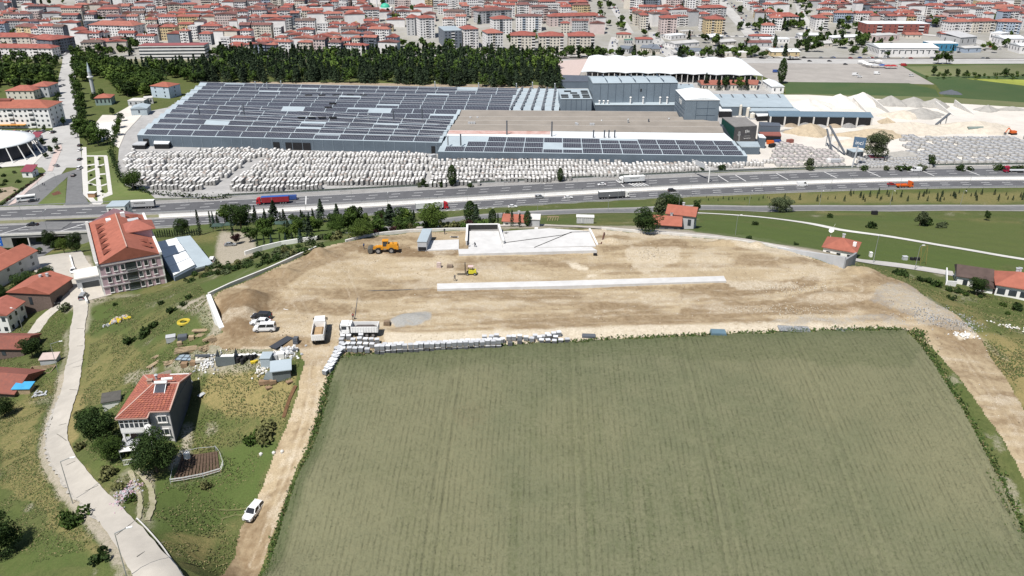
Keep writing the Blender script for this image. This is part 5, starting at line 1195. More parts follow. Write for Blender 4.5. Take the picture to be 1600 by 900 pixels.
# blue direction sign
t = thing('direction_sign','blue road sign with white lettering at the left edge by the underpass','sign',at(-2,392,-6),R(-6)); m = MB(); m.box((0,0,2.6),(6.0,.12,4.4)); sb = m.build('panel',mat('sign_blue',(.01,.10,.45),.5,.05,1),t); m = MB(); [m.box((x,.15,0),(.2,.2,5)) for x in (-2,2)]; m.build('post',M_steel,t)
def text(s,name,size,m_,parent,loc,rot,ext=.02,align='CENTER'):
    cu = bpy.data.curves.new(name,'FONT'); cu.body = s; cu.size = size; cu.extrude = ext; cu.align_x = align; cu.materials.append(m_); tmp = bpy.data.objects.new(name,cu); me = bpy.data.meshes.new_from_object(tmp); bpy.data.objects.remove(tmp); o = link(name,me,parent,loc); o.rotation_euler = rot; return o
m = MB()
for i,(x,z_,w__) in enumerate([(.8,5.9,2.6),(-1.2,5.9,.9),(.6,4.9,3.2),(-1.8,4.9,.7),(1.6,3.3,1.1)]): m.box((x,-.09,z_),(w__,.04,.32))
m.build('lettering_bars',M_mark,t)
# ---- houses behind the site
simple_house('cottage','small cottage with bright red roof and solar heater behind the white slab',at(786,353,30),at(822,355,30),6.5,29,2.8,M_white,M_tile2,'gable',1.6,'x',1,3,1)
shed('store_hut','grey flat roofed hut at the right end of the small cottage',(826,354),3.2,3.4,2.2,-5,M_lightg,M_conc)
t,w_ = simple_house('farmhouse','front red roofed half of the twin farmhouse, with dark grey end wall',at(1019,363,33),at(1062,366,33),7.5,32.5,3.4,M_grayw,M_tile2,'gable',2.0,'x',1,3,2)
t,w_ = simple_house('farmhouse','rear red roofed half of the twin farmhouse, with white front and arched window',at(1040,356,33),at(1083,361,33),8,33,5.2,M_lightg,M_tile2,'gable',2.0,'x',1,3,1)
t = thing('container_cabin','white steel cabin with ribbed walls in the grass behind the slab','cabin',at(901,349,25),R(-4))
m = MB(); m.box((3.2,1.2,0),(6.4,2.4,2.5)); m.build('body',M_lightg,t); m = MB(); m.box((3.2,1.2,2.5),(6.8,2.8,.18)); m.build('roof',M_white,t)
m = MB(); [m.box((x,-.04,.1),(.1,.08,2.3)) for x in np.linspace(.2,6.2,9)]; m.build('ribs',M_white,t,kind='stuff'); m = MB(); m.box((2.2,-.05,.1),(.9,.1,2)); m.build('door',M_lightg,t)
t,w_ = simple_house('red_roof_hut','red hip roofed hut behind the retaining wall, with rooftop dish',at(1284,402,41),at(1333,411,41),8.5,40,4.2,M_white,M_tile2,'hip',2.1,'x',1,3,1)
m = MB(); ang = Vector((-.2,-.7,.6)).normalized(); m.cyl((.5,7.8,6.8),Vector((.5,7.8,6.8)) + ang * .2,.3,.75,n=14); m.beam((.5,7.8,4.5),(.5,7.8,6.8),.08); m.beam((.2,7.9,6),(1.2,7.9,9),.05); m.build('satellite_dish',M_white,t); m = MB(); m.box((7.8,3.0,5.0),(.9,.8,1.2)); m.build('vent',M_white,t)
t,w_ = simple_house('villa','brown roofed villa with white gable walls beside the blue pool',at(1493,447,41.5),at(1545,455,41.5),7.5,41,3.4,M_white,M_tileb,'gable',1.8,'x',1,2,0)
m = MB(); roof_mesh('gable',4.0,4.5,2.8,1.2,.4,'y').xf(Matrix.Translation((4.2,-3.4,0))).build('porch_roof',M_tileb,t); m = MB(); m.box((6.2,-1.2,-1),(3.8,4.0,3.8)); m.build('porch_wall',M_white,t)
simple_house('villa','white villa with wide orange red roof and terrace doors at the right edge',at(1553,462,42),at(1625,474,42),9,41.5,3.6,M_white,M_tile2,'hip',2.6,'x',1,4,2,ww=1.8)
t = thing('pool','small raised blue pool with white slide between the two villas','pool',G(1543,455),R(-8)); m = MB(); m.box((0,0,0),(4.2,3,1.0)); m.build('pool_wall',M_pinkw,t); m = MB(); m.box((0,0,1.0),(3.8,2.6,.06)); m.build('water',mat('pool_blue',(.02,.05,.4),.2,.2,1),t); m = MB(); m.box((-.9,0,1.1),(.8,2.2,.3)); m.build('slide',M_white,t)
t = thing('villa_wall','low white garden wall running left from the brown roofed villa','wall',(0,0,0)); m = MB(); a_,b_ = G(1478,425),G(1478,446); c_ = G(1493,447)
for p_,q_ in ((a_,b_),(b_,c_)): m.beam(p_ + Vector((0,0,.6)),q_ + Vector((0,0,.6)),.3,1.5)
m.build('wall_body',M_white,t)
# ---- factory
def quad_pt(q,s,t_): return q[0].lerp(q[1],s).lerp(q[3].lerp(q[2],s),t_)
M_pv = bpy.data.materials.new('solar_panels'); M_pv.use_nodes = True; N = M_pv.node_tree.nodes; L = M_pv.node_tree.links; b = N['Principled BSDF']; b.inputs['Roughness'].default_value = .28; b.inputs['Specular IOR Level'].default_value = .35
tc = N.new('ShaderNodeTexCoord'); br = N.new('ShaderNodeTexBrick'); br.offset = 0; br.inputs['Scale'].default_value = 1; br.inputs['Color1'].default_value = (.03,.032,.042,1); br.inputs['Color2'].default_value = (.045,.045,.058,1); br.inputs['Mortar'].default_value = (.24,.25,.27,1)
br.inputs['Mortar Size'].default_value = .06; br.inputs['Brick Width'].default_value = 1.05; br.inputs['Row Height'].default_value = 2.0; L.new(tc.outputs['UV'],br.inputs['Vector']); L.new(br.outputs['Color'],b.inputs['Base Color'])
FAC = thing('factory','huge factory hall with stepped blue grey roofs under rows of solar panels','factory',(0,0,0))
def pv_panel(p0,p1,p2,p3,parent,w_,l_):
    me = bpy.data.meshes.new('solar_array'); P_ = [p0,p1,p2,p3]; nn = (p1 - p0).cross(p3 - p0).normalized() * .12
    me.from_pydata([tuple(p + nn) for p in P_] + [tuple(p) for p in P_],[],[(0,1,2,3),(4,5,1,0),(5,6,2,1),(6,7,3,2),(7,4,0,3)]); me.materials.append(M_pv)
    uv = me.uv_layers.new(); co = [(0,0),(w_,0),(w_,l_),(0,l_)]
    for i in range(4): uv.data[i].uv = co[i]
    return link('solar_array',me,parent)
def hall(q,rows,z_eave,ridge,wall_h,panel_len,skipf=None,slope=.68,roofm=M_metalb2,gap=.3,name='roof_bay',p_lo=.12,p_hi=.92,edge_l=.02,edge_r=.01):
    """rows of low mono-pitch bays between a front edge q0-q1 and a back edge q3-q2"""
    for r in range(rows):
        t0,t1 = r / rows,(r + 1) / rows; tm = t0 + (t1 - t0) * slope
        a,b_ = quad_pt(q,0,t0),quad_pt(q,1,t0); c,d = quad_pt(q,0,tm),quad_pt(q,1,tm); e,f_ = quad_pt(q,0,t1),quad_pt(q,1,t1)
        up = Vector((0,0,ridge)); m = MB(); m.quad(a,b_,d + up,c + up); m.quad(c + up,d + up,f_,e); m.quad(a,c + up,e); m.quad(b_,f_,d + up); bay = m.build(name,roofm,FAC)
        w_ = (b_ - a).length; n_ = max(1,int(w_ / panel_len))
        for k_ in range(n_):
            if skipf and skipf(r,k_,n_): continue
            s0,s1 = edge_l + (1 - edge_l - edge_r) * k_ / n_ + gap / w_,edge_l + (1 - edge_l - edge_r) * (k_ + 1) / n_ - gap / w_
            lo = p_lo if rnd.random() > .0 else .4; hi = p_hi if rnd.random() > .07 else .66
            def P_(s,tt): return a.lerp(b_,s).lerp((c + up).lerp(d + up,s),tt)
            p0,p1,p2,p3 = P_(s0,lo),P_(s1,lo),P_(s1,hi),P_(s0,hi); pv_panel(p0,p1,p2,p3,bay,(p1 - p0).length,(p3 - p0).length)
def wall_poly(pts,z0,z1,m_,name='hall_wall'):
    m = MB()
    for a,b_ in zip(pts,pts[1:] + pts[:1]): m.quad((a.x,a.y,z0),(b_.x,b_.y,z0),(b_.x,b_.y,z1),(a.x,a.y,z1))
    return m.build(name,m_,FAC,fixn=True)
A_,B_,E_,D2 = at(214,211,7),at(690,223,7),at(315,130,8),at(878,140,8); B6 = at(722,172,8); 
q1 = [A_,B_,B6,A_.lerp(E_,.515)]; q2 = [A_.lerp(E_,.515),at(873,175,8),D2,E_]
rndp = random.Random(5)
hall(q1,6,7,1.5,7,16,lambda r,k_,n_: (r == 5 and k_ in (5,9)) or rndp.random() < .003)
hall(q2,6,7,1.4,7,16,lambda r,k_,n_: (k_ >= n_ - 2) or rndp.random() < .02)
wall_poly([A_,B_,B6,at(873,175,8),D2,E_],0,7,M_metalb)
for i in range(5): a,b_ = q2[3].lerp(q2[2],.895 + i * .022) + Vector((0,0,1.6)),q2[0].lerp(q2[1],.88 + i * .026) + Vector((0,0,1.6)); m = MB(); m.beam(a,b_,1.5,.3); m.build('roof_light_strip',M_grayw,FAC)
for i in range(11): a,b_ = A_.lerp(E_,(i + .72) / 11),B_.lerp(B6,(i + .72) / 11) if i < 6 else at(873,175,8).lerp(D2,(i - 5) / 6); up = Vector((0,0,1.75)); m = MB(); m.beam(a + up,b_ + up,.5,.12); m.build('walkway',M_lightg,FAC)
H2 = [at(686,236,6.2),at(985,243,6.2),at(1000,216,8),at(700,208,8)]; H2b = [at(985,243,6.2),at(1167,243,6.2),at(1144,221,8),at(990,217,8)]
hall([at(684,237,6),at(1168,244,6),at(1146,221,8.5),at(699,213,8.5)],3,6,.9,6,11.5,lambda r,k_,n_: (r == 2 and k_ < 2) or (r == 1 and k_ in (0,5)),.8,M_metalb2,.25)
wall_poly([at(684,237,6),at(1168,244,6),at(1146,221,8.5),at(699,213,8.5)],0,6,M_metalb)
wall_poly([at(699,213,8.5),at(1146,221,8.5),at(1130,195,8.5),at(1056,176,8.5),at(722,172,8.5)],0,8.5,M_metalb)
def roofpatch(px,z,m_,name='roof_bay'):
    m = MB(); m.quad(*[at(u,v,z) for u,v in px]); return m.build(name,m_,FAC,fixn=True)
M_tan = mat('tan_corrugated_roof',(.27,.24,.205),.85,.14,.08,big=.08)
roofpatch([(697,212),(1146,220),(1131,207),(702,203)],8.9,M_metalw)
rr = [(702,203,1131,208),(709,196,1127,200),(713,190,1122,191),(717,184,1062,185),(722,173,1056,176)]
for i in range(4):
    a,b_,c,d = at(rr[i][0],rr[i][1],9),at(rr[i][2],rr[i][3],9),at(rr[i+1][2],rr[i+1][3],9),at(rr[i+1][0],rr[i+1][1],9); k_ = .3; up = Vector((0,0,1.3))
    m = MB(); m.quad(a,b_,b_.lerp(c,.8) + up,a.lerp(d,.8) + up); m.quad(a.lerp(d,.8) + up,b_.lerp(c,.8) + up,c,d); m.quad(a,a.lerp(d,.8) + up,d); m.quad(b_,c,b_.lerp(c,.8) + up); bay = m.build('roof_bay',M_tan,FAC,label='tan corrugated roof bay')
    m = MB(); m.beam(a.lerp(d,.8) + up,b_.lerp(c,.8) + up,.7,.3); m.build('ridge_flashing',mat('pale_flashing',(.42,.39,.35),.8,.1,1),bay)
m = MB(); m.quad(at(702,203.5,9.05),at(860,205,9.05),at(860,210,9.0),at(699,209,9.0)); m.build('rust_stain_sheet',mat('rusty_white_roof',(.55,.42,.38),.8,.4,.15,col2=(.38,.2,.16)),FAC)
# stacks and vents over the tan roofs
for i,(u,v,h) in enumerate([(792,212,9),(862,215,9.5),(927,217,5),(944,217,5),(951,217,5),(960,217,5),(720,226,6),(660,187,7),(615,187,6),(850,176,4),(312,180,6),(382,181,8),(1013,195,3.5),(981,196,4),(940,193,2),(1045,190,2),(700,226,5),(576,188,4),(400,140,6),(418,140,5),(440,139,6),(680,140,6),(748,138,4),(807,141,5),(832,141,6),(867,141,5)]):
    t = link('flue',None,FAC,at(u,v,8.2)); m = MB(); m.cyl((0,0,-.5),(0,0,h),.45,.4,8); m.cyl((0,0,h),(0,0,h + .5),.6,.3,8); m.build('flue_pipe',M_grayw if i < 13 else M_steel,t)
for u,v in [(927,195),(923,195),(733,193),(737,193),(741,193),(735,185),(746,185),(900,194),(902,195)]: m = MB(); p = at(u,v,9.5); m.box((p.x,p.y,9),(1.4,1.2,1.6)); m.build('roof_vent',M_lightg,FAC)
for u,v in [(471,183),(487,183),(503,183),(520,183),(513,167),(520,161),(482,148),(503,148),(525,148),(547,148),(568,148)]: m = MB(); p = at(u,v,9.6); m.box((p.x,p.y,9.0),(5,1.6,.7)); m.build('roof_light',M_black,FAC)
# tall halls
def block(name_label,px_base,z0,px_top_dummy,h,depth,m_,rm,rise=1.2,axis='x',ribs=10,cat='hall',rk='gable',nm='tall_hall'):
    a,b_ = at(px_base[0][0],px_base[0][1],z0),at(px_base[1][0],px_base[1][1],z0); t,w_ = local_root(nm,name_label,cat,a,b_,z0)
    m = MB(); m.box((w_ / 2,depth / 2,-z0),(w_,depth,h + z0))
    if rk == 'gable' and axis == 'y': m.quad((0,0,h),(w_,0,h),(w_ / 2,0,h + rise))
    if rk == 'gable' and axis == 'x': m.quad((0,0,h),(0,depth,h),(0,depth / 2,h + rise)); m.quad((w_,0,h),(w_,depth,h),(w_,depth / 2,h + rise))
    m.build('wall',m_,t); roof_mesh(rk,w_,depth,h,rise,.3,axis).build('roof',rm,t)
    mm = mat('dark_seam',(.06,.085,.12),.6,.1,1)
    for i in range(1,ribs): m = MB(); m.box((w_ * i / ribs,-.04,0),(.22,.1,h)); m.build('seam',mm,t)
    return t,w_
t,w_ = block('long tall blue grey hall rising behind the tan roofs',[(925,168),(1056,167)],8,0,17,27,M_metalh,M_metalb2,1.5,'x',11)
for x in range(1,6): m = MB(); m.box((w_ * x / 6,13.5,18.3),(.5,27,.25)); m.build('roof_seam',mat('dark_seam',(.06,.085,.12),.6,.1,1),t)
m = MB(); m.box((w_ * .57,-.06,11),(1.0,.12,2)); m.build('window',M_black,t)
t2,w2 = block('low blue lean-to with white vents along the foot of the tall hall',[(930,172),(1058,172)],7,0,3.5,5,M_metalb,M_metalb2,.8,'x',1,'annexe','shed','lean_to_hall')
for x in (3,6,9,25,34,46,51): m = MB(); m.cyl((x,2.0,3),(x,2.0,8.5 if x > 12 else 6),.55,.5,8); m.cyl((x,2,8.5 if x > 12 else 6),(x,2,9 if x > 12 else 6.5),.9,.5,8); m.build('flue',M_white,t2)
t3,w3 = block('lower blue grey hall with dark roof lights left of the long tall one',[(876,174),(924,174)],8,0,8.5,33,M_metalh,M_metalb2,.6,'x',6,'hall','shed')
for i,(x,y) in enumerate([(3,4),(11,4),(18,4),(3,10),(11,10),(18,10),(10,17),(18,17),(6,23),(18,23)]): m = MB(); m.box((x,y,8.9 + y * .018),(5,1.7,.55)); m.build('roof_light',M_black,t3)
t4,w4 = block('square blue grey tower hall with shallow white gable and white letters on its left side',[(1068,191),(1121,191)],8,0,14.5,34,M_metalh,M_metalw,1.6,'y',3)
for zz in (4.5,9): m = MB(); m.box((w4 * .62,-.05,zz),(w4 * .55,.1,.18)); m.build('seam',mat('dark_seam',(.06,.085,.12),.6,.1,1),t4)
for zz in (3,5.5,8): m = MB(); m.box((-.05,17,zz),(.1,34,.18)); m.build('seam',mat('dark_seam',(.06,.085,.12),.6,.1,1),t4)
text('inci','lettering',6.2,M_white,t4,(-.12,15,9.2),(R(90),0,R(-90)),.05)
# right-hand low halls of the factory
def flat_hall(label,roof_px,z,m_roof,m_wall,nm='low_hall',seams=0):
    P_ = [at(u,v,z) for u,v in roof_px]; o = P_[0].copy(); o.z = 0; t = thing(nm,label,'hall',o); P2 = [p - o for p in P_]
    m = MB(); m.prism([(p.x,p.y) for p in P2][::-1] if True else P2,z - .5,z); m.build('roof',m_roof,t,fixn=True); c = sum(P2,Vector()) / len(P2)
    m = MB(); m.prism([tuple((p.lerp(c,.01)).xy) for p in P2],0,z - .5); m.build('wall',m_wall,t,fixn=True)
    for i in range(seams):
        s = (i + .5) / seams; a,b_ = P2[0].lerp(P2[1],s),P2[3].lerp(P2[2],s); m = MB(); m.beam(a.lerp(b_,.03) + Vector((0,0,.1)),a.lerp(b_,.3) + Vector((0,0,.1)),.9,.25); m.build('roof_light',M_grayw,t)
    return t,P2
flat_hall('wide pale blue roofed hall between tower hall and quarry yard',[(1115,147),(1224,147),(1240,167),(1128,166)],7,M_metalb2,M_metalb,seams=6)
flat_hall('narrow pale blue roof strip below the wide pale blue hall',[(1165,167),(1240,167),(1250,173),(1172,173)],6,M_metalb2,M_metalb,seams=6)
flat_hall('pale blue roofed shed peeping out right of the long tall hall',[(1058,131),(1082,131),(1086,138),(1056,138)],6,M_metalb2,M_metalb,seams=2)
flat_hall('dark lattice roofed hall behind the low hall with roof lights',[(880,117),(922,118),(922,127),(875,127)],6,mat('dark_grey_roof',(.10,.115,.14),.7,.15,.3),M_metalb)
ts,P2 = flat_hall('long open fronted material shed with blue roof beside the sand heap',[(1200,173),(1360,175),(1365,183),(1202,181)],7,mat('blue_shed_roof',(.14,.20,.25),.6,.1,.2),M_black,'open_shed')
for i in range(8): p = P2[3].lerp(P2[2],(i + .1) / 7.2); m = MB(); m.box((p.x,p.y - .5,0),(.9,.9,6.6)); m.build('pillar',M_conc,ts)
for i in range(7): p = P2[3].lerp(P2[2],(i + .6) / 7.2); m = MB(); m.cyl((p.x,p.y + 3,0),(p.x,p.y + 3,2.5 + (i % 3)),7,.4,12); m.build('stored_sand',[M_lime2,M_dirt,M_gravel][i % 3],ts)
flat_hall('white roofed shelter by the batching plant',[(1123,166),(1139,167),(1144,173),(1124,173)],5,M_metalw,M_black,'shelter')
flat_hall('white canopy among the plant machinery',[(1180,176),(1201,176),(1204,180),(1184,181)],4,M_metalw,M_black,'canopy')
for i,(u,v,h,w__) in enumerate([(1150,180,6,1.6),(1156,182,8,2),(1162,180,5,2.5),(1168,184,7,3),(1175,186,4,4),(1186,184,4,3),(1147,174,5,1.5)]):
    t = thing('silo','pale silo of the batching plant, ' + ['thin left','taller second','short third','white wide fourth','low broad fifth','low sixth','small rear'][i] + ' one','silo',at(u,v,0)); m = MB(); m.cyl((0,0,1),(0,0,h),w__ / 2,n=10); m.cyl((0,0,h),(0,0,h + .8),w__ / 2,.2,10); m.build('silo_body',M_cream,t); m = MB(); m.box((0,0,0),(w__,w__,1)); m.build('silo_base',M_lightg,t)
tb,P2 = flat_hall('grey flat roofed office building carrying the dark banner on its front',[(1128,183),(1165,183),(1183,196),(1148,198)],11,mat('grey_membrane_roof',(.22,.21,.2),.9,.15,.3),mat('dark_green_cladding',(.015,.075,.06),.7,.1,.3),'office_block')
a,b_ = P2[3],P2[2]; bn = link('banner',None,tb,a + Vector((0,-.25,-10.2)),math.atan2((b_ - a).y,(b_ - a).x)); L_ = (b_ - a).length
bn.rotation_euler = (0,0,math.atan2((b_ - a).y,(b_ - a).x)); m = MB(); m.box((L_ / 2,0,0),(L_,.1,9.6)); m.build('banner_sheet',mat('dark_banner',(.06,.06,.065),.8,.4,.4,col2=(.10,.095,.09)),bn)
m = MB(); m.cyl((3.6,-.08,5),(3.6,-.16,5),1.1,n=12); m.cyl((3.6,-.08,6.4),(3.6,-.16,6.4),.8,n=12); m.box((3.9,-.1,.8),(.8,.08,3.6)); m.build('bust_picture',mat('print_grey',(.38,.38,.37),.8,.3,2),bn)
text('Efe','lettering',2.6,M_white,bn,(9.2,-.12,6),(R(90),R(-6),0)); text('MERMER','lettering',1.1,mat('print_grey',(.38,.38,.37),.8,.3,2),bn,(9.4,-.12,3.4),(R(90),0,0)); text('TRAVERTEN','lettering',.9,M_white,bn,(9.4,-.12,2),(R(90),0,0))
flat_hall('grey glass fronted shop block right of the banner',[(1186,190),(1218,192),(1220,197),(1188,196)],8,mat('dark_grey_roof',(.10,.115,.14),.7,.15,.3),M_metalb,'shop_block',0)
flat_hall('brown red canopy roof below the glass fronted block',[(1186,206),(1219,206),(1221,212),(1190,211)],4.5,mat('brown_red_roof',(.26,.095,.075),.8,.1,.3),M_black,'canopy')
flat_hall('pale blue roofed loading bay at the right end of the solar hall',[(1150,221),(1184,221),(1188,229),(1158,229)],5,M_metalb2,M_metalb,'loading_bay')
flat_hall('small blue grey gabled hut beside the brown red canopy',[(1184,209),(1192,210),(1197,215),(1186,214)],7,M_metalw,M_metalb,'hut')
flat_hall('small white canopy in front of the left solar hall wall',[(241,219),(267,219),(263,224),(240,224)],3.6,M_metalw,M_black,'canopy')
flat_hall('dark roofed shelter left of the white canopy by the factory wall',[(214,221),(230,221),(226,226),(206,226)],3,M_lightg,M_black,'shelter')
for u0,u1 in ((230,239),(432,442),(451,490),(676,682)):
    a,b_ = at(u0,225 + (u0 - 214) * .0215,0),at(u1,225 + (u1 - 214) * .0215,0); a.y = A_.y + (B_.y - A_.y) * ((a.x - A_.x) / (B_.x - A_.x)) - .15; b_.y = A_.y + (B_.y - A_.y) * ((b_.x - A_.x) / (B_.x - A_.x)) - .15
    m = MB(); m.quad((a.x,a.y,0),(b_.x,b_.y,0),(b_.x,b_.y,4.8),(a.x,a.y,4.8)); m.build('gateway',M_black,FAC)
m = MB()
for i in range(30): p = A_.lerp(B_,(i + .5) / 30); m.box((p.x,p.y - .1,0),(.2,.15,6.9))
m.build('wall_seams',mat('pale_seam',(.24,.29,.33),.6,.1,1),FAC,kind='stuff')
# blue-walled house, small workshops left of the factory
simple_house('tall_house','pale blue house with red hipped roof left of the factory roofs',at(238,152,0),at(266,154,0),14,0,9,mat('pale_blue_render',(.47,.55,.62),.85,.08,.4),M_tile2,'hip',2.4,'x',3,2,0)
simple_house('workshop','grey flat roofed workshop nearest the blue house',at(201,166,0),at(226,166,0),10,0,4,M_lightg,M_conc,'flat',0,'x',1,3,0)
simple_house('workshop','small concrete hut between workshop and blue house',at(226,163,0),at(240,162,0),7,0,4.5,M_conc,M_conc,'flat',0,'x',1,2,0)
simple_house('workshop','blue metal gabled workshop at the left corner of the factory',at(206,181,0),at(231,180,0),12,0,5,M_metalb2,M_metalb2,'gable',1.5,'y',1,1,0)
simple_house('mosque_hall','small prayer hall with red hipped roof beside the minaret',at(150,165,0),at(175,164,0),12,0,5.5,mat('pale_green_render',(.25,.33,.30),.85,.1,.4),M_tile2,'hip',2.2,'x',1,4,0,cat='mosque')
t = thing('minaret','slender white minaret with pointed cone among the trees','minaret',at(148,152,0)); m = MB(); m.cyl((0,0,0),(0,0,20),1.5,1.3,12); m.build('shaft',M_lightg,t); m = MB(); m.cyl((0,0,15),(0,0,15.8),1.4,2.3,12); m.cyl((0,0,15.8),(0,0,16.6),2.3,2.3,12); m.build('balcony',M_white,t); m = MB(); m.cyl((0,0,20),(0,0,28),1.45,.05,12); m.build('cone',M_metalb2,t)
# apartment block and neighbours on the left
def apartments(label,px0,px1,z,depth,storeys,wall,roof,rk='hip',rise=2.6,cols=6,band=None,cat='apartment block',single=True,sh=3.0,balc=True,nm='apartment_block',ww=1.4,group=None):
    a,b_ = at(px0[0],px0[1],z),at(px1[0],px1[1],z); t,w_ = local_root(nm,label,cat,a,b_,z,group); h = storeys * sh + .6
    m = MB(); m.box((w_ / 2,depth / 2,-3),(w_,depth,h + 3)); m.build('wall',wall,t); roof_mesh(rk,w_,depth,h,rise,.8).build('roof',roof,t)
    facade_windows(t,'f',w_,depth,storeys,cols,1.2,sh,ww,1.35,single=single,skip=(lambda r,c: c % 4 == 2) if balc else None)
    facade_windows(t,'r',w_,depth,storeys,3,1.2,sh,ww,1.35,single=False); facade_windows(t,'l',w_,depth,storeys,3,1.2,sh,ww,1.35,single=False)
    if balc:
        for c in range(cols):
            if c % 4 == 2:
                for r in range(storeys):
                    x = (c + .5) / cols * w_; m = MB(); m.box((x,-.05,r * sh + .9),(w_ / cols * .9,.1,1.9)); o = m.build('balcony_recess',M_glass,t); m = MB(); m.box((x,-.5,r * sh + .5),(w_ / cols * .95,.9,.95)); m.build('balcony',band or wall,o)
    return t,w_
t,w_ = apartments('long white four storey block with dark balconies and orange shop awning, left edge',(-30,201),(82,200),0,20,4,M_white,M_tile2,'hip',3.6,14,sh=3.3)
m = MB(); m.box((w_ * .35,-1.4,2.6),(w_ * .6,2.6,.3)); m.build('awning',mat('orange_awning',(.62,.28,.06),.7,.1,1),t); m = MB(); m.box((w_ * .33,10,16.4),(9,5,1.6)); m.build('roof_box',M_tile3,t)
simple_house('low_house','low red roofed house cluster just behind the long white block, left part',at(12,156,0),at(55,156,0),16,0,7,M_cream,M_tile,'hip',3,'x',2,5,0)
simple_house('low_house','dark sided red roofed house behind the long white block, right part',at(50,152,0),at(78,152,0),16,0,8.5,M_lightg,M_tile,'hip',2.6,'x',2,3,0)
# arena
t = thing('arena','round arena with a white dished roof on slanting white columns','arena',at(-26,243,0)); t.scale = (.92,.92,.66); m = MB(); n_ = 48; Rr = 27; secs = []
for rr_,zz in ((Rr,13.2),(Rr,14.3),(Rr * .8,15.4),(Rr * .45,16.2),(.1,16.5)): secs.append([(rr_ * 1.25 * math.cos(2 * math.pi * k_ / n_),rr_ * math.sin(2 * math.pi * k_ / n_),zz) for k_ in range(n_)])
m.loft(secs,cap=False); m.build('roof',M_metalw,t,smooth=True); m = MB(); m.cyl((0,0,-.5),(0,0,13),Rr * .93,Rr * .93,36); o = m.build('bowl_wall',mat('arena_glass',(.015,.02,.035),.3,.2,.2),t); o.scale = (1.22,1,1)
for k_ in range(18): an = -2.9 + k_ * .25; m = MB(); m.cyl((Rr * 1.4 * math.cos(an),Rr * 1.1 * math.sin(an),0),(Rr * 1.24 * math.cos(an),Rr * .98 * math.sin(an),13.4),.4,.3,8); m.build('column',M_white,t)
simple_house('kiosk','dark red roofed kiosk beside the arena columns',at(36,278,0),at(52,278,0),6,0,3.5,M_white,mat('dark_red_roof',(.22,.05,.07),.8,.1,.5),'shed',2.2,'x',1,1,0,cat='kiosk')
simple_house('kiosk','dark red roofed gatehouse on the boulevard side of the car park',at(50,222,0),at(62,222,0),5,0,3.2,M_white,mat('dark_red_roof',(.22,.05,.07),.8,.1,.5),'shed',2,'x',1,1,0,cat='kiosk')
t = thing('orange_kiosk','small tan kiosk at the lower end of the park paths','kiosk',at(138,309,0)); m = MB(); m.box((1.8,1.2,0),(3.6,2.4,2.4)); m.build('body',mat('tan_panel',(.38,.22,.12),.8,.1,1),t); m = MB(); m.box((1.8,1.2,2.4),(4.2,3,.2)); m.build('roof',M_white,t)
# market hall
t = thing('market_hall','very long white scalloped market roof behind the factory','hall',at(905,118,0)); a,b_,c,d = [p - t.location for p in (at(908,112,8),at(1192,118,8),at(1158,92,8),at(920,88,8))]
n_ = 8
for i in range(n_):
    m = MB(); secs = []
    for k_ in range(9):
        s = (i + k_ / 8) / n_; zz = math.sin(k_ / 8 * math.pi) * 1.6; p,q_ = a.lerp(b_,s),d.lerp(c,s); secs.append([(p.x,p.y,7.4 + zz * .5),(q_.x,q_.y,7.4 + zz),(q_.x,q_.y,8 + zz),(p.x,p.y,8 + zz * .5)])
    m.loft(secs); m.build('roof_vault',M_metalw,t,fixn=True)
m = MB()
for i in range(33):
    for tt in (.01,.98): p = a.lerp(b_,i / 32).lerp(d.lerp(c,i / 32),tt); m.box((p.x,p.y,0),(.6,.6,7.4))
m.build('pillars',M_conc,t,kind='stuff')
simple_house('tiled_shed','long shed with brown red tiled roof behind the row of conifers',at(1096,141,0),at(1166,141,0),16,0,4.5,M_cream,mat('brick_red_roof',(.32,.12,.085),.85,.15,.4),'gable',2.4,'x',1,12,0,cat='shed')
simple_house('tiled_shed','short brown red tiled shed at the right end of the long one',at(1166,140,0),at(1182,141,0),20,0,4.5,M_cream,mat('brick_red_roof',(.32,.12,.085),.85,.15,.4),'gable',2.0,'x',1,3,0,cat='shed')
simple_house('warehouse','white roofed small warehouse beside the tall poplar',at(1205,146,0),at(1224,146,0),26,0,5.5,M_white,M_metalw,'gable',1.5,'y',1,2,0,cat='warehouse')
# ------------------------------------------------------------------ the town
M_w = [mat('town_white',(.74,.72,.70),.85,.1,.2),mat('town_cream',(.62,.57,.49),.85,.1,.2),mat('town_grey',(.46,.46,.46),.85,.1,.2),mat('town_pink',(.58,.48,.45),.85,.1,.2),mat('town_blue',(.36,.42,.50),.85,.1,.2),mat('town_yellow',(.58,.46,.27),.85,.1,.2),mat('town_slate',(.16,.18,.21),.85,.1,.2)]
WN = ['white','cream','grey','pinkish','pale blue','yellowish','slate grey']
M_r = [mat('town_roof_red',(.33,.105,.082),.85,.25,.3,big=.1),mat('town_roof_dark',(.22,.10,.088),.85,.3,.3,big=.1),mat('town_roof_orange',(.36,.14,.105),.85,.2,.3),mat('town_roof_brown',(.15,.10,.085),.85,.2,.3),mat('town_roof_flat',(.5,.49,.47),.8,.15,.2)]
M_tw = mat('town_windows',(.07,.08,.095),.3,.5,.2,spec=.4)
RES = []   # ground kept free of generated houses
def reserve(px): RES.append([tuple(G(u,v)[:2]) for u,v in px])
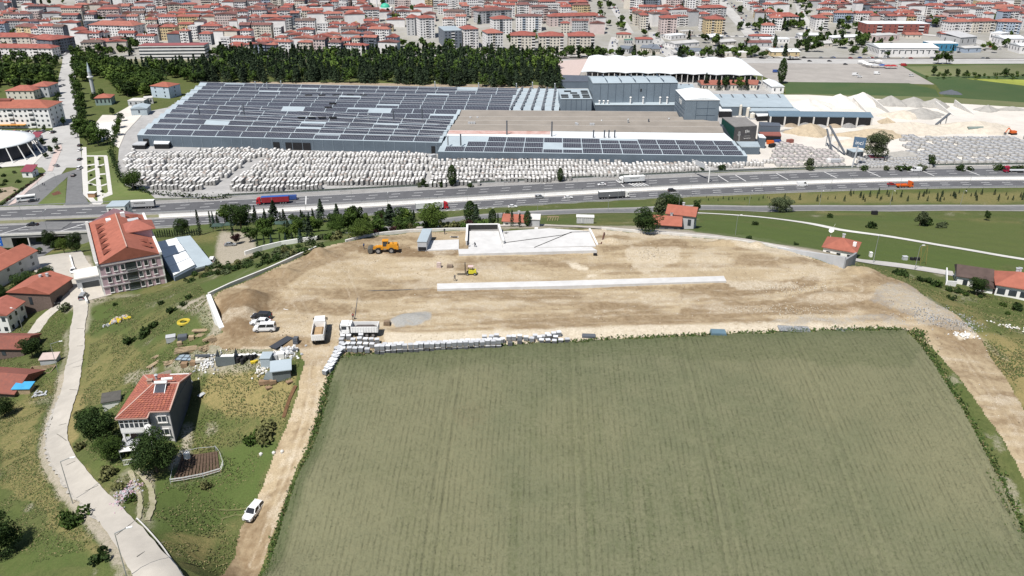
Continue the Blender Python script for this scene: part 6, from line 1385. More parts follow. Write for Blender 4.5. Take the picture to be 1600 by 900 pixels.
for px in ([(1118,-12),(1136,-12),(1160,25),(1192,60),(1262,96),(1225,96),(1165,62),(1135,25)],[(965,96),(960,57),(1700,57),(1700,96)],[(630,96),(626,48),(700,44),(850,40),(850,56),(955,56),(955,96)],
           [(212,96),(212,72),(345,72),(345,96)],[(60,-8),(115,-8),(112,26),(70,22)],[(944,0),(962,0),(990,44),(1000,57),(962,57),(940,24)],[(1240,0),(1256,0),(1270,56),(1240,56)],
           [(925,4),(950,2),(968,36),(945,40)],[(1275,44),(1345,38),(1345,57),(1275,57)],[(1235,22),(1262,20),(1262,48),(1240,48)],[(590,24),(612,24),(612,9),(590,9)]):
    reserve(px)
LM_ = []
def lm(*a,**k):
    kk = dict(k); px0,px1 = a[1],a[2]; z = G(*px0).z; q0,q1 = at(px0[0],px0[1],z),at(px1[0],px1[1],z)
    t,w_ = apartments(a[0],px0,px1,z,*a[3:],**kk); e = (q1 - q0).normalized(); n_ = Vector((-e.y,e.x,0)); m_ = 4
    RES.append([tuple((q0 - e * m_ - n_ * 14).xy),tuple((q1 + e * m_ - n_ * 14).xy),tuple((q1 + e * m_ + n_ * (a[3] + m_)).xy),tuple((q0 - e * m_ + n_ * (a[3] + m_)).xy)]); return t,w_
W0,C0_,G0_,P0_,B0_,Y0_,S0_ = M_w
lm('leftmost of the three cream towers with red roofs behind the wood end',(798,83),(836,83),22,6,C0_,M_r[0],'hip',3.4,7,W0,sh=2.9)
lm('middle one of the three cream towers with red roofs',(842,84),(880,84),22,6,C0_,M_r[0],'hip',3.4,7,W0,sh=2.9)
lm('rightmost of the three cream towers, next to the white market roof',(888,84),(928,84),22,6,C0_,M_r[0],'hip',3.4,7,W0,sh=2.9)
lm('black and white banded block with pale blue flat roof behind the wood',(695,76),(722,75),40,6,S0_,M_metalb2,'flat',0,5,W0,sh=3.0)
lm('white block with dark window columns and red roof beside the banded block',(726,76),(748,75),22,7,W0,M_r[0],'hip',3,5,W0,sh=2.8)
lm('white block with orange roof, tallest of the group by the wood edge',(762,83),(786,82),24,7,W0,M_r[2],'hip',3,6,C0_,sh=2.8)
lm('white and dark banded block behind the tall orange roofed one',(771,54),(800,53),18,6,W0,M_r[0],'hip',3,6,S0_,sh=2.8)
lm('dark sided white tower with red roof, left of the banded block',(657,61),(680,60),20,8,W0,M_r[0],'hip',2.6,5,W0,sh=2.8)
lm('plain grey tower joined to the dark sided white tower',(636,56),(649,56),22,7,G0_,M_r[0],'hip',2.6,2,sh=2.8,balc=False)
lm('wide grey slab with dark red pitched roof behind the banded block',(748,38),(800,35),16,5,G0_,M_r[1],'hip',3,9,S0_,sh=3)
lm('wide white block with blue right wall behind the cream towers',(806,49),(846,49),18,6,W0,M_r[1],'hip',2,8,B0_,sh=2.8)
lm('yellow cream block with red roof right of the town avenue',(1102,55),(1131,55),20,6,Y0_,M_r[0],'hip',3,7,C0_,sh=2.9)
lm('brown and pink block with grey roof above the black roofed workshops',(1032,53),(1056,53),20,6,P0_,M_r[0],'hip',3,5,P0_,sh=2.9)
lm('pale six storey block behind the red roofed shops',(1000,48),(1012,48),18,6,C0_,M_r[0],'hip',2,3,W0,sh=2.9)
lm('long pinkish apartment row with red roof behind the three cream towers',(858,42),(940,40),16,4,P0_,M_r[0],'hip',3,12,G0_,sh=2.9)
lm('long pale grey apartment row right of the avenue, upper part',(1095,28),(1134,27),15,4,G0_,M_r[0],'hip',3,9,W0,sh=2.9)
lm('long white and orange roofed apartment slab above the boulevard end',(143,60),(212,62),22,5,W0,M_r[2],'hip',4,16,W0,sh=2.9)
lm('yellow fronted row with red roof left of the orange roofed slab',(28,58),(62,60),14,4,Y0_,M_r[1],'hip',3,8,C0_,sh=2.9)
lm('dark blue sided block with red roof at the head of the boulevard',(86,86),(121,80),22,5,S0_,M_r[0],'hip',3,8,S0_,sh=2.9)
lm('low long red roofed terrace behind the park, left edge',(-20,89),(84,90),14,3,W0,M_r[0],'hip',3.2,14,W0,sh=2.9)
lm('curved looking red roofed block behind the low terrace at the left',(-20,76),(50,76),16,4,C0_,M_r[0],'hip',3.6,10,S0_,sh=2.9)
lm('red side walled block between the long terrace and the dark blue block',(52,77),(82,78),18,4,P0_,M_r[0],'hip',3,6,C0_,sh=2.9)
lm('long white public building with flat red terrace roof in front of the pines',(220,93),(322,92),18,4,W0,mat('red_flat_roof',(.28,.09,.09),.85,.1,.3),'flat',0,14,W0,sh=3.2,balc=False,ww=5.2)
lm('red and white school under a wide thin white roof on the right',(1352,53),(1450,53),26,3,mat('brick_red_render',(.26,.09,.075),.85,.1,.3),M_metalw,'flat',0,12,W0,sh=3.6)
lm('white gabled apartment block standing in the trees left of the red school',(1273,48),(1292,48),22,5,W0,M_r[0],'hip',3,3,W0,sh=2.8)
lm('wide red roofed apartment block at the left of the tree lined street',(1203,42),(1246,42),18,4,W0,M_r[0],'hip',4,9,C0_,sh=2.9)
lm('white four storey row nearest the right industrial yards',(1481,53),(1516,52),14,4,W0,M_r[2],'hip',3,8,W0,sh=3.2)
lm('cream four storey row right of the white one',(1518,52),(1554,51),14,4,C0_,M_r[0],'hip',3,8,W0,sh=3.2)
lm('blue and grey row at the right end of the four storey rows',(1556,52),(1592,53),14,4,B0_,M_r[2],'hip',3,8,W0,sh=3.2)
# mosque with the green dome
t = thing('mosque','mosque with turquoise green dome among the red roofs','mosque',G(601,21)); m = MB(); m.box((0,8,0),(18,16,7)); m.build('prayer_hall',W0,t)
m = MB(); secs = [[(6.5 * math.cos(a) * math.cos(2 * math.pi * k_ / 20),8 + 6.5 * math.cos(a) * math.sin(2 * math.pi * k_ / 20),7 + 5.5 * math.sin(a)) for k_ in range(20)] for a in np.linspace(0,1.56,8)]; m.loft(secs,cap=False); m.build('dome',mat('turquoise_dome',(.06,.42,.28),.5,.1,.5),t,smooth=True)
m = MB(); m.cyl((-10,2,0),(-10,2,22),1.1,1,10); m.cyl((-10,2,22),(-10,2,28),1,.05,10); m.build('minaret',W0,t)
# low industrial buildings along the railway
def low(label,px0,px1,depth,h,wall,roof,rk='gable',rise=1.2,axis='x',cols=5,**k):
    z = G(*px0).z; t,w_ = simple_house('workshop',label,at(px0[0],px0[1],z),at(px1[0],px1[1],z),depth,z,h,wall,roof,rk,rise,axis,1,cols,0,cat='workshop',**k); return t,w_
t,w_ = low('big white warehouse with row of shop doors beside the railway',(1372,89),(1464,89),34,9,W0,M_metalw,'gable',2.2,'x',10)
facade_windows(t,'f',w_,34,1,9,6.2,1,5,.7,M_win,single=True)
m = MB()
for i in range(6): m.box((w_ * (.06 + .02 * i),-.06,5),(1.0,.08,1.1))
m.build('sign_letters',S0_,t)
low('brown sided workshop with cream shaded roof left of the big white warehouse',(1205,88),(1249,88),22,4.5,Y0_,M_metalw,'gable',1.6,'x',4)
low('blue fronted workshop with white flat roof behind the big warehouse',(1452,80),(1495,80),18,8,mat('teal_front',(.05,.2,.32),.7,.1,.3),M_metalw,'flat',0,'x',6)
low('grey concrete works building with sloping roof right of the blue front',(1498,72),(1524,70),26,9,G0_,G0_,'shed',3,'x',3)
low('long low white office left of the tall poplars',(1190,68),(1233,68),12,5,W0,M_metalw,'flat',0,'x',8)
low('white tin roofed hall behind the low white office',(1250,62),(1282,62),16,5,W0,M_metalw,'gable',1.5,'x',4)
low('pale tin roofed workshop between the trees on the railway side',(1262,76),(1300,74),18,4.5,C0_,M_r[4],'gable',1.5,'x',4)
low('white roofed works behind the small tree clump',(1300,66),(1345,64),16,5,W0,M_metalw,'gable',1.2,'x',6)
low('blue and red sided depot with grey roof right of the tree clump',(1368,66),(1404,64),16,7,P0_,M_r[4],'flat',0,'x',4)
low('red roofed row of stores below the white four storey flats',(1470,60),(1502,60),12,5,G0_,M_r[0],'gable',2,'x',4)
low('small orange roofed store behind the big white warehouse',(1415,60),(1440,60),12,4,C0_,M_r[2],'gable',2,'x',3)
low('white hall with pale pitched roof at the far right',(1566,72),(1600,72),24,8,W0,M_metalw,'gable',1.8,'x',5)
low('grey roofed works yard hall right of the bend',(1545,62),(1562,64),18,8,W0,M_metalw,'flat',0,'x',3)
low('pale blue small hall by the parked lorries on the right',(1506,83),(1532,82),14,5,B0_,M_r[4],'gable',1.2,'x',2)
low('white pitched hall cut by the right picture edge',(1592,84),(1640,84),22,8,W0,M_metalw,'gable',1.6,'x',5)
for l,p0,p1,d,h,rf,rk in [('first black roofed workshop behind the market hall, left',(966,83),(982,84),22,5,S0_,'gable'),('second black roofed workshop behind the market hall',(1000,82),(1016,83),20,5,S0_,'gable'),('third black roofed workshop, right of the second',(1018,84),(1031,84),22,5,S0_,'shed'),
      ('red roofed pair of shops above the black roofed workshops',(994,70),(1020,70),14,6,M_r[0],'hip'),('small red roofed shop left of the red pair',(964,62),(986,62),10,6,M_r[0],'hip'),('green awninged shed by the black roofed workshop',(976,70),(988,70),8,5,mat('green_awning',(.08,.2,.15),.8,.1,1),'flat'),
      ('large black roofed works left of the avenue crossing',(1060,88),(1098,88),24,5,S0_,'gable'),('grey curved roof works above the large black roofed one',(1054,76),(1092,73),18,5,M_r[4],'gable'),('cream yard building at the street corner below the grey roof',(1052,88),(1059,88),16,4,M_r[4],'flat'),
      ('white topped store at the right foot of the black works',(1088,89),(1108,89),9,4,M_metalw,'flat'),('flat white fuel station roof below the pink flats',(1048,63),(1072,61),14,5,M_metalw,'flat'),('low shop row with glass front under the brown block',(1066,56),(1084,55),10,5,M_r[4],'flat'),
      ('white tin roofed yard hall right of the avenue',(1108,64),(1130,62),12,4,M_metalw,'shed'),('long grey tin roof right of the avenue crossing',(1125,72),(1150,70),16,4,M_r[4],'gable'),('pinkish low works beside the coach park',(1128,84),(1150,82),14,5,M_r[4],'gable'),
      ('white low works at the railway right of the pinkish one',(1132,90),(1172,90),10,5,W0,'flat'),('brown and cream sheds behind the dark round tree',(1168,74),(1205,74),16,5,M_r[1],'gable'),('red roofed low building at the end of the brown sheds',(1172,62),(1206,62),10,4,M_r[0],'hip')]:
    low(l,p0,p1,d,h,random.Random(l).choice([W0,C0_,G0_]),rf,rk,1.6,'x',4)
# generated streets of houses: 300 largest singly, the rest one mass
def house_parts(cx,cy,z,w_,d,st,rot,rk,acc,dark_side):
    """acc: (wall MB, roof MB, window MB)"""
    h = st * 2.9 + .4; ca,sa = math.cos(rot),math.sin(rot); Wm,Rm,Nm = acc
    def T(x,y,q): return (cx + x * ca - y * sa,cy + x * sa + y * ca,z + q)
    def bx(mb,x0,x1,y0,y1,z0,z1,mi=0):
        i = len(mb.v); mb.v += [T(x0,y0,z0),T(x1,y0,z0),T(x1,y1,z0),T(x0,y1,z0),T(x0,y0,z1),T(x1,y0,z1),T(x1,y1,z1),T(x0,y1,z1)]
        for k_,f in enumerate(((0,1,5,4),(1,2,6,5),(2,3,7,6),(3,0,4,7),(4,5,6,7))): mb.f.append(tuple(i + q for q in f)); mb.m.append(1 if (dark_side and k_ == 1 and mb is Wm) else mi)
    d *= .84; x0,x1,y0,y1 = -w_ / 2,w_ / 2,-d / 2,d / 2; bx(Wm,x0,x1,y0,y1,-3,h)
    rise = rnd.uniform(1.8,2.8); o = .55
    if rk == 'flat': bx(Rm,x0 - .1,x1 + .1,y0 - .1,y1 + .1,h,h + .5)
    else:
        X0,X1,Y0,Y1 = x0 - o,x1 + o,y0 - o,y1 + o; i = len(Rm.v)
        if rk == 'gablex': r0,r1 = (X0,0),(X1,0)
        elif rk == 'gabley': r0,r1 = (0,Y0),(0,Y1)
        else:
            q = min(w_,d) * .42; r0,r1 = ((X0 + q,0),(X1 - q,0)) if w_ >= d else ((0,Y0 + q),(0,Y1 - q))
        Rm.v += [T(X0,Y0,h),T(X1,Y0,h),T(X1,Y1,h),T(X0,Y1,h),T(r0[0],r0[1],h+rise),T(r1[0],r1[1],h+rise)]
        fx = [(0,1,5,4),(2,3,4,5),(1,2,5),(3,0,4)] if (rk == 'gablex' or (rk == 'hip' and w_ >= d)) else [(1,2,5,4),(3,0,4,5),(0,1,4),(2,3,5)]
        for f in fx: Rm.f.append(tuple(i + q for q in f)); Rm.m.append(0)
        if rk.startswith('gable'):
            if rk == 'gablex':
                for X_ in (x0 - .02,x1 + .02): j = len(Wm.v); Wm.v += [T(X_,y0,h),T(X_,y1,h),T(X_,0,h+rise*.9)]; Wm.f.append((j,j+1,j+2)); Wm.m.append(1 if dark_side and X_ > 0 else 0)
            else:
                for Y_ in (y0 - .42,y1 + .42): j = len(Wm.v); Wm.v += [T(x0 - .3,Y_,h),T(x1 + .3,Y_,h),T(0,Y_,h+rise*.95)]; Wm.f.append((j,j+1,j+2)); Wm.m.append(0)
        for _ in range(rnd.randrange(0,4)):
            cx_,cy_ = rnd.uniform(x0 * .6,x1 * .6),rnd.uniform(y0 * .5,y1 * .5); bx(Wm,cx_ - .45,cx_ + .45,cy_ - .4,cy_ + .4,h + rise * .3,h + rise + .9)
    blank = rk == 'gabley' and rnd.random() < .75
    nw = max(2,int(w_ / 2.7))
    pat = [rnd.random() < .28 for _ in range(nw)]
    if not blank:
        for r_ in range(st):
            for c in range(nw):
                x = x0 + (c + .5) * w_ / nw; zz = 1.0 + r_ * 2.9; ww = w_ / nw * (.44 if pat[c] else .27); hh = 2.0 if pat[c] else 1.35; zb = zz - (.5 if pat[c] else 0); j = len(Nm.v)
                Nm.v += [T(x-ww,y0-.08,zb),T(x+ww,y0-.08,zb),T(x+ww,y0-.08,zb+hh),T(x-ww,y0-.08,zb+hh)]; Nm.f.append((j,j+1,j+2,j+3)); Nm.m.append(0)
                if pat[c]: bx(Wm,x - ww,x + ww,y0 - .9,y0,zb - .2,zb + .8)
    nd = max(1,int(d / 4.5))
    for sx in (-1,1):
        if rnd.random() < .4: continue
        for r_ in range(st):
            for c in range(nd):
                y_ = y0 + (c + .5) * d / nd; zz = 1.1 + r_ * 2.9; X_ = (x1 + .08) * sx; j = len(Nm.v); Nm.v += [T(X_,y_-.6,zz),T(X_,y_+.6,zz),T(X_,y_+.6,zz+1.2),T(X_,y_-.6,zz+1.2)]; Nm.f.append((j,j+1,j+2,j+3)); Nm.m.append(0)
cand = []
row_y = 862.0; ri = 0
while row_y < 1560:
    half = .70 * (row_y + 60); x = -half + rnd.uniform(0,12); ph = rnd.uniform(0,6)
    while x < half:
        zone = vnoise(np.array([x]),np.array([row_y]),90,301)[0]; tall = vnoise(np.array([x]),np.array([row_y]),70,311)[0]
        w_ = rnd.uniform(9,15) if rnd.random() < .6 else rnd.uniform(15,26); d = rnd.uniform(10,14)
        cx = x + w_ / 2; cy = row_y + 7 * math.sin(cx / 60 + ph) + 20 * (zone - .5); rot = (zone - .5) * .7 + rnd.uniform(-.05,.05)
        x += w_ + (rnd.uniform(.5,3) if rnd.random() < .68 else rnd.uniform(6,18))
        if any(inside(np.array([cx + ox]),np.array([cy + oy]),r)[0] for r in RES for ox,oy in ((0,0),(-w_ / 2,-d / 2),(w_ / 2,-d / 2),(w_ / 2,d / 2),(-w_ / 2,d / 2))): continue
        if vnoise(np.array([cx]),np.array([cy]),26,333)[0] > .93: continue
        st = int(np.clip(round(2.3 + 3.4 * tall + rnd.uniform(-.7,1.3)),2,7))
        cand.append((cx,cy,w_,d,st,rot,ri))
    row_y += rnd.uniform(20,25) * (1 + (row_y - 860) / 2600); ri += 1
cand.sort(key=lambda c: c[6] * 10000 + c[0])
cand.sort(key=lambda c: c[1])
inview = [c for c in cand if abs(c[0]) < .66 * (c[1] + 40)]
single = set(id(c) for c in inview[:268]); mass = {}
ordn = ['first','second','third','fourth','fifth','sixth','seventh','eighth','ninth','tenth','eleventh','twelfth','thirteenth','fourteenth','fifteenth','sixteenth','seventeenth','eighteenth','nineteenth','twentieth']
ZN = [(-1e9,-420,'above the park'),(-420,-260,'behind the white public building'),(-260,-60,'behind the wood'),(-60,110,'behind the banded blocks'),(110,330,'behind the cream towers'),(330,560,'right of the avenue'),(560,1e9,'behind the right yards')]
cnt = {}
for c in sorted(cand,key=lambda c: (c[6],c[0])):
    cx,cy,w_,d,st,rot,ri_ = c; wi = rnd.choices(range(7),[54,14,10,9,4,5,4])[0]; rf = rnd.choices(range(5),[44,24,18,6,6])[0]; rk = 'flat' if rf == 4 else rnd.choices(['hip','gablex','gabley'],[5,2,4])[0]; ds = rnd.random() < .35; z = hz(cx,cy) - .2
    if id(c) in single:
        zn = next(n_ for a,b,n_ in ZN if a <= cx * 1000 / cy < b); key = (ri_,zn); cnt[key] = cnt.get(key,0) + 1; o_ = ordn[min(cnt[key] - 1,19)]
        lab = '%s %s-storey house, %s roof, %s in %s row %s' % (WN[wi],['','one','two','three','four','five','six','seven'][st],['red','dark red','orange','brown','flat white'][rf],o_,ordn[ri_],zn)
        t = thing('town_house',lab,'house',(cx,cy,z),0,'houses of the town'); acc = (MB(),MB(),MB()); house_parts(0,0,0,w_,d,st,rot,rk,acc,ds)
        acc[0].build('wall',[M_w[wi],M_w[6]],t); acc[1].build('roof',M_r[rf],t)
        if acc[2].f: acc[2].build('windows',M_tw,t,kind='stuff')
    else:
        wk = ('w',wi); acc0 = mass.setdefault(('w',wi),MB()); acc1 = mass.setdefault(('r',rf),MB()); acc2 = mass.setdefault(('n',0),MB()); house_parts(cx,cy,z,w_,d,st,rot,rk,(acc0,acc1,acc2),ds)
V,Fq,mi,ml = [],[],[],[]; off = 0
for (k_,i_),mb in mass.items():
    mats = [M_w[i_],M_w[6]] if k_ == 'w' else [M_r[i_]] if k_ == 'r' else [M_tw]; b0 = len(ml); ml += mats
    V += mb.v; Fq += [tuple(q + off for q in f) for f in mb.f]; mi += [b0 + q for q in mb.m]; off += len(mb.v)
me = bpy.data.meshes.new('distant_houses'); me.from_pydata(V,[],Fq); [me.materials.append(q) for q in ml]; me.polygons.foreach_set('material_index',mi); me.update(); link('distant_houses',me,None,kind='stuff')
# town trees
tt = []
for poly,n_,k_ in [([(60,-6),(118,-6),(112,24),(72,18)],36,0),([(925,4),(950,2),(968,36),(945,40)],16,0),([(1275,38),(1345,34),(1345,56),(1275,57)],36,.3),([(1235,22),(1262,20),(1262,48),(1240,48)],12,0),([(130,70),(215,72),(215,90),(130,86)],40,.2),([(640,80),(800,86),(930,90),(930,93),(640,90)],34,.4),([(1150,54),(1250,54),(1250,58),(1150,58)],26,.3),([(1250,60),(1350,60),(1350,84),(1250,84)],26,.4),([(960,88),(1180,88),(1180,92),(960,92)],26,.3),([(1180,45),(1250,46),(1250,56),(1180,54)],22,.6),([(1448,40),(1480,40),(1480,54),(1450,54)],14,0),([(1060,84),(1240,86),(1240,90),(1060,90)],16,.2),([(330,84),(640,82),(640,92),(330,92)],60,.5),([(862,84),(960,86),(960,92),(862,92)],18,.2)]:
    tt += fill(poly,n_,4)
for _ in range(1000):
    yq = rnd.uniform(870,1500); xq = rnd.uniform(-.68,.68) * (yq + 40)
    if vnoise(np.array([xq]),np.array([yq]),60,350)[0] > .5: tt.append((xq,yq,hz(xq,yq)))
tree_mass('town_trees',tt,(6,13),.25,90,1.5)
mb = MB()   # street lamps, parked cars and roof clutter too small to tell apart
def mini_car(mb,x,y,z,a,m):
    ca,sa = math.cos(a),math.sin(a)
    def T(u,v,q): return (x + u * ca - v * sa,y + u * sa + v * ca,z + q)
    for (u0,u1,v0,z0,z1,mi,tp) in ((-2.1,2.1,.88,.3,.85,m,1),(-1.5,1.0,.8,.85,1.42,5,.8)):
        i = len(mb.v); mb.v += [T(u0,-v0,z0),T(u1,-v0,z0),T(u1,v0,z0),T(u0,v0,z0),T(u0*tp,-v0*tp,z1),T(u1*tp,-v0*tp,z1),T(u1*tp,v0*tp,z1),T(u0*tp,v0*tp,z1)]
        for k_,f in enumerate(((0,1,5,4),(1,2,6,5),(2,3,7,6),(3,0,4,7),(4,5,6,7))): mb.f.append(tuple(i + q for q in f)); mb.m.append(m if k_ == 4 else mi)
CM = [mat('paint_white',(.72,.72,.71),.35,.03,1,spec=.5),mat('paint_grey',(.25,.26,.27),.35,.03,1,spec=.5),mat('paint_black',(.025,.025,.028),.3,.03,1,spec=.5),mat('paint_red',(.35,.03,.03),.35,.03,1,spec=.5),mat('paint_blue',(.04,.08,.25),.35,.03,1,spec=.5),mat('car_glass',(.02,.022,.026),.15,.1,1,spec=.6)]
for (px0,px1,n_,sp) in [((1240,92),(1128,-6),70,6),((1046,88),(1024,52),24,5),((98,86),(128,68),14,4),((1100,57),(1260,59),24,3),((1030,56),(1100,57),14,3),((1395,86),(1590,70),50,14),((962,86),(960,60),10,3),((1180,91),(1700,92),26,2),((982,50),(960,12),14,3),((1262,54),(1248,5),16,3)]:
    a,b = G(*px0),G(*px1); an = math.atan2(b.y - a.y,b.x - a.x)
    for i in range(n_):
        p = a.lerp(b,rnd.random()); o = rnd.uniform(-sp,sp); x,y = p.x - math.sin(an) * o,p.y + math.cos(an) * o; mini_car(mb,x,y,hz(x,y) + .15,an,rnd.choice([0,0,0,1,1,2,3,4]))
mb.build('town_traffic',CM,None,kind='stuff')
# ------------------------------------------------------------------ vehicles
M_tyre = mat('tyre_rubber',(.022,.022,.022),.9,.1,2); M_rim = mat('wheel_rim',(.35,.35,.36),.4,.1,2,metal=.5)
M_lamp = mat('headlight_glass',(.6,.6,.58),.2,.05,1,spec=.6); M_red = mat('tail_light_red',(.35,.02,.02),.3,.05,1)
M_yel = mat('machine_yellow',(.62,.27,.02),.5,.15,1.5); M_orange = mat('truck_orange',(.62,.12,.02),.45,.1,1); M_redp = mat('truck_red',(.42,.02,.03),.45,.1,1); M_bluep = mat('tarpaulin_blue',(.03,.10,.35),.6,.1,1)
_wheel = {}
def wheel_mesh(r,wd):
    k_ = (r,wd)
    if k_ not in _wheel:
        m = MB(); m.cyl((0,-wd / 2,0),(0,wd / 2,0),r,n=14); m.cyl((0,-wd / 2 - .02,0),(0,wd / 2 + .02,0),r * .58,n=10,m=1); _wheel[k_] = m.mesh('wheel',[M_tyre,M_rim])
    return _wheel[k_]
def wheels(t,pts,r,wd):
    for x,y in pts: link('wheel',wheel_mesh(r,wd),t,(x,y,r))
def car(label,p,rz,paint,kind='sedan',cat='car',group=None,name='parked_car'):
    """built nose towards +x"""
    t = thing(name,label,cat,p,rz,group)
    L_,Wd,Hh = {'sedan': (4.5,1.78,1.42),'suv': (4.45,1.86,1.64),'van': (4.7,1.84,1.82),'bigvan': (5.8,2.0,2.5),'pickup': (5.2,1.86,1.75)}[kind]; h = Wd / 2; x0,x1 = -L_ / 2,L_ / 2
    belt = Hh * .58; hood = belt - .04; S = []
    prof = {'sedan': [(x0,.62,.80),(x0 + .15,.9,.86),(x0 + .9,belt + .02,h),(x1 - 1.25,belt,h),(x1 - .35,hood - .15,h * .96),(x1,.55,h * .84)],
            'suv': [(x0,.8,.82),(x0 + .12,belt,h * .96),(x0 + .9,belt + .03,h),(x1 - 1.2,belt + .02,h),(x1 - .3,hood - .08,h * .96),(x1,.62,h * .84)]}.get('sedan' if kind == 'sedan' else 'suv')
    for x,zt,hw in prof:
        hw = min(hw,h); S.append([(x,-hw * .96,.28),(x,-hw,.55),(x,-hw * .95,zt),(x,hw * .95,zt),(x,hw,.55),(x,hw * .96,.28)])
    m = MB(); m.loft(S); body = m.build('body',paint,t,smooth=False,fixn=True)
    c0,c1,r0,r1 = {'sedan': (x0 + .55,x1 - 1.2,x0 + 1.15,x1 - 2.05),'suv': (x0 + .1,x1 - 1.1,x0 + .45,x1 - 1.85),'van': (x0 + .06,x1 - .95,x0 + .2,x1 - 1.6),'bigvan': (x0 + .05,x1 - .7,x0 + .1,x1 - 1.5),'pickup': (x0 + 1.7,x1 - 1.3,x0 + 1.95,x1 - 2.1)}[kind]
    m = MB(); lo,hi = belt - .02,Hh - .04; m.loft([[(c0,-h * .92,lo),(c0,h * .92,lo),(r0,h * .74,hi),(r0,-h * .74,hi)],[(c1,-h * .92,lo),(c1,h * .92,lo),(r1,h * .74,hi),(r1,-h * .74,hi)]]); m.build('glasshouse',CM[5],t,fixn=True)
    m = MB(); m.loft([[(r0 - .05,-h * .77,hi),(r0 - .05,h * .77,hi),(r0,h * .70,Hh),(r0,-h * .70,Hh)],[(r1 + .05,-h * .77,hi),(r1 + .05,h * .77,hi),(r1,h * .70,Hh),(r1,-h * .70,Hh)]])
    for sy in (-1,1):
        for a_,b_ in (((c1,lo),(r1,hi)),((c0,lo),(r0,hi)),(((c0 + c1) / 2,lo),((r0 + r1) / 2,hi))): m.beam((a_[0],sy * h * .93,a_[1]),(b_[0],sy * h * .76,b_[1]),.09,.1)
    if kind == 'bigvan': m.box(((c0 + x1 - 2.3) / 2,0,lo),(x1 - 2.3 - c0,Wd * .97,hi - lo),tapery=.86)
    m.build('roof',paint,t,fixn=True)
    if kind == 'pickup': m = MB(); m.box((x0 + .85,0,belt - .5),(1.5,Wd * .8,.52)); m.build('load_bed',M_black,t)
    wheels(t,[(x0 + .85,-h + .08),(x0 + .85,h - .08),(x1 - .9,-h + .08),(x1 - .9,h - .08)],.33,.24)
    for sy in (-1,1): m = MB(); m.box((x1 - .12,sy * h * .68,.62),(.2,.38,.16)); m.build('headlight',M_lamp,t); m = MB(); m.box((x0 + .03,sy * h * .72,.8),(.1,.3,.18)); m.build('tail_light',M_red,t); m = MB(); m.box((c1 - .25,sy * (h + .08),lo),(.14,.2,.14)); m.build('mirror',paint,t)
    m = MB(); m.box((x1 + .01,0,.38),(.06,Wd * .5,.18)); m.build('grille',M_black,t)
    return t
def lorry(label,p,rz,cabp,boxp,roofp=None,L_=13.4,Hh=2.75,text_=None,name='articulated_lorry',low=False,flip=1):
    t = thing(name,label,'lorry',p,rz); f0 = L_ / 2 + 1.6
    if low: m = MB(); m.box((0,0,1.1),(L_,2.5,.35)); m.build('flat_bed',boxp,t)
    else: m = MB(); m.box((0,0,1.15),(L_,2.55,Hh)); m.build('trailer',boxp,t); m = MB(); m.box((0,0,1.15 + Hh),(L_ + .04,2.58,.06)); m.build('trailer_roof',roofp or M_white,t); m = MB(); m.box((-L_ / 2 - .04,0,1.3),(.08,2.4,Hh - .2)); m.build('rear_door',M_grayw,t)
    m = MB(); S = [[(f0 - 1.1,-1.22,.55),(f0 - 1.1,1.22,.55),(f0 - 1.1,1.2,3.7),(f0 - 1.1,-1.2,3.7)],[(f0 + .55,-1.22,.55),(f0 + .55,1.22,.55),(f0 + .35,1.15,3.35),(f0 + .35,-1.15,3.35)],[(f0 + 1.05,-1.15,.5),(f0 + 1.05,1.15,.5),(f0 + .8,1.05,2.9),(f0 + .8,-1.05,2.9)]]; m.loft(S); m.build('cab',cabp,t,fixn=True)
    m = MB(); m.loft([[(f0 + 1.02,-1.05,1.75),(f0 + 1.02,1.05,1.75),(f0 + .84,.98,2.75),(f0 + .84,-.98,2.75)],[(f0 + 1.0,-1.05,1.75),(f0 + 1.0,1.05,1.75),(f0 + .8,.98,2.75),(f0 + .8,-.98,2.75)]]); [m.box((f0 + .3,sy * 1.2,1.8),(.7,.06,.75)) for sy in (-1,1)]; m.build('windscreen',M_glass,t)
    m = MB(); m.box((-.2,0,.75),(L_ - .6,.9,.4)); m.box((f0 - .8,0,.7),(3,.9,.3)); m.box((.2,-1.1,.5),(3.6,.1,.5)); m.box((.2,1.1,.5),(3.6,.1,.5)); m.build('chassis',M_black,t)
    wheels(t,[(x,y) for x in (-L_ / 2 + 1.6,-L_ / 2 + 2.9,-L_ / 2 + 4.2,f0 - 2.6,f0 + .1) for y in (-1.05,1.05)],.5,.36)
    if text_: text(text_,'lettering',1.15,M_black,t,(0,-1.30 * flip,2.55),(R(90),0,0 if flip > 0 else R(180)))
    return t
def hdir(x,f): return math.atan2(float(yy(f,x + 3)) - float(yy(f,x)),3)
def on_road(u,v,z=.07): return at(u,v,z)
lorry('white articulated lorry with dark lettering on its side beside the lawn corner',on_road(221,325),hdir(-187,1.3) + math.pi,M_white,mat('lorry_grey_side',(.42,.42,.42),.6,.08,1),M_white,text_='MARMARA',flip=-1)
lorry('red lorry with a red trailer under blue tarpaulin in front of the stone yard',on_road(431,318),hdir(-120,1.3) + math.pi,M_redp,mat('red_trailer',(.30,.025,.035),.6,.2,1),M_bluep)
lorry('white sided lorry with red cab passing above the dark cedar',on_road(671,327.5),hdir(-42,.3),M_redp,mat('lorry_pale_side',(.55,.56,.56),.6,.06,1),M_white)
lorry('grey curtain sided lorry with white cab in the near carriageway',on_road(955,309.5),hdir(48,.5),M_white,mat('curtain_grey',(.14,.145,.155),.6,.1,1),M_white)
lorry('white lorry with faint dark lettering in the far carriageway',on_road(990,285.5),hdir(58,1.4) + math.pi,M_white,mat('lorry_pale_side',(.55,.56,.56),.6,.06,1),M_white,11.5,2.7,'NAKLIYAT',flip=-1)
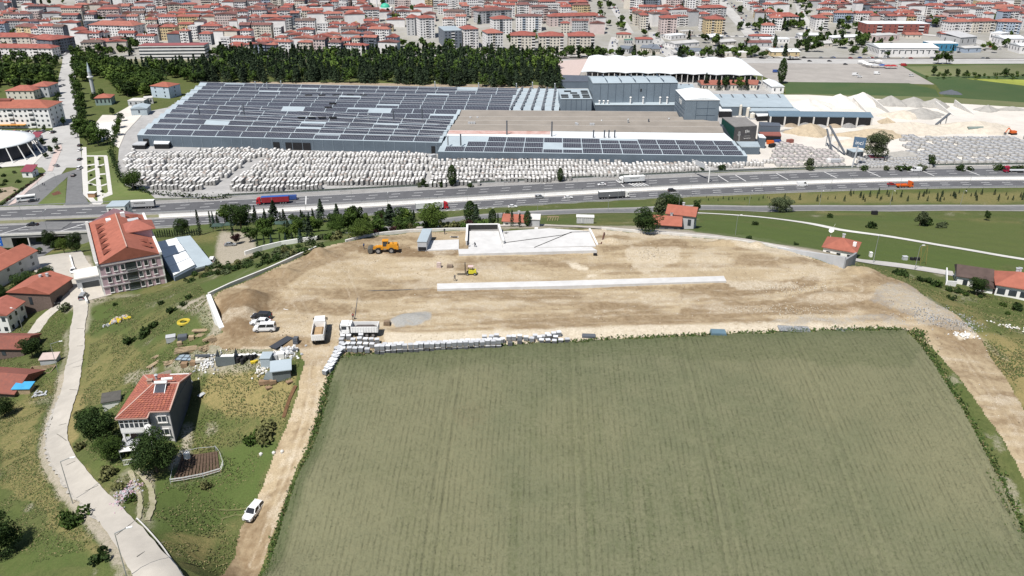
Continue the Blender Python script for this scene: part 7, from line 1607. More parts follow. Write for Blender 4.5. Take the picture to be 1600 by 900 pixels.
lorry('low flatbed lorry with dark red cab at the right picture edge',on_road(1592,269),hdir(290,1.3) + math.pi,mat('dark_red_cab',(.28,.015,.04),.45,.1,1),M_lightg,None,12,2,low=True)
t = lorry('orange recovery truck with orange flat bed on the near carriageway',on_road(1409,293),hdir(214,.15),M_orange,M_orange,None,6,2,name='recovery_truck',low=True)
m = MB(); m.box((0,-1.2,1.4),(6,.1,.5)); m.box((0,1.2,1.4),(6,.1,.5)); m.build('side_board',M_orange,t,kind='stuff')
for l,u,v,f,rev,pt,kd in [('white panel van on the near carriageway above the wide thicket',1253,290.5,.4,0,0,'bigvan'),('white minibus in the far carriageway near the grey block yard',1431,267.5,1.5,1,0,'bigvan'),('black estate car in the near carriageway right of the grey lorry',1050,299,.6,0,2,'suv'),
    ('white car in the far carriageway just left of the white lorry',940,289.5,1.3,1,0,'sedan'),('grey van in the near carriageway above the cottage',843,309.5,.6,0,1,'van'),('pale car behind the grey van, nearer the grey lorry',888,310,.3,0,0,'sedan'),
    ('white car on the near carriageway behind the garden pines',430,342,.3,0,0,'sedan'),('black pickup with white bonnet cover beside the underpass slot',51,352.5,.7,1,2,'pickup'),('bright red car just behind the orange recovery truck',1393,289,.5,0,3,'sedan'),
    ('blue lorry cab hidden behind the red trailer',455,312,1.6,1,4,'bigvan'),('white car at the picture top of the cottage, right of its tree',801,324,.02,0,0,'sedan')]:
    p = on_road(u,v); car(l,p,hdir(p.x,f) + (math.pi if rev else 0),CM[pt],kd,'van' if 'van' in kd else 'car',name='moving_vehicle')
for l,u,v,a,pt,kd in [('white car parked by the low wall in the village forecourt',115,425,-70,0,'sedan'),('white car parked in the shade right of the dark tree',93,451,-80,0,'sedan'),('black car beside the blank brown brick house',92,472,-75,2,'suv'),
    ('silver van at the forecourt corner by the school entrance wall',131,466,100,1,'van'),('grey car parked alone in the dusty car park',360,384,8,1,'sedan'),('white cabbed small truck at the lower end of the long shed',332,409,100,0,'van'),
    ('black off-road car, rear one of three parked by the soil heap',409,498,172,2,'suv'),('white saloon, middle one of three parked by the soil heap',408,507,176,0,'sedan'),('white estate van, nearest of three parked by the soil heap',414,516.5,184,0,'van'),
    ('white SUV parked on the grass verge where the dirt road bends',397,803,-106,0,'suv'),('dark small car left half under the forecourt tree',72,424,10,2,'sedan')]:
    p = G(u,v); t = car(l,(p.x,p.y,p.z + .05),R(a),CM[pt],kd)
    if kd and u == 396:
        e = .9; sl = Vector((hz(p.x + e,p.y) - hz(p.x - e,p.y),hz(p.x,p.y + e) - hz(p.x,p.y - e))) / (2 * e); q = Vector((-sl.x,-sl.y,1)).to_track_quat('Z','Y'); t.rotation_euler = (Matrix.Rotation(0,3,'Z') @ Vector((-sl.x,-sl.y,1)).rotation_difference(Vector((0,0,1))).inverted().to_matrix() @ Matrix.Rotation(R(a),3,'Z')).to_euler()
for l,u,v,a,pt,kd in [('black and white car crossing the junction below the boulevard',115,275,100,2,'sedan'),('silver car turning out of the pink pavement',88,260,150,1,'sedan'),('white van parked highest beside the park path',125,264,92,0,'van'),('dark car next above the parked white van',125,250,92,2,'sedan'),
    ('white car at the tree end of the parking row',125,235,92,0,'sedan'),('dark car at the top of the parking row under the trees',125,228,92,2,'sedan'),('black car following the white bus on the slip road',52,315,28,2,'sedan'),('white car driving up the boulevard',99,134,88,0,'sedan'),
    ('blue and white car on the paved forecourt of the arena',62,234,30,4,'van'),('white car by the dark red gatehouse',60,228,10,0,'sedan')]:
    car(l,at(u,v,.12),R(a),CM[pt],kd,name='car')
t = thing('bus','white minibus with dark windows on the slip road','bus',at(42,314,.12),R(205)); m = MB(); m.box((0,0,.5),(8.5,2.4,2.5),tapery=.94); m.build('body',M_white,t); m = MB(); m.box((0,0,1.6),(8.0,2.46,.85),tapery=.98); m.box((4.2,0,1.3),(.12,2.1,1.3)); m.build('window_band',M_glass,t); wheels(t,[(x,y) for x in (-2.7,2.9) for y in (-1.1,1.1)],.48,.3)
rnd.seed(5)
for i in range(15): u = 2 + i * 5.4 if i < 13 else (150 + i); car('parked car number %s in the row before the long white block' % (['one','two','three','four','five','six','seven','eight','nine','ten','eleven','twelve','thirteen','fourteen','fifteen'][i]),at(min(u,78 + (i - 12) * 3),207 + rnd.uniform(-.6,.6),.12),R(85 + rnd.uniform(-6,6)),CM[[0,1,2,0,3,2,0,1,2,0,0,2,1,0,2][i]],rnd.choice(['sedan','suv','van']),group='cars parked before the long white block',name='car')
for l,u,v,a,pt,kd in [('blue and white van alone in the coach park',1212,113,5,4,'bigvan'),('white van in the middle of the coach park',1336,118,10,0,'bigvan'),('second white van just right of the middle one',1343,121,0,0,'van'),('white coach near the green field edge of the coach park',1370,116,0,0,'bigvan'),('white car near the right corner of the coach park',1424,119,5,0,'van'),
    ('dark car on the railway side of the coach park',1321,101,0,2,'sedan'),('black car at the road end behind the coach park',1296,96,0,2,'sedan'),('dark car beside the coach park upper edge, left',1265,96,0,2,'sedan'),('red lorry cab behind the market stalls on the coach park',1412,103,0,3,'bigvan')]:
    car(l,at(u,v,.2),R(a),CM[pt],kd,name='car')
for i,(u,v,mt_) in enumerate([(1346,100,M_white),(1352,103,M_white),(1358,105,M_white),(1372,99,M_white),(1367,106,M_lightg),(1378,106,CM[4]),(1387,107,CM[3]),(1395,107,CM[3]),(1362,98,M_lightg)]):
    t = thing('market_stall',['white tented','second white tented','third white tented','broad white','grey','blue','pink red','dark red','rear grey'][i] + ' stall on the coach park','stall',at(u,v,.15)); m = MB(); [m.box((x,y,0),(.15,.15,2.4)) for x in (-3,3) for y in (-2,2)]; m.build('posts',M_steel,t,kind='stuff'); roof_mesh('hip',6.4,4.4,2.4,1.0,.2).xf(Matrix.Translation((-3.2,-2.2,0))).build('canopy',mt_,t)
def tipper(label,p,rz,load):
    t = thing('dump_truck',label,'truck',p,rz); m = MB(); m.box((3.0,0,.75),(2.0,2.4,1.0)); m.box((3.0,0,1.75),(1.9,2.35,1.25),taper=.86,tapery=.92); m.build('cab',M_white,t)
    m = MB(); m.box((4.0,0,1.85),(.14,2.0,.85)); m.box((3.1,-1.16,1.9),(1.0,.08,.75)); m.box((3.1,1.16,1.9),(1.0,.08,.75)); m.build('windscreen',M_glass,t)
    m = MB(); m.box((-1.15,0,1.2),(5.6,2.45,.12)); [m.box((-1.15,s * 1.22,1.2),(5.6,.1,1.35)) for s in (-1,1)]; m.box((-3.95,0,1.2),(.1,2.5,1.35)); m.box((1.65,0,1.2),(.1,2.5,1.65)); m.box((2.1,0,2.75),(1.0,2.4,.08)); m.build('tipper_body',M_white,t)
    m = MB()
    for i in range(10): [m.box((-3.7 + i * .56,s * 1.3,1.25),(.12,.08,1.2)) for s in (-1,1)]
    for i in range(6): m.box((-4.02,-1.0 + i * .4,1.3),(.07,.13,1.05))
    m.build('stiffening_rib',M_white,t,kind='stuff'); m = MB(); m.box((-1.15,0,1.32),(5.4,2.3,.75),taper=.6); m.build('load',load,t)
    m = MB(); m.box((0,0,.75),(7.4,1.0,.35)); m.box((4.05,0,.45),(.15,2.3,.5)); m.build('chassis',M_black,t); wheels(t,[(x,y) for x in (-2.9,-1.6,2.1,3.2) for y in (-1.05,1.05)],.52,.36)
    for s in (-1,1): m = MB(); m.box((3.9,s * 1.38,1.9),(.12,.25,.6)); m.build('mirror',M_black,t); m = MB(); m.box((4.13,s * .85,.65),(.06,.35,.22)); m.build('headlight',M_lamp,t)
    return t
tipper('white dump truck seen from behind with sandy load, alone on the bare ground',G(500,526) + Vector((0,0,.05)),R(98),mat('sandy_load',(.42,.29,.16),.95,.2,1))
tipper('white dump truck in profile with dark load beside the stacked grey blocks',G(563,523.5) + Vector((0,0,.05)),R(181),mat('dark_load',(.10,.085,.08),.95,.2,1))
t = thing('wheel_loader','yellow wheel loader with raised grey bucket at the end of the dark soil strip','loader',G(602,394) + Vector((0,0,.03)),R(184))
m = MB(); m.box((-1.9,0,1.1),(3.0,1.7,1.35),taper=.92); m.box((-3.3,0,1.0),(.5,2.0,.9)); m.build('engine_cover',M_yel,t); m = MB(); m.box((1.4,0,.9),(2.0,1.1,.9)); m.build('front_frame',M_yel,t)
m = MB(); m.box((-.2,0,1.3),(1.5,1.5,.5)); m.box((-.2,0,3.25),(1.6,1.6,.14)); [m.box((x,y,1.7),(.12,.12,1.6)) for x in (-.85,.5) for y in (-.7,.7)]; m.build('cab_frame',M_yel,t); m = MB(); m.box((-.2,0,1.8),(1.25,1.35,1.4)); m.build('cab_glass',M_glass,t)
for s in (-.55,.55): m = MB(); m.beam((1.2,s,1.7),(3.2,s,1.2),.25,.35); m.beam((1.0,s,1.5),(2.3,s,1.75),.14); m.build('lift_arm',M_yel,t)
m = MB(); m.loft([[(3.2,y,.5),(3.1,y,1.5),(3.6,y,1.65),(4.4,y,1.35),(4.3,y,.35),(3.6,y,.25)] for y in (-1.35,1.35)]); m.build('bucket',mat('worn_steel',(.12,.115,.10),.7,.3,2),t,fixn=True); wheels(t,[(x,y) for x in (-1.7,1.7) for y in (-1.0,1.0)],.78,.55); m = MB(); m.cyl((-2.2,.4,2.4),(-2.2,.4,3.1),.08,n=6); m.build('exhaust',M_black,t)
t = thing('forklift','small yellow forklift with dark mast and pale canopy in the middle of the site','forklift',G(735,429),R(180)); m = MB(); m.box((-.5,0,.45),(2.0,1.2,.9),taper=.9); m.build('body',mat('lime_yellow',(.55,.5,.04),.5,.1,1),t); m = MB(); m.box((-.1,0,2.2),(1.3,1.2,.1)); m.build('canopy',mat('pale_pink_canopy',(.6,.45,.42),.8,.1,1),t)
m = MB(); [m.box((x,y,1.2),(.08,.08,1.05)) for x in (-.6,.45) for y in (-.5,.5)]; m.build('canopy_posts',M_black,t,kind='stuff'); m = MB(); [m.box((1.25,y,.1),(.16,.14,3.0)) for y in (-.4,.4)]; m.box((1.25,0,1.4),(.14,.9,.15)); m.box((1.25,0,2.9),(.14,.9,.15)); m.build('mast',M_black,t); m = MB(); [m.box((2.3,y,.15),(1.9,.14,.07)) for y in (-.3,.3)]; m.build('fork',M_black,t); wheels(t,[(x,y) for x in (-1.1,.7) for y in (-.55,.55)],.36,.28)
# ---- people
def person(label,p,rz,top,legs,h=1.75,walk=.25,arm=.3,bend=0.0):
    J = [(0,0,.93),(0,0,1.15),(0,bend*.5,1.42),(0,bend*.7,1.52),(0,bend*.9,1.66),(.11,0,.9),(.13,walk,.5),(.13,walk*.6,.06),(.14,walk*.6+.16,.02),(-.11,0,.9),(-.13,-walk*.4,.5),(-.13,-walk,.08),(-.14,-walk+.16,.02),(.2,bend*.6,1.42),(.27,-.05+arm*.4,1.15),(.26,arm+bend,.98),(-.2,bend*.6,1.42),(-.28,.0,1.15),(-.27,.12+bend,.9),(.25,arm+.1+bend,.93),(-.26,.16+bend,.83)]
    E_ = [(0,1),(1,2),(2,3),(3,4),(0,5),(5,6),(6,7),(7,8),(0,9),(9,10),(10,11),(11,12),(2,13),(13,14),(14,15),(15,19),(2,16),(16,17),(17,18),(18,20)]
    Rd = [.14,.15,.16,.07,.12,.10,.07,.05,.05,.10,.07,.05,.05,.075,.05,.04,.075,.05,.04,.03,.03]
    me = bpy.data.meshes.new('person'); me.from_pydata([(x,y,z * h / 1.75) for x,y,z in J],E_,[]); me.materials.append(legs); me.materials.append(top); me.materials.append(mat('skin_tone',(.42,.25,.17),.7,.05,1))
    o = thing('person',label,'person',p,rz,None,me); sk = o.modifiers.new('skin','SKIN'); sk.use_smooth_shade = True
    for i,r_ in enumerate(Rd): me.skin_vertices[0].data[i].radius = (r_,r_ * .8)
    me.skin_vertices[0].data[0].use_root = True; sb_ = o.modifiers.new('subdiv','SUBSURF'); sb_.levels = 1; sb_.render_levels = 1
    m = MB(); m.loft([[(r_ * math.cos(a),r_ * .8 * math.sin(a) + bend * .45,z) for a in np.linspace(0,6.28,9)[:-1]] for r_,z in ((.17,.92),(.19,1.15),(.23,1.42),(.1,1.5))]); m.build('jacket',top,o,smooth=True)
    return o
Pm = [mat('cloth_dark',(.04,.045,.06),.9,.1,2),mat('cloth_blue',(.06,.10,.25),.9,.1,2),mat('cloth_red',(.35,.08,.06),.9,.1,2),mat('cloth_pale',(.5,.48,.45),.9,.1,2)]
for l,u,v,t_,g_,rz,bd in [('person in dark clothes walking behind the wheel loader',569,389,1,0,1,0),('person in a dark top standing left of the long white strip foundation',711,439,0,0,2,0),('person bending over at the rear edge of the site near the container',695,366,0,0,.5,.3),
    ('worker at the pit edge holding a tool, left one of two',732,387,0,0,0,.15),('second worker crouching at the pit edge, right of the first',743,387,0,0,2,.35),('worker beside the grey heap behind the pit wall',785,367,0,1,1,.1),
    ('person in red behind the cab of the profile dump truck',552,500,2,0,0,.1),('person behind the orange truck on the highway shoulder',1388,292,0,0,0,0),('left one of two people walking on the slip road pavement',67,290,0,0,1,0),('right one of two people walking on the slip road pavement',70,291,0,0,1.2,0)]:
    person(l,G(u,v) if v > 300 and u not in (1388,) else at(u,v,.1),rz,Pm[t_],Pm[g_],bend=bd)
# ------------------------------------------------------------------ building site
def wall_line(name,label,px,z_top,z_bot,th,m_,cat='wall',hts=None):
    P = [at(u,v,50.0) if isinstance(v,(int,float)) else v for u,v in px]; t = thing(name,label,cat,P[0]); o = P[0]; m = MB(); secs = []
    for i,p in enumerate(P):
        a = P[max(i - 1,0)]; b = P[min(i + 1,len(P) - 1)]; d = (b - a); d.z = 0; d.normalize(); n_ = Vector((-d.y,d.x,0)) * th / 2; zt = (hts[i] if hts else z_top) - o.z; zb = z_bot - o.z; q = p - o
        secs.append([(q.x - n_.x,q.y - n_.y,zb),(q.x + n_.x,q.y + n_.y,zb),(q.x + n_.x,q.y + n_.y,zt),(q.x - n_.x,q.y - n_.y,zt)])
    m.loft(secs); m.build('wall_body',m_,t,fixn=True); return t
wall_line('parapet_wall','thin white parapet wall along the left rear edge of the site',[(326,462),(360,446),(420,421.5),(470,399),(500,386)],50.7,43,.45,M_conc)
wall_line('parapet_wall','thin white parapet wall behind the wheel loader, curving to the pit',[(540,378),(566,371),(600,365.5),(640,361.5),(700,359.5),(729,359)],50.6,43,.5,M_conc)
wall_line('retaining_wall','thick white retaining wall facing the slope left of the soil heap',[(326,462.5),(333,480),(341,500),(347,514)],50.4,45,1.0,M_white)
wall_line('parapet_wall','low pale wall along the right rear edge of the site',[(940,357.5),(1050,366),(1120,372),(1200,383.5),(1260,397)],50.45,46,.4,M_conc)
t = wall_line('retaining_wall','pale grey retaining wall rising in front of the red hip roofed hut',[(1215,387),(1260,398),(1290,408),(1318,420)],50,47,.45,M_lightg,hts=[50.2,50.9,51.9,53.2])
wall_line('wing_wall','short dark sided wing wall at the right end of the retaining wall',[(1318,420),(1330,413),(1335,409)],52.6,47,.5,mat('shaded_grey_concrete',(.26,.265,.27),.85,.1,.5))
def pad(name,label,px,h,m_,cat='slab',z=50.0):
    z = max(G(u,v).z for u,v in px + [tuple(sum(q[i] for q in px) / len(px) for i in (0,1))]) + .1; P = [at(u,v,z + h) for u,v in px]; o = P[0].copy(); o.z = z; t = thing(name,label,cat,o); m = MB(); pl = [(p.x - o.x,p.y - o.y) for p in P]
    ar = sum(pl[i][0] * pl[(i + 1) % len(pl)][1] - pl[(i + 1) % len(pl)][0] * pl[i][1] for i in range(len(pl))); m.prism(pl if ar > 0 else pl[::-1],-.6,h); m.build('slab_body',m_,t,fixn=True); return t
M_slab = mat('fresh_concrete',(.60,.59,.57),.75,.12,.35,big=.08)
s1 = pad('strip_foundation','long white concrete strip across the middle of the site',[(683,443),(900,438),(1131,431),(1135,439),(900,446),(683,451.5)],.3,M_slab)
s2 = pad('concrete_kerb','white concrete front strip along the slab and pit',[(716,389),(924,385.5),(933,391),(717,397)],.4,M_slab)
s3 = pad('concrete_slab','wide white concrete slab right of the pit with dark joint lines',[(786,388),(780,361.5),(858,356.5),(920,361),(931,384)],.25,M_slab)
for px in ([(835,386.5),(893,362.5)],[(893,362.5),(920,362)],[(790,379),(880,367)],[(880,367),(893,363)]): a,b = at(px[0][0],px[0][1],s3.location.z + .3) - s3.location,at(px[1][0],px[1][1],s3.location.z + .3) - s3.location; m = MB(); m.beam(a,b,.18,.1); m.build('joint_line',M_black,s3)
pad('pit_floor','white concrete floor between the three walls of the pit',[(732,389),(732,361),(779,361),(786,388.5)],.15,M_slab)
pad('left_slab','pale slab between the container and the pit',[(664,391),(665,376),(717,374),(717,389)],.12,M_slab)
t = thing('pit_walls','three white rimmed concrete walls round the pit, rear one dark inside','walls',at(731,389,50)); o = t.location
PW = [at(729,389,50) - o,at(730.5,362.5,50) - o,at(779,362,50) - o,at(787,388.5,50) - o]; M_pitface = mat('dark_pit_face',(.045,.045,.045),.8,.2,1)
for i,(a,b) in enumerate(zip(PW[:-1],PW[1:])):
    m = MB(); m.beam(a + Vector((0,0,1.1)),b + Vector((0,0,1.1)),.35,2.3); w1 = m.build('pit_wall',[M_slab,M_lightg,M_slab][i],t); m = MB(); m.beam(a + Vector((0,0,2.32)),b + Vector((0,0,2.32)),.55,.16); m.build('rim',M_white,w1)
a,b = PW[1] + Vector((.3,-.22,1.55)),PW[2] + Vector((-.3,-.22,1.55)); m = MB(); m.beam(a,b,.06,1.3); m.build('dark_band',M_pitface,t); a,b = PW[0] + Vector((.25,0,1.3)),PW[1] + Vector((.25,-.3,1.3)); m = MB(); m.beam(a,b,.06,1.9); m.build('dark_band',M_pitface,t)  # dark band along the inner faces of the rear and left walls
wall_line('low_wall','white low wall closing the right end of the wide slab',[(921,363),(928,377),(933,388)],51.2,49.5,.5,M_white)
wall_line('formwork_fence','dark reddish formwork line right of the slab end wall',[(944,368),(942,377),(939,386),(930,386)],51.0,49.5,.35,mat('rusty_formwork',(.16,.07,.05),.9,.5,2))
t = thing('site_container','long pale blue roofed container beside the left slab','container',G(653,392),R(-3)); m = MB(); m.box((1.2,4.5,.15),(2.4,9.4,2.45)); m.build('body',M_lightg,t); m = MB(); m.box((1.2,4.5,2.6),(2.6,9.6,.15)); m.build('roof',M_metalb2,t); m = MB(); m.box((1.2,-.24,.3),(2.1,.08,.9)); m.build('door',M_black,t); m = MB(); [m.box((1.2 + .9 * math.cos(a_) * 0 - .0,y,-.3),(2.4,.4,.5)) for a_,y in ((0,.5),(0,8.5))]; m.build('skid',M_black,t,kind='stuff')
t = thing('hatch','dark open shaft left of the pit','shaft',at(703,377,50)); m = MB(); m.box((1.1,.9,0),(2.3,1.8,.8)); m.build('rim',M_slab,t); m = MB(); m.box((1.1,.9,.8),(1.9,1.4,.03)); m.build('opening',M_black,t)
for l,u,v,w_,d,h,mt_ in [('upright bale in the open, left of the forklift',686,418,1.1,.9,1.3,M_pink),('flat pallet load right of the upright bale',703,418,1.5,1,.7,mat('brown_board',(.26,.2,.15),.9,.2,2)),('small black roller lying before the white front strip',930,399,1.0,.6,.5,M_black),('white block at the rear of the wide slab',838,361,1.1,.9,.9,M_white),
    ('low dark stack on the pale dust left of the blue one',920,526,2.9,1.4,.35,M_grayw),('blue topped stack of panels at the field edge',1122,523,3.3,2.2,.8,mat('blue_grey_panel',(.12,.19,.23),.5,.1,1)),('brown rock by the grey gravel patch',605,508,1.4,1.1,.9,mat('brown_rock',(.25,.18,.12),.9,.3,2)),
    ('small dark machine at the dirt road junction',463,536,1.0,1.2,1.3,M_grayw),('dark square slab on the white rubble',462,548,1.2,.8,.3,M_grayw)]:
    t = thing('stack' if 'stack' in l or 'pallet' in l else 'site_item',l,'stack' if 'stack' in l else 'item',G(u,v),R(-4)); m = MB(); k_ = 3 if h > .6 and w_ > 2 else 2
    for i in range(k_): m.box((0,0,h * i / k_ + .02),(w_ * (1 - .04 * i),d,h / k_ * .85))
    m.build('layers',mt_,t,kind='stuff'); m = MB(); m.box((0,0,h),(w_ * .9,d * .9,.06)); m.build('top_sheet',mt_,t)
for l,u,v,w_ in [('left grille panel lying on the pale dust at the field edge',1228,515,3.1),('second grille panel right of the left one',1253,516,3.0),('grey grille panel lying on the crop margin',1321,520,3.3)]:
    t = thing('grille_panel',l,'panel',G(u,v) + Vector((0,0,.25)),R(-6)); m = MB()
    for i in range(6): m.beam((-w_ / 2 + i * w_ / 5,-1.2,0),(-w_ / 2 + i * w_ / 5,1.2,0),.12)
    for j in range(5): m.beam((-w_ / 2,-1.2 + j * .6,.04),(w_ / 2,-1.2 + j * .6,.04),.12)
    m.build('bars',M_steel,t,kind='stuff'); m = MB(); m.box((0,0,-.12),(w_,2.4,.04)); m.build('backing',M_lightg,t)
# setting-out strings
for l,px in [('dark setting out string running left from the strip foundation',[(560,455),(683,451)]),('dark setting out string running down to the profile dump truck',[(560,455),(554,498)]),('white pole lying on the bare ground above the white cars',[(443,483),(464,488)])]:
    a,b = at(px[0][0],px[0][1],50.25),at(px[1][0],px[1][1],50.25); t = thing('string_line' if 'string' in l else 'pole',l,'line',a); m = MB(); m.beam((0,0,0),b - a,.1 if 'string' in l else .16); m.build('line_body',M_grayw if 'string' in l else M_white,t)
# ---- pallets of grey cut stone beside the field
M_ptop = mat('white_pallet_wrap',(.60,.61,.62),.5,.12,1.5,objrand=.2); M_pside = mat('grey_cobble_side',(.25,.26,.27),.9,.35,5,bump=.6,col2=(.14,.145,.15)); M_pdark = mat('dark_cobble_side',(.13,.135,.14),.9,.35,5,bump=.6)
def pal_proto(side,top,s=1.0):
    m = MB(); m.box((0,0,.12),(1.02,.95,.86)); me1 = m.mesh('stone_load',side); m = MB(); m.box((0,0,.985),(1.04,.97,.04)); me2 = m.mesh('top_wrap',top); m = MB(); [m.box((x,0,0),(.12,.95,.11)) for x in (-.4,0,.4)]; me3 = m.mesh('pallet',M_timber); return me1,me2,me3
PL = {0: pal_proto(M_pside,M_ptop),1: pal_proto(M_pdark,M_ptop),2: pal_proto(M_pdark,M_pdark)}
def pallet(p,kind,label,group,dz=0,rot=None):
    t = thing('stone_pallet',label,'pallet',p + Vector((0,0,.03 + dz)),R(rnd.uniform(-10,10)) if rot is None else rot,group); t.scale = (.95,.95,rnd.uniform(.9,1.08)); t.location.y += rnd.uniform(-.14,.14)
    for nm,me in zip(('stone_load','top_wrap','pallet'),PL[kind]): link(nm,me,t)
rnd.seed(11)
for r_,(v,u0,u1) in enumerate([(526.5,536,572),(532,534,590),(539,534,588),(546.5,527,584)]):
    u = u0
    while u < u1:
        if rnd.random() > .1: pallet(G(u,v + 3.5 + rnd.uniform(-.8,.8)),0,'white topped stone pallet in the loose group below the profile dump truck','stone pallets below the dump truck')
        u += 8.6 + rnd.uniform(0,1.5)
u = 590
while u < 782:
    v = 553.5 - (u - 590) * .046; p = G(u,v)
    for lv in (0,1): pallet(p,0 if lv else 1,('upper' if lv else 'lower') + ' pallet of the double stacked row along the field edge','pallets of the double stacked row, ' + ('upper' if lv else 'lower'),dz=1.03 * lv)
    if 640 < u < 780 and rnd.random() < .75 or u < 625: pallet(G(u + 3,v - 9),0,'single pallet behind the double stacked row','single pallets behind the double row')
    u += 8.3 + rnd.uniform(0,.6)
for u,v,k_ in [(785,533,0),(795,530,0),(803,529,0),(812,528,0),(822,530,0),(831,532,0),(836,527,0),(843,530,0),(797,539,2),(812,536,2),(855,526,0),(865,524,0),(873,523,0),(846,535,1),(856,535,1),(866,536,1),(876,535,1),(886,533,1),(848,528,0),(858,529,1),(868,530,1),(757,529,0),(768,528,0),(776,527,0)]:
    pallet(G(u,v + 2),k_,{0: 'white topped pallet in the loose right end of the stone row',1: 'dark stone pallet in the last cluster at the right end',2: 'fallen dark stone heap pallet before the loose row'}[k_],{0: 'loose white topped pallets at the right end',1: 'dark pallets of the last cluster',2: 'fallen dark pallets'}[k_])
for i in range(9):
    t_ = i / 8; u = 531 - 22 * t_; v = 545 + 38 * t_
    for k2 in (0,1): pallet(G(u + k2 * 6.5,v + 2 - k2 * 3),0,'pallet in the slanting pair row down the dirt road corner, ' + ['first','second','third','fourth','fifth','sixth','seventh','eighth','ninth'][i] + ' pair',None if False else 'slanting pallets at the road corner',rot=R(-25))
# ---- building materials on the slope
def item(name,label,px,boxes,m_,cat,rz=0,dz=0,pname='pieces',kind=None):
    t = thing(name,label,cat,G(*px) + Vector((0,0,dz)),R(rz)); m = MB()
    for c,d,*r_ in boxes: m.box(c,d,rz=r_[0] if r_ else 0)
    o = m.build(pname,m_,t); 
    if kind: o['kind'] = kind
    return t
t = thing('pipe_coil','bright yellow coil of pipe lying on the green slope','coil',G(288,507) + Vector((0,0,.45))); m = MB()
for r_ in (1.0,1.25,1.45):
    for z_ in (.12,.36): secs = [[((r_ + .13 * math.cos(b)) * math.cos(a),(r_ + .13 * math.cos(b)) * math.sin(a),z_ + .13 * math.sin(b)) for b in np.linspace(0,6.28,7)[:-1]] for a in np.linspace(0,2 * math.pi,22)]; m.loft(secs,cap=False)
m.build('coil_turns',mat('coil_yellow',(.55,.43,.05),.5,.1,2),t)
item('crate','light grey crate, leftmost of the crates on the slope',(268,533),[((0,0,0),(2.0,1.6,1.3)),((0,0,1.3),(2.1,1.7,.08))],M_lightg,'crate',20)
item('crate','dark grey crate right of the light one',(286,531),[((0,0,0),(2.0,1.7,1.1)),((0,0,1.1),(1.7,1.4,.08))],M_grayw,'crate',15)
item('pallet_box','small timber box right of the dark grey crate',(300,531),[((0,0,0),(1.1,1.0,1.0))],M_timber,'box',10); item('pallet_box','small timber box below the dark grey crate',(281,540),[((0,0,0),(1.0,1.0,.9))],M_timber,'box',25)
def planks(label,px,n_,L_,rz,w_=.22,h_=.16,spread=1.2,lay=2,name='timber_pile',m_=M_timber,fan=0):
    t = thing(name,label,'timber',G(*px),R(rz)); m0 = MB(); m0.box((0,0,0),(L_,w_,h_)); me = m0.mesh('plank',m_)
    for i in range(n_): link('plank',me,t,(rnd.uniform(-.3,.3),(i % (n_ // lay + 1)) * spread / (n_ / lay) - spread / 2,h_ * (i // (n_ // lay + 1)) * 1.05 + .05),R(rnd.uniform(-3,3) + fan * rnd.uniform(-1,1)))
planks('long timber bundle lying highest by the white wall foot',(318,517),8,4.6,4); planks('thin loose planks below the highest bundle',(316,524),4,2.4,2,spread=1.4,lay=1)
planks('slanting timber bundle at the lower end of the white wall',(330,528),8,3.6,55); planks('thin slanting planks beside the site ramp',(337,530),5,3.2,52,w_=.1,spread=1.6,lay=1)
planks('large heap of round props in a long row above the blue frame',(300,547),26,6.5,18,.2,.16,2.2,4,fan=4); planks('criss-cross heap of pale stakes at the right of the props',(322,545),26,2.4,60,.14,.12,2.6,3,fan=40)
planks('short timber stack standing alone on the left of the slope',(241,570),10,3.6,68,spread=1.0); planks('small timber stack above the short lone one',(245,558),6,1.6,68,spread=.9)
planks('long old boards running down to the house roof',(262,583),12,6,42,.25,.1,1.6,2,m_=mat('old_boards',(.27,.23,.18),.9,.25,2)); planks('loose boards above the long old ones',(268,566),8,3,30,fan=20,lay=1,spread=1.6)
t = thing('steel_frame_table','blue grey framed panel on the ground below the props','panel',G(291,562),R(-5)); m = MB(); m.box((0,0,.45),(3.7,2.4,.06)); m.build('sheet',mat('pale_blue_sheet',(.30,.37,.42),.4,.1,1),t); m = MB(); [m.beam((-1.85 + i * 1.23,-1.2,.56),(-1.85 + i * 1.23,1.2,.56),.1) for i in range(4)]; [m.beam((-1.85,y,.57),(1.85,y,.57),.1) for y in (-1.2,0,1.2)]; m.build('frame',M_grayw,t)
item('wooden_box','brown box left of two below the framed panel',(289,573),[((0,0,0),(1.3,1.1,1.0))],mat('brown_box',(.3,.2,.12),.9,.2,2),'box',5); item('wooden_box','brown box right of two below the framed panel',(303,570),[((0,0,0),(1.2,1.0,.9))],mat('brown_box',(.3,.2,.12),.9,.2,2),'box',-5)
item('sack_heap','pale heap of sacks beside the grey open shed',(314,564),[((0,0,0),(2.0,1.4,.6),.3),((.3,.2,.5),(1.2,.9,.4),.8)],M_cream,'heap')
t = thing('open_shed','dark sided roofless shed with white floor among the building materials','shed',G(353,572),R(3)); m = MB(); m.box((0,.1,0),(3.7,.15,2.1)); m.box((-1.85,1.2,0),(.12,2.4,1.9)); m.box((1.85,1.2,0),(.12,2.4,2.1)); m.quad((1.85,0,2.1),(1.85,2.4,2.1),(1.85,1.9,3.2)); m.quad((-1.85,0,1.9),(-1.85,2.4,1.9),(-1.85,1.9,3.0)); m.build('panels',mat('slate_grey_sheet',(.14,.16,.16),.7,.1,1),t); m = MB(); m.box((0,1.4,1.2),(3.2,2.2,.1)); m.build('tarp',M_white,t)
item('beam','dark steel beam lying left of the open shed',(330,557),[((0,0,.1),(6.5,.4,.35))],M_grayw,'beam',2); item('white_board','long white board lying right of the open shed',(390,556),[((0,0,.1),(6.8,.5,.25))],M_white,'board',-2)
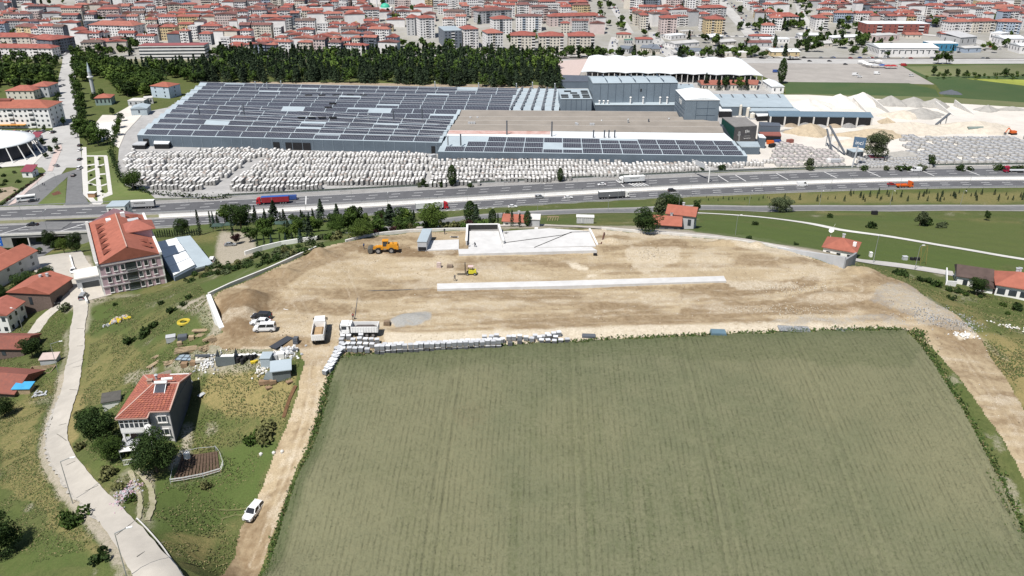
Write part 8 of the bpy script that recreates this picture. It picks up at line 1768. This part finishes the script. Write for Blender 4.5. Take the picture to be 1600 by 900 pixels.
for i,(u,v) in enumerate([(372,566),(376,561),(383,564),(388,560),(393,562),(398,559),(379,568)]): t = thing('barrel','black barrel in the tangle right of the open shed, ' + ['left','second','third','fourth','fifth','right','lowest'][i],'barrel',G(u,v)); m = MB(); m.cyl((0,0,0),(0,0,.95),.42,n=12); m.build('drum',M_black,t); m = MB(); m.cyl((0,0,.95),(0,0,1.02),.36,n=12); m.build('lid',M_white if i % 2 else M_black,t)
item('yellow_bags','yellow bags beside the black barrels',(396,567),[((0,0,0),(1.1,.7,.4),.4),((.5,.1,.2),(.8,.5,.3),1)],mat('bag_yellow',(.6,.45,.04),.6,.1,1),'bags')
item('site_hut','pale blue roofed small container beside the barrels',(418,569),[((0,0,0),(1.9,2.6,2.0)),((0,0,2.0),(2.1,2.8,.12))],M_metalb2,'hut',2); item('grey_box','grey cabinet between pale container and white box',(430,561),[((0,0,0),(1.3,1.2,1.2))],M_lightg,'box'); item('white_box','white box near the white rubble',(439,559),[((0,0,0),(1.5,1.2,1.2))],M_white,'box',8)
t = thing('tool_shed','dark grey shed with pale blue mono-pitch roof by the dirt road','shed',G(441,588),R(14)); m = MB(); m.box((0,0,-.4),(3.4,2.4,2.4)); m.build('wall',mat('slate_grey_sheet',(.14,.16,.16),.7,.1,1),t); roof_mesh('shed',3.6,3.0,2.0,.5,.25).xf(Matrix.Translation((-1.8,-1.3,0))).build('roof',M_metalb2,t); m = MB(); m.quad((-1.8,-1.1,.05),(-3.6,-.4,.05),(-3.2,1.3,.3),(-1.8,1.3,1.4)); m.quad((-1.8,-1.1,.05),(-1.8,1.3,1.4),(-1.75,1.3,1.4),(-1.75,-1.1,.05)); m.build('lean_sheet',mat('slate_grey_sheet',(.14,.16,.16),.7,.1,1),t)
for i,(u,v) in enumerate([(450,588),(410,600),(418,599),(427,599),(420,606),(452,597)]): item('cable_crate',['dark brown crate right of the tool shed','left brown bale below the tool shed','middle brown bale below the tool shed','right brown bale below the tool shed','flat tan board below the brown bales','small grey scrap right of the brown bales'][i],(u,v),[((0,0,0),(1.2,.9,.8 if i < 4 else .25))],mat('brown_box',(.3,.2,.12),.9,.2,2),'crate',i * 7)
item('dark_mat','large dark rectangular mat on the bare earth below the parked cars',(440,536),[((0,0,.15),(5.3,1.9,.07))],mat('dark_blue_grey_mat',(.045,.05,.06),.8,.1,1),'mat',62)
item('roof_panel','grey lattice panel leaning right of the house roof corner',(299,596),[((0,0,.1),(1.9,1.5,.08))],M_lightg,'panel',25); item('roof_panel','narrow grey panel lying in the shadow right of the house',(317,616),[((0,0,.1),(.9,2.2,.08))],M_lightg,'panel',-25)
def rubble(name,label,px,n_,rx,ry,sz,m_,cat='rubble',hh=.4):
    t = thing(name,label,cat,G(*px)); m = MB()
    for _ in range(n_): x,y = rnd.gauss(0,rx / 2),rnd.gauss(0,ry / 2); m.box((x,y,hz(t.location.x + x,t.location.y + y) - t.location.z + rnd.random() * hh * math.exp(-(x / rx)**2)),(sz * rnd.uniform(.4,1.3),sz * rnd.uniform(.4,1.2),sz * rnd.uniform(.3,.8)),m=rnd.randrange(len(m_)),rz=rnd.random() * 3,taper=.7)
    m.build('stones',m_,t,kind='stuff'); return t
rubble('rubble_patch','white stone rubble between the mat and the tool shed',(449,551),120,2.6,1.8,.45,[M_white,M_lightg,M_white]); rubble('rubble_patch','white scraps left of the open shed',(330,567),110,3.2,2.0,.35,[M_white,M_lightg]); rubble('rubble_patch','white litter left of the tool shed',(409,578),60,1.6,1.8,.35,[M_white,M_cream])
rubble('rubble_heap','yellow and grey heap of rubble on the upper slope',(184,503),90,3.0,1.2,.8,[mat('bag_yellow',(.6,.45,.04),.6,.1,1),M_lightg,M_dirt,M_pink],'heap',1.0)
rubble('stone_scatter','grey crushed stones spilled on the right bank of the site',(1483,497),900,8,4.5,.2,[M_gravel,M_lightg]); rubble('stone_scatter','white stones at the corner of the right dirt road',(1508,525),60,3,1,.32,[M_white]); rubble('stone_scatter','pale stones in the grass of the right slope',(1580,513),50,5,1.4,.35,[M_white,M_cream])
rubble('stone_scatter','mauve grey stones beside the twin wheel tracks',(197,775),160,1.8,3.5,.35,[M_pinkw,M_lightg]); rubble('gravel_heap','grey gravel heap behind the right pit wall',(790,368),80,1.4,.8,.35,[M_gravel],'heap',.9); rubble('stone_scatter','loose clods over the rough ground right of the strip',(1240,452),420,11,3,.16,[M_dirt,M_timber,M_cream]); rubble('stone_scatter','loose clods over the rough ground nearer the field',(1230,485),420,13,2.6,.16,[M_dirt,M_timber,M_cream])
rubble('stone_scatter','pale clods in the middle rear of the site',(1020,398),160,5,3.5,.15,[M_cream,M_dirt])
ribbon('ditch',[(462,603),(452,625),(443,653)],.7,mat('rusty_brown_earth',(.17,.09,.045),.95,.3,1),.12,1)
# ------------------------------------------------------------------ lamps, poles, signs
def lamp(label,p,h,arm,rz,group=None,name='street_lamp',r=.09,sc=1):
    t = thing(name,label,'street lamp',p,rz,group); m = MB(); m.cyl((0,0,-.3),(0,0,h),r * sc,r * .6 * sc,6); m.build('pole',M_steel,t); m = MB(); m.beam((0,0,h),(arm,0,h + .5),.09 * sc); m.build('arm',M_steel,t); m = MB(); m.box((arm + .35,0,h + .42),(.8,.3,.14)); m.build('lamp_head',M_white,t); return t
lamp('grey street lamp halfway down the street, beside the garden trees',G(114,787),9,1.6,R(15)); lamp('street lamp nearest the bottom edge of the street',G(199,905),8.5,1.6,R(20)); lamp('street lamp by the low boards above the walled plot',G(91,582),8.5,2.2,R(15)); lamp('street lamp against the white gabled house',G(36,517),7,1.8,R(160))
lamp('thin lamp in the meadow above the site wall',G(1149,367),6.5,.8,R(10)); lamp('dark pole beside the pale lane right of the hut',G(1364,411),8,.4,R(0),name='pole'); lamp('slim pole at the lane bins',G(1429,422),7,.5,R(0),name='pole')
for i in range(15):
    x = -250 + i * 38; f = -.03; lamp('tall roadside lamp on the village side of the highway',(x,float(yy(f,x)),0),10,2.2,R(90),'tall lamps along the village side of the highway'); lamp('tall lamp in the central reserve of the highway',(x + 18,float(yy(.95,x + 18)),0),10,2.0,R(90),'tall lamps in the central reserve')
for i in range(7): p = G(840 + i * 110,323 if i > 2 else 331); lamp('slender lamp along the service road',p,8,1.5,R(-90),'slender lamps along the service road')
for i,(u,v) in enumerate([(62,300),(92,300),(268,310),(532,300),(845,292),(1003,280)]): lamp('lone lamp post number %s behind the far guard rail' % ['one','two','three','four','five','six'][i],at(u,v,0),10,1.6,R(200 if i < 2 else 90))
t = thing('road_gantry','white lattice gantry arm over the far carriageway','gantry',at(1107,285,0)); m = MB(); m.cyl((0,0,0),(0,0,8.5),.35,.3,8); m.build('column',M_white,t); m = MB(); q = Vector((-7,14,8)); [m.beam(Vector((0,0,7.2 + k_)),q + Vector((0,0,k_)),.14) for k_ in (0,1)]; [m.beam(Vector((0,0,7.2)).lerp(q,i / 8),Vector((0,0,8.2)).lerp(q + Vector((0,0,1)),(i + 1) / 8),.1) for i in range(8)]; m.build('lattice_arm',M_white,t); m = MB(); m.beam((-2,4,7.8),(-5.5,11,8.3),.15,2.6); m.build('sign_board',M_lightg,t)
t = thing('pylon_sign','tilted dark blue sign with white letters on a leaning grey pole','sign',at(1331,262,0),R(-28)); m = MB(); m.beam((0,0,0),(1.2,0,13),.8,.8); m.build('pole',M_lightg,t); m = MB(); m.box((1.6,0,12),(6.5,.5,6)); m.build('sign_panel',mat('sign_slate_blue',(.10,.16,.24),.6,.1,1),t); text('inci','lettering',3.2,M_white,t,(1.6,-.3,13.8),(R(90),0,0),.05)
t = thing('goal_frame','rusty swing frame standing in the green meadow','frame',G(1434,413),R(20)); m = MB(); [m.beam((x,y,0),(x,0,5.5),.1) for x in (0,2.2) for y in (-.8,.8)]; m.beam((0,0,5.5),(2.2,0,5.5),.1); m.build('frame_bars',mat('rust_yellow',(.3,.25,.08),.8,.2,1),t)
for i,(u,v,c) in enumerate([(1413,407,M_lightg),(1424,407,M_black),(1430,407,M_black),(1435,407,M_black),(1360,401,M_white)]): item('bin',['grey lidded bin','first black bin','second black bin','third black bin','white utility box'][i] + (' beside the pale lane' if i < 4 else ' beside the lane near the hut'),(u,v),[((0,0,0),(1.3 if i == 0 else .7,1,1.3 if i in (0,4) else .8)),((0,0,1.3 if i in (0,4) else .8),(1.4 if i == 0 else .75,1.1,.1))],c,'bin')
wall_line('garden_wall','long white wall below the garden belt, partly hidden by scrub',[(u,G(u,v)) and (u,v) for u,v in [(380,402)]] and [(0,G(383,399)),(0,G(410,391)),(0,G(440,384)),(0,G(470,379)),(0,G(500,374.5))],50,8,.5,M_white,hts=[G(383,399).z + 1.6,G(410,391).z + 1.8,G(440,384).z + 1.8,G(470,379).z + 1.8,G(500,374.5).z + 1.6])
wall_line('forecourt_wall','low white wall dividing the village forecourt from the school yard',[(0,G(110,402)),(0,G(118,430)),(0,G(131,462)),(0,G(137,475))],50,10,.5,M_white,hts=[G(110,402).z + 1,G(118,430).z + 1,G(131,462).z + 1,G(137,475).z + 1])
t = item('road_drain','dark drain mouth under the service road bank',(1366,335),[((0,0,0),(2.6,1.2,1.6))],M_black,'drain')
t = thing('goat_shelter','yellow timber scraps in the grass behind the slab','scrap',G(863,345)); m = MB(); [m.beam((x,0,0),(x + .6,.5,1.6),.2) for x in (-2,-1,0,1,2)]; m.beam((-2,.5,1.6),(2.5,.5,1.6),.25); m.build('scrap_timber',M_timber,t)
# ------------------------------------------------------------------ stone yards
M_trav = mat('travertine_bundle',(.68,.66,.63),.85,.16,.4,big=.12,objrand=.12); M_trav2 = mat('brownish_bundle',(.36,.30,.26),.85,.16,.4,objrand=.15); M_trav3 = mat('pinkish_bundle',(.47,.42,.40),.85,.14,.4,objrand=.1); M_gray3 = mat('grey_bundle',(.38,.385,.395),.85,.14,.4,objrand=.1)
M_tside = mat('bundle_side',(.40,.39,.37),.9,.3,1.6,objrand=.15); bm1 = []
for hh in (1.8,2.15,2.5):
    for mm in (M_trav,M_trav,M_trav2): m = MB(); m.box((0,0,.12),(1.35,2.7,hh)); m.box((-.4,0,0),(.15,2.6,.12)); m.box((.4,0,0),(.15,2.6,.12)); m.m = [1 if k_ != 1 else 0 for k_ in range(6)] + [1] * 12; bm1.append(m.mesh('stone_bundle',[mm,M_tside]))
Y1 = [tuple(at(u,v)[:2]) for u,v in [(194,250),(208,238),(330,240),(345,232),(640,236),(668,240),(672,258),(662,286),(640,290),(430,299),(360,301),(362,285),(420,248),(400,246),(335,292),(300,299),(236,296),(200,272)]]
Y2 = [tuple(at(u,v)[:2]) for u,v in [(672,250),(700,250),(730,254),(980,256),(1000,254),(1160,256),(1196,236),(1205,250),(1215,258),(1100,266),(960,277),(860,284),(700,292),(672,292)]]
spots = []
def spots_in(P,px_,py_,gap_every,gap,jit=.12,rot=0,lean=0):
    xs = [p[0] for p in P]; ys_ = [p[1] for p in P]; y = min(ys_); k_ = 0
    while y < max(ys_):
        if k_ % gap_every == 0:
            cols = []; x = min(xs) + rnd.uniform(0,1)
            while x < max(xs): cols.append((x,rnd.choice([0,1,2]))); x += px_ * rnd.choice([1,1,1,1,1.3,.85])
        for x,hk in cols:
            if inside(np.array([x]),np.array([y]),P)[0] and rnd.random() > .05: spots.append((x + rnd.uniform(-.05,.05),y + rnd.uniform(-jit,jit),rot + rnd.uniform(-.015,.015),hk if rnd.random() < .8 else rnd.randrange(3)))
        k_ += 1; y += py_ + (gap if k_ % gap_every == 0 else 0)
spots_in(Y1,2.2,2.85,3,4.6); spots_in(Y2,2.2,2.85,2,3.4)
# one rank against the factory wall
for i in range(46): x = -192 + i * 3.1 + rnd.uniform(-.4,.4); spots.append((x,A_.y + (B_.y - A_.y) * ((x - A_.x) / (B_.x - A_.x)) - 9 - rnd.uniform(0,2),rnd.uniform(-.03,.03),rnd.randrange(3)))
spots = [s_ for s_ in spots if s_[1] < (A_.y + (B_.y - A_.y) * ((s_[0] - A_.x) / (B_.x - A_.x)) - 5 if s_[0] < -44 else 452)]
spots.sort(key=lambda s_: s_[1] - .02 * abs(s_[0]))
near_ = spots[:290]; far_ = spots[290:]
for i,(x,y,a,hk) in enumerate(near_):
    if x < -46: l = 'white cut stone bundle in the front ranks of the left stone yard'; g = 'stone bundles in the front ranks of the left yard'
    else: l = 'white cut stone bundle in the front ranks of the right stone yard'; g = 'stone bundles in the front ranks of the right yard'
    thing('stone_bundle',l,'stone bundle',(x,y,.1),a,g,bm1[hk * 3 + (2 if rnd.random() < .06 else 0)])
def box_mass(name,items,mats,side=True,**props):
    n_ = len(items); base = np.array([[-.5,-.5,0],[.5,-.5,0],[.5,.5,0],[-.5,.5,0],[-.5,-.5,1],[.5,-.5,1],[.5,.5,1],[-.5,.5,1]]); A_n = np.array(items,float); V = base[None] * A_n[:,None,3:6]; c,s = np.cos(A_n[:,6])[:,None],np.sin(A_n[:,6])[:,None]
    V = np.stack([V[...,0] * c - V[...,1] * s,V[...,0] * s + V[...,1] * c,V[...,2]],-1) + A_n[:,None,:3]; Fb = np.array([[0,1,5,4],[1,2,6,5],[2,3,7,6],[3,0,4,7],[4,5,6,7]]); Q = (Fb[None] + (np.arange(n_) * 8)[:,None,None]).reshape(-1,4); mi = np.repeat(A_n[:,7].astype(int),5); 
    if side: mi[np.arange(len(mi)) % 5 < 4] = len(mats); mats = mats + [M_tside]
    return link(name,fast_mesh(name,V.reshape(-1,3),Q,mats,mi),None,kind='stuff',**props)
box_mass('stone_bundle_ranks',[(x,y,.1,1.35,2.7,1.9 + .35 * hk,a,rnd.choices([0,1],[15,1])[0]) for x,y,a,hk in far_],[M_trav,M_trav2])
it = []   # long brownish rank before the solar hall, then the pinkish and grey block yards on the right
for i in range(62): x = -36 + i * 2.25; it.append((x,450 + rnd.uniform(-1,1),.1,1.7,2.6,2.6,0,rnd.choice([0,0,1])))
P3 = [tuple(at(u,v)[:2]) for u,v in [(1205,258),(1212,222),(1232,226),(1262,231),(1300,238),(1318,252),(1322,262),(1240,263)]]; P4 = [tuple(at(u,v)[:2]) for u,v in [(1405,215),(1700,218),(1700,256),(1440,258),(1420,244)]]; P5 = [tuple(at(u,v)[:2]) for u,v in [(1340,248),(1455,250),(1460,262),(1340,262)]]
for P_,mi_,px_,py_ in ((P3,2,3.4,5.2),(P4,3,4.6,4.0),(P5,3,2.0,3.2)):
    xs = [p[0] for p in P_]; ys_ = [p[1] for p in P_]; y = min(ys_); k_ = 0
    while y < max(ys_):
        x = min(xs)
        while x < max(xs):
            if inside(np.array([x]),np.array([y]),P_)[0] and rnd.random() > .08: it.append((x,y,.1,px_ * .74,py_ * .72,rnd.choice([1.3,1.7,2.0]),rnd.uniform(-.03,.03),mi_))
            x += px_
        y += py_; k_ += 1
        if k_ % 4 == 0: y += 2.5
box_mass('stacked_slab_yard',it,[M_trav,M_trav2,M_trav3,M_gray3])
# heaps, dividing walls and plant in the quarry yard
def heap(label,px,rx,ry,h,m_,seed=0,name='stone_heap'):
    p = at(px[0],px[1],0); t = thing(name,label,'heap',p); n_ = 30; nr_ = 9; V = []; 
    for i in range(nr_ + 1):
        for j in range(n_):
            a = 2 * math.pi * j / n_; r_ = (i / nr_) * (1 + .14 * math.sin(3 * a + seed) + .09 * math.sin(7 * a + seed * 2)); x,y = rx * r_ * math.cos(a),ry * r_ * math.sin(a); q = i / nr_
            V.append((x,y,h * (1 - q)**.95 * (1 + .28 * float(vnoise(np.array([x + seed * 31.]),np.array([y]),4,seed)[0] - .5)) + (.5 * float(vnoise(np.array([x]),np.array([y + seed * 17.]),1.6,seed)[0]) * (q < .95)) - (.3 if i == nr_ else 0)))
    Fq = [(i * n_ + j,(i + 1) * n_ + j,(i + 1) * n_ + (j + 1) % n_,i * n_ + (j + 1) % n_) for i in range(nr_) for j in range(n_)]; me = bpy.data.meshes.new('heap_body'); me.from_pydata(V,[],Fq); me.materials.append(m_); me.update(); link('heap_body',me,t); return t
M_hw = mat('white_limestone',(.64,.605,.55),.95,.14,.3,bump=.5); M_hs = mat('sand_heap',(.47,.385,.27),.95,.2,.3,bump=.5); M_hc = mat('cream_crushed_stone',(.56,.50,.41),.95,.16,.3,bump=.5); M_hg = mat('grey_crushed_stone',(.36,.345,.315),.95,.16,.3,bump=.5)
for l,px,rx,ry,h,m_ in [('tan sand heap right of the shop block',(1263,208),15,11,6.5,M_hs),('very white limestone heap behind the blue shed, left part',(1262,168),24,12,6,M_hw),('white limestone heap behind the blue shed, middle',(1310,164),20,14,8,M_hw),('white limestone heap left of the grey walls',(1345,160),16,14,8,M_hw),
    ('grey crushed stone heap before the bay walls',(1437,181),18,11,6,M_hg),('cream heap left of the grey one',(1410,182),17,9,4.5,M_hc),('wide cream heap across the middle of the quarry yard',(1420,205),38,15,6,M_hc),('long sand heap right of the open shed',(1365,212),26,9,4.5,M_hs),('cream ridge at the right of the quarry yard',(1520,202),30,14,6,M_hc),
    ('pale heap behind the leaning sign',(1335,226),14,8,4,M_hc),('small grey heap right of the ragged tree',(1410,244),13,6,3,M_hg),('small orange sand cone above the open shed end',(1384,192),6,5,3.5,M_hs),('grey rubble heap inside the left stone bay',(1390,163),14,10,7,M_hg),('grey rubble heap inside the middle stone bay',(1425,164),14,9,6.5,M_hg),('grey rubble heap inside the right stone bay',(1458,166),13,9,6,M_hg),
    ('small brown grey heap at the far right of the quarry yard',(1542,173),9,6,4,M_hg),('low grey ridge at the far right edge',(1580,172),14,4,2.5,M_hg),('dark scrap heap left of the sand heap',(1238,206),8,6,2,M_gravel),('dark scrap heap at the corner of the green field',(1485,146),9,7,3,M_grayw)]:
    heap(l,px,rx,ry,h,m_,len(l))
for i,(a_,b_) in enumerate([((1332,162),(1355,176)),((1362,163),(1398,182)),((1460,168),(1490,181)),((1490,166),(1522,179))]):
    a,b = at(*a_),at(*b_); t = thing('bay_wall','sloping concrete bay wall in the quarry yard, ' + ['leftmost','second','third','rightmost'][i],'wall',a); q = b - a; m = MB(); n_ = Vector((-q.y,q.x,0)).normalized() * .4; m.loft([[tuple(-n_),tuple(n_),tuple(n_ + Vector((0,0,5))),tuple(-n_ + Vector((0,0,5)))],[tuple(q - n_),tuple(q + n_),tuple(q + n_ + Vector((0,0,.5))),tuple(q - n_ + Vector((0,0,.5)))]]); m.build('wall_body',M_conc,t,fixn=True)
def conveyor(label,a,b,za,zb,wd=1.4):
    a,b = at(*a),at(*b); t = thing('conveyor',label,'conveyor',a); q = b - a; q.z = zb; p0 = Vector((0,0,za)); m = MB(); m.beam(p0,q,wd,.5); m.build('belt',M_grayw,t); m = MB(); [m.beam((q.x * k_,q.y * k_,0),p0.lerp(q,k_),.25) for k_ in (.35,.4,.8,.85)]; m.build('legs',M_steel,t,kind='stuff'); return t
conveyor('dark conveyor belt pointing up right in the middle of the quarry yard',(1462,197),(1480,195),1,8,1.8); conveyor('long conveyor arm leaning down to the sign',(1320,243),(1291,228),1,13,1.3); conveyor('second lattice arm beside the long conveyor',(1300,240),(1288,226),1,10,1)
car('white tipper lorry under the dark conveyor',at(1494,200),R(5),CM[0],'bigvan',name='quarry_lorry'); t = thing('tanker_lorry','grey green tanker lorry parked right of the conveyor','lorry',at(1524,206,.1),R(3)); m = MB(); m.cyl((-6,0,2.4),(4.5,0,2.4),1.3,n=12); m.build('tank',mat('tank_green_grey',(.2,.24,.22),.5,.1,1),t); m = MB(); m.box((6.2,0,.6),(2,2.4,2.6)); m.build('cab',M_white,t); wheels(t,[(x,y) for x in (-5,-3.8,3.5,6) for y in (-1,1)],.5,.36)
t = thing('excavator','small orange excavator at the right side of the quarry yard','excavator',at(1582,210,.1),R(190)); m = MB(); m.box((0,0,1.1),(3.6,2.6,1.4)); m.build('house_body',M_orange,t); m = MB(); [m.box((0,s * 1.2,0),(4.4,.6,1)) for s in (-1,1)]; m.build('tracks',M_black,t); m = MB(); m.beam((1,0,2),(4,0,4.5),.5); m.beam((4,0,4.5),(5.8,0,1.5),.4); m.build('boom',M_orange,t); m = MB(); m.box((5.8,0,.6),(1,1.2,1)); m.build('bucket',M_grayw,t)
t = thing('yard_truck','white truck with open grey body among the pinkish bundles','truck',at(1302,256,.1),R(182)); m = MB(); m.box((3.2,0,.6),(2,2.3,2.4)); m.build('cab',M_white,t); m = MB(); m.box((-.8,0,1.1),(5.6,2.4,1.8)); m.build('load_body',M_lightg,t); wheels(t,[(x,y) for x in (-2.6,2.8) for y in (-1,1)],.48,.34)
simple_house('gate_lodge','dark fronted lodge with pale blue roof by the leaning sign',at(1332,247,0),at(1348,246,0),7,0,3.5,M_grayw,M_metalb2,'flat',0,'x',1,3,0,cat='lodge'); simple_house('red_store','low store with dark red roof at the foot of the ragged tree',at(1360,252,0),at(1380,252,0),5,0,2,M_white,mat('dark_red_roof',(.22,.05,.07),.8,.1,.5),'flat',0,'x',1,2,0,cat='store')
for i,(u,v,c) in enumerate([(1203,225,M_orange),(1214,224,CM[4]),(1234,223,mat('brown_red_roof',(.26,.095,.075),.8,.1,.3)),(1206,230,M_black),(676,247,M_lightg),(641,262,CM[0])]):
    item('skip_container',['small orange skip by the loading bay','blue skip right of the orange one','rust red skip at the top of the pinkish bundles','black bin below the orange skip','grey cabin at the corner of the solar hall','white lorry body at the edge of the left yard'][i],(u,v),[((0,0,0),(4.2,2.4,2.2))],c,'container',i * 11)
t = thing('yard_fence','dark fence with posts between the stone yard and the highway','fence'); m = MB(); m2 = MB(); x = -150
while x < 300: a,b = Vector((x,float(yy(2.10,x)),0)),Vector((x + 3,float(yy(2.10,x + 3)),0)); m.beam(a + Vector((0,0,.6)),b + Vector((0,0,.6)),.08,1.2); m2.box(a,(.12,.12,1.9)); x += 3
m.build('fence_mesh',mat('dark_green_fence',(.10,.12,.10),.9,.2,1),t); m2.build('fence_posts',M_steel,t,kind='stuff')

n_ = 4000; x = nrng.uniform(-75,110,n_ * 2); y = nrng.uniform(120,215,n_ * 2); k_ = inside(x,y,SITE); x,y = x[k_][:n_],y[k_][:n_]; zz = Hf(x,y); s_ = nrng.uniform(.05,.15,len(x)) ** 1.0
box_mass('loose_stones',[(a,b,c - .02,s,s * .9,s * .7,t,m_) for a,b,c,s,t,m_ in zip(x,y,zz,s_,nrng.uniform(0,3,len(x)),nrng.choice(3,len(x),p=[.5,.12,.38]))],[M_dirt,M_cream,mat('brown_clod',(.2,.145,.09),.95,.3,2)],False)
# ------------------------------------------------------------------ say which one: number left to right what is otherwise alike
_o = 'first second third fourth fifth sixth seventh eighth ninth tenth eleventh twelfth thirteenth fourteenth fifteenth sixteenth seventeenth eighteenth nineteenth twentieth'.split()
_ord = _o + ['twenty-' + q for q in _o[:9]] + ['thirtieth'] + ['thirty-' + q for q in _o[:9]] + ['fortieth'] + ['forty-' + q for q in _o[:9]] + ['fiftieth']
_by = {}
for o in SC.objects:
    if o.parent is None and 'label' in o: _by.setdefault(o['label'],[]).append(o)
bpy.context.view_layer.update()
for lab,os_ in _by.items():
    if 1 < len(os_) <= 50:
        lev = sorted(os_,key=lambda o: (o.location.x if abs(o.location.x) + abs(o.location.y) > 0 else 0) / max(30.,o.location.y + 40))
        for i,o in enumerate(lev):
            nl = '%s, %s from left' % (lab,_ord[i])
            if len(nl.split()) <= 16: o['label'] = nl
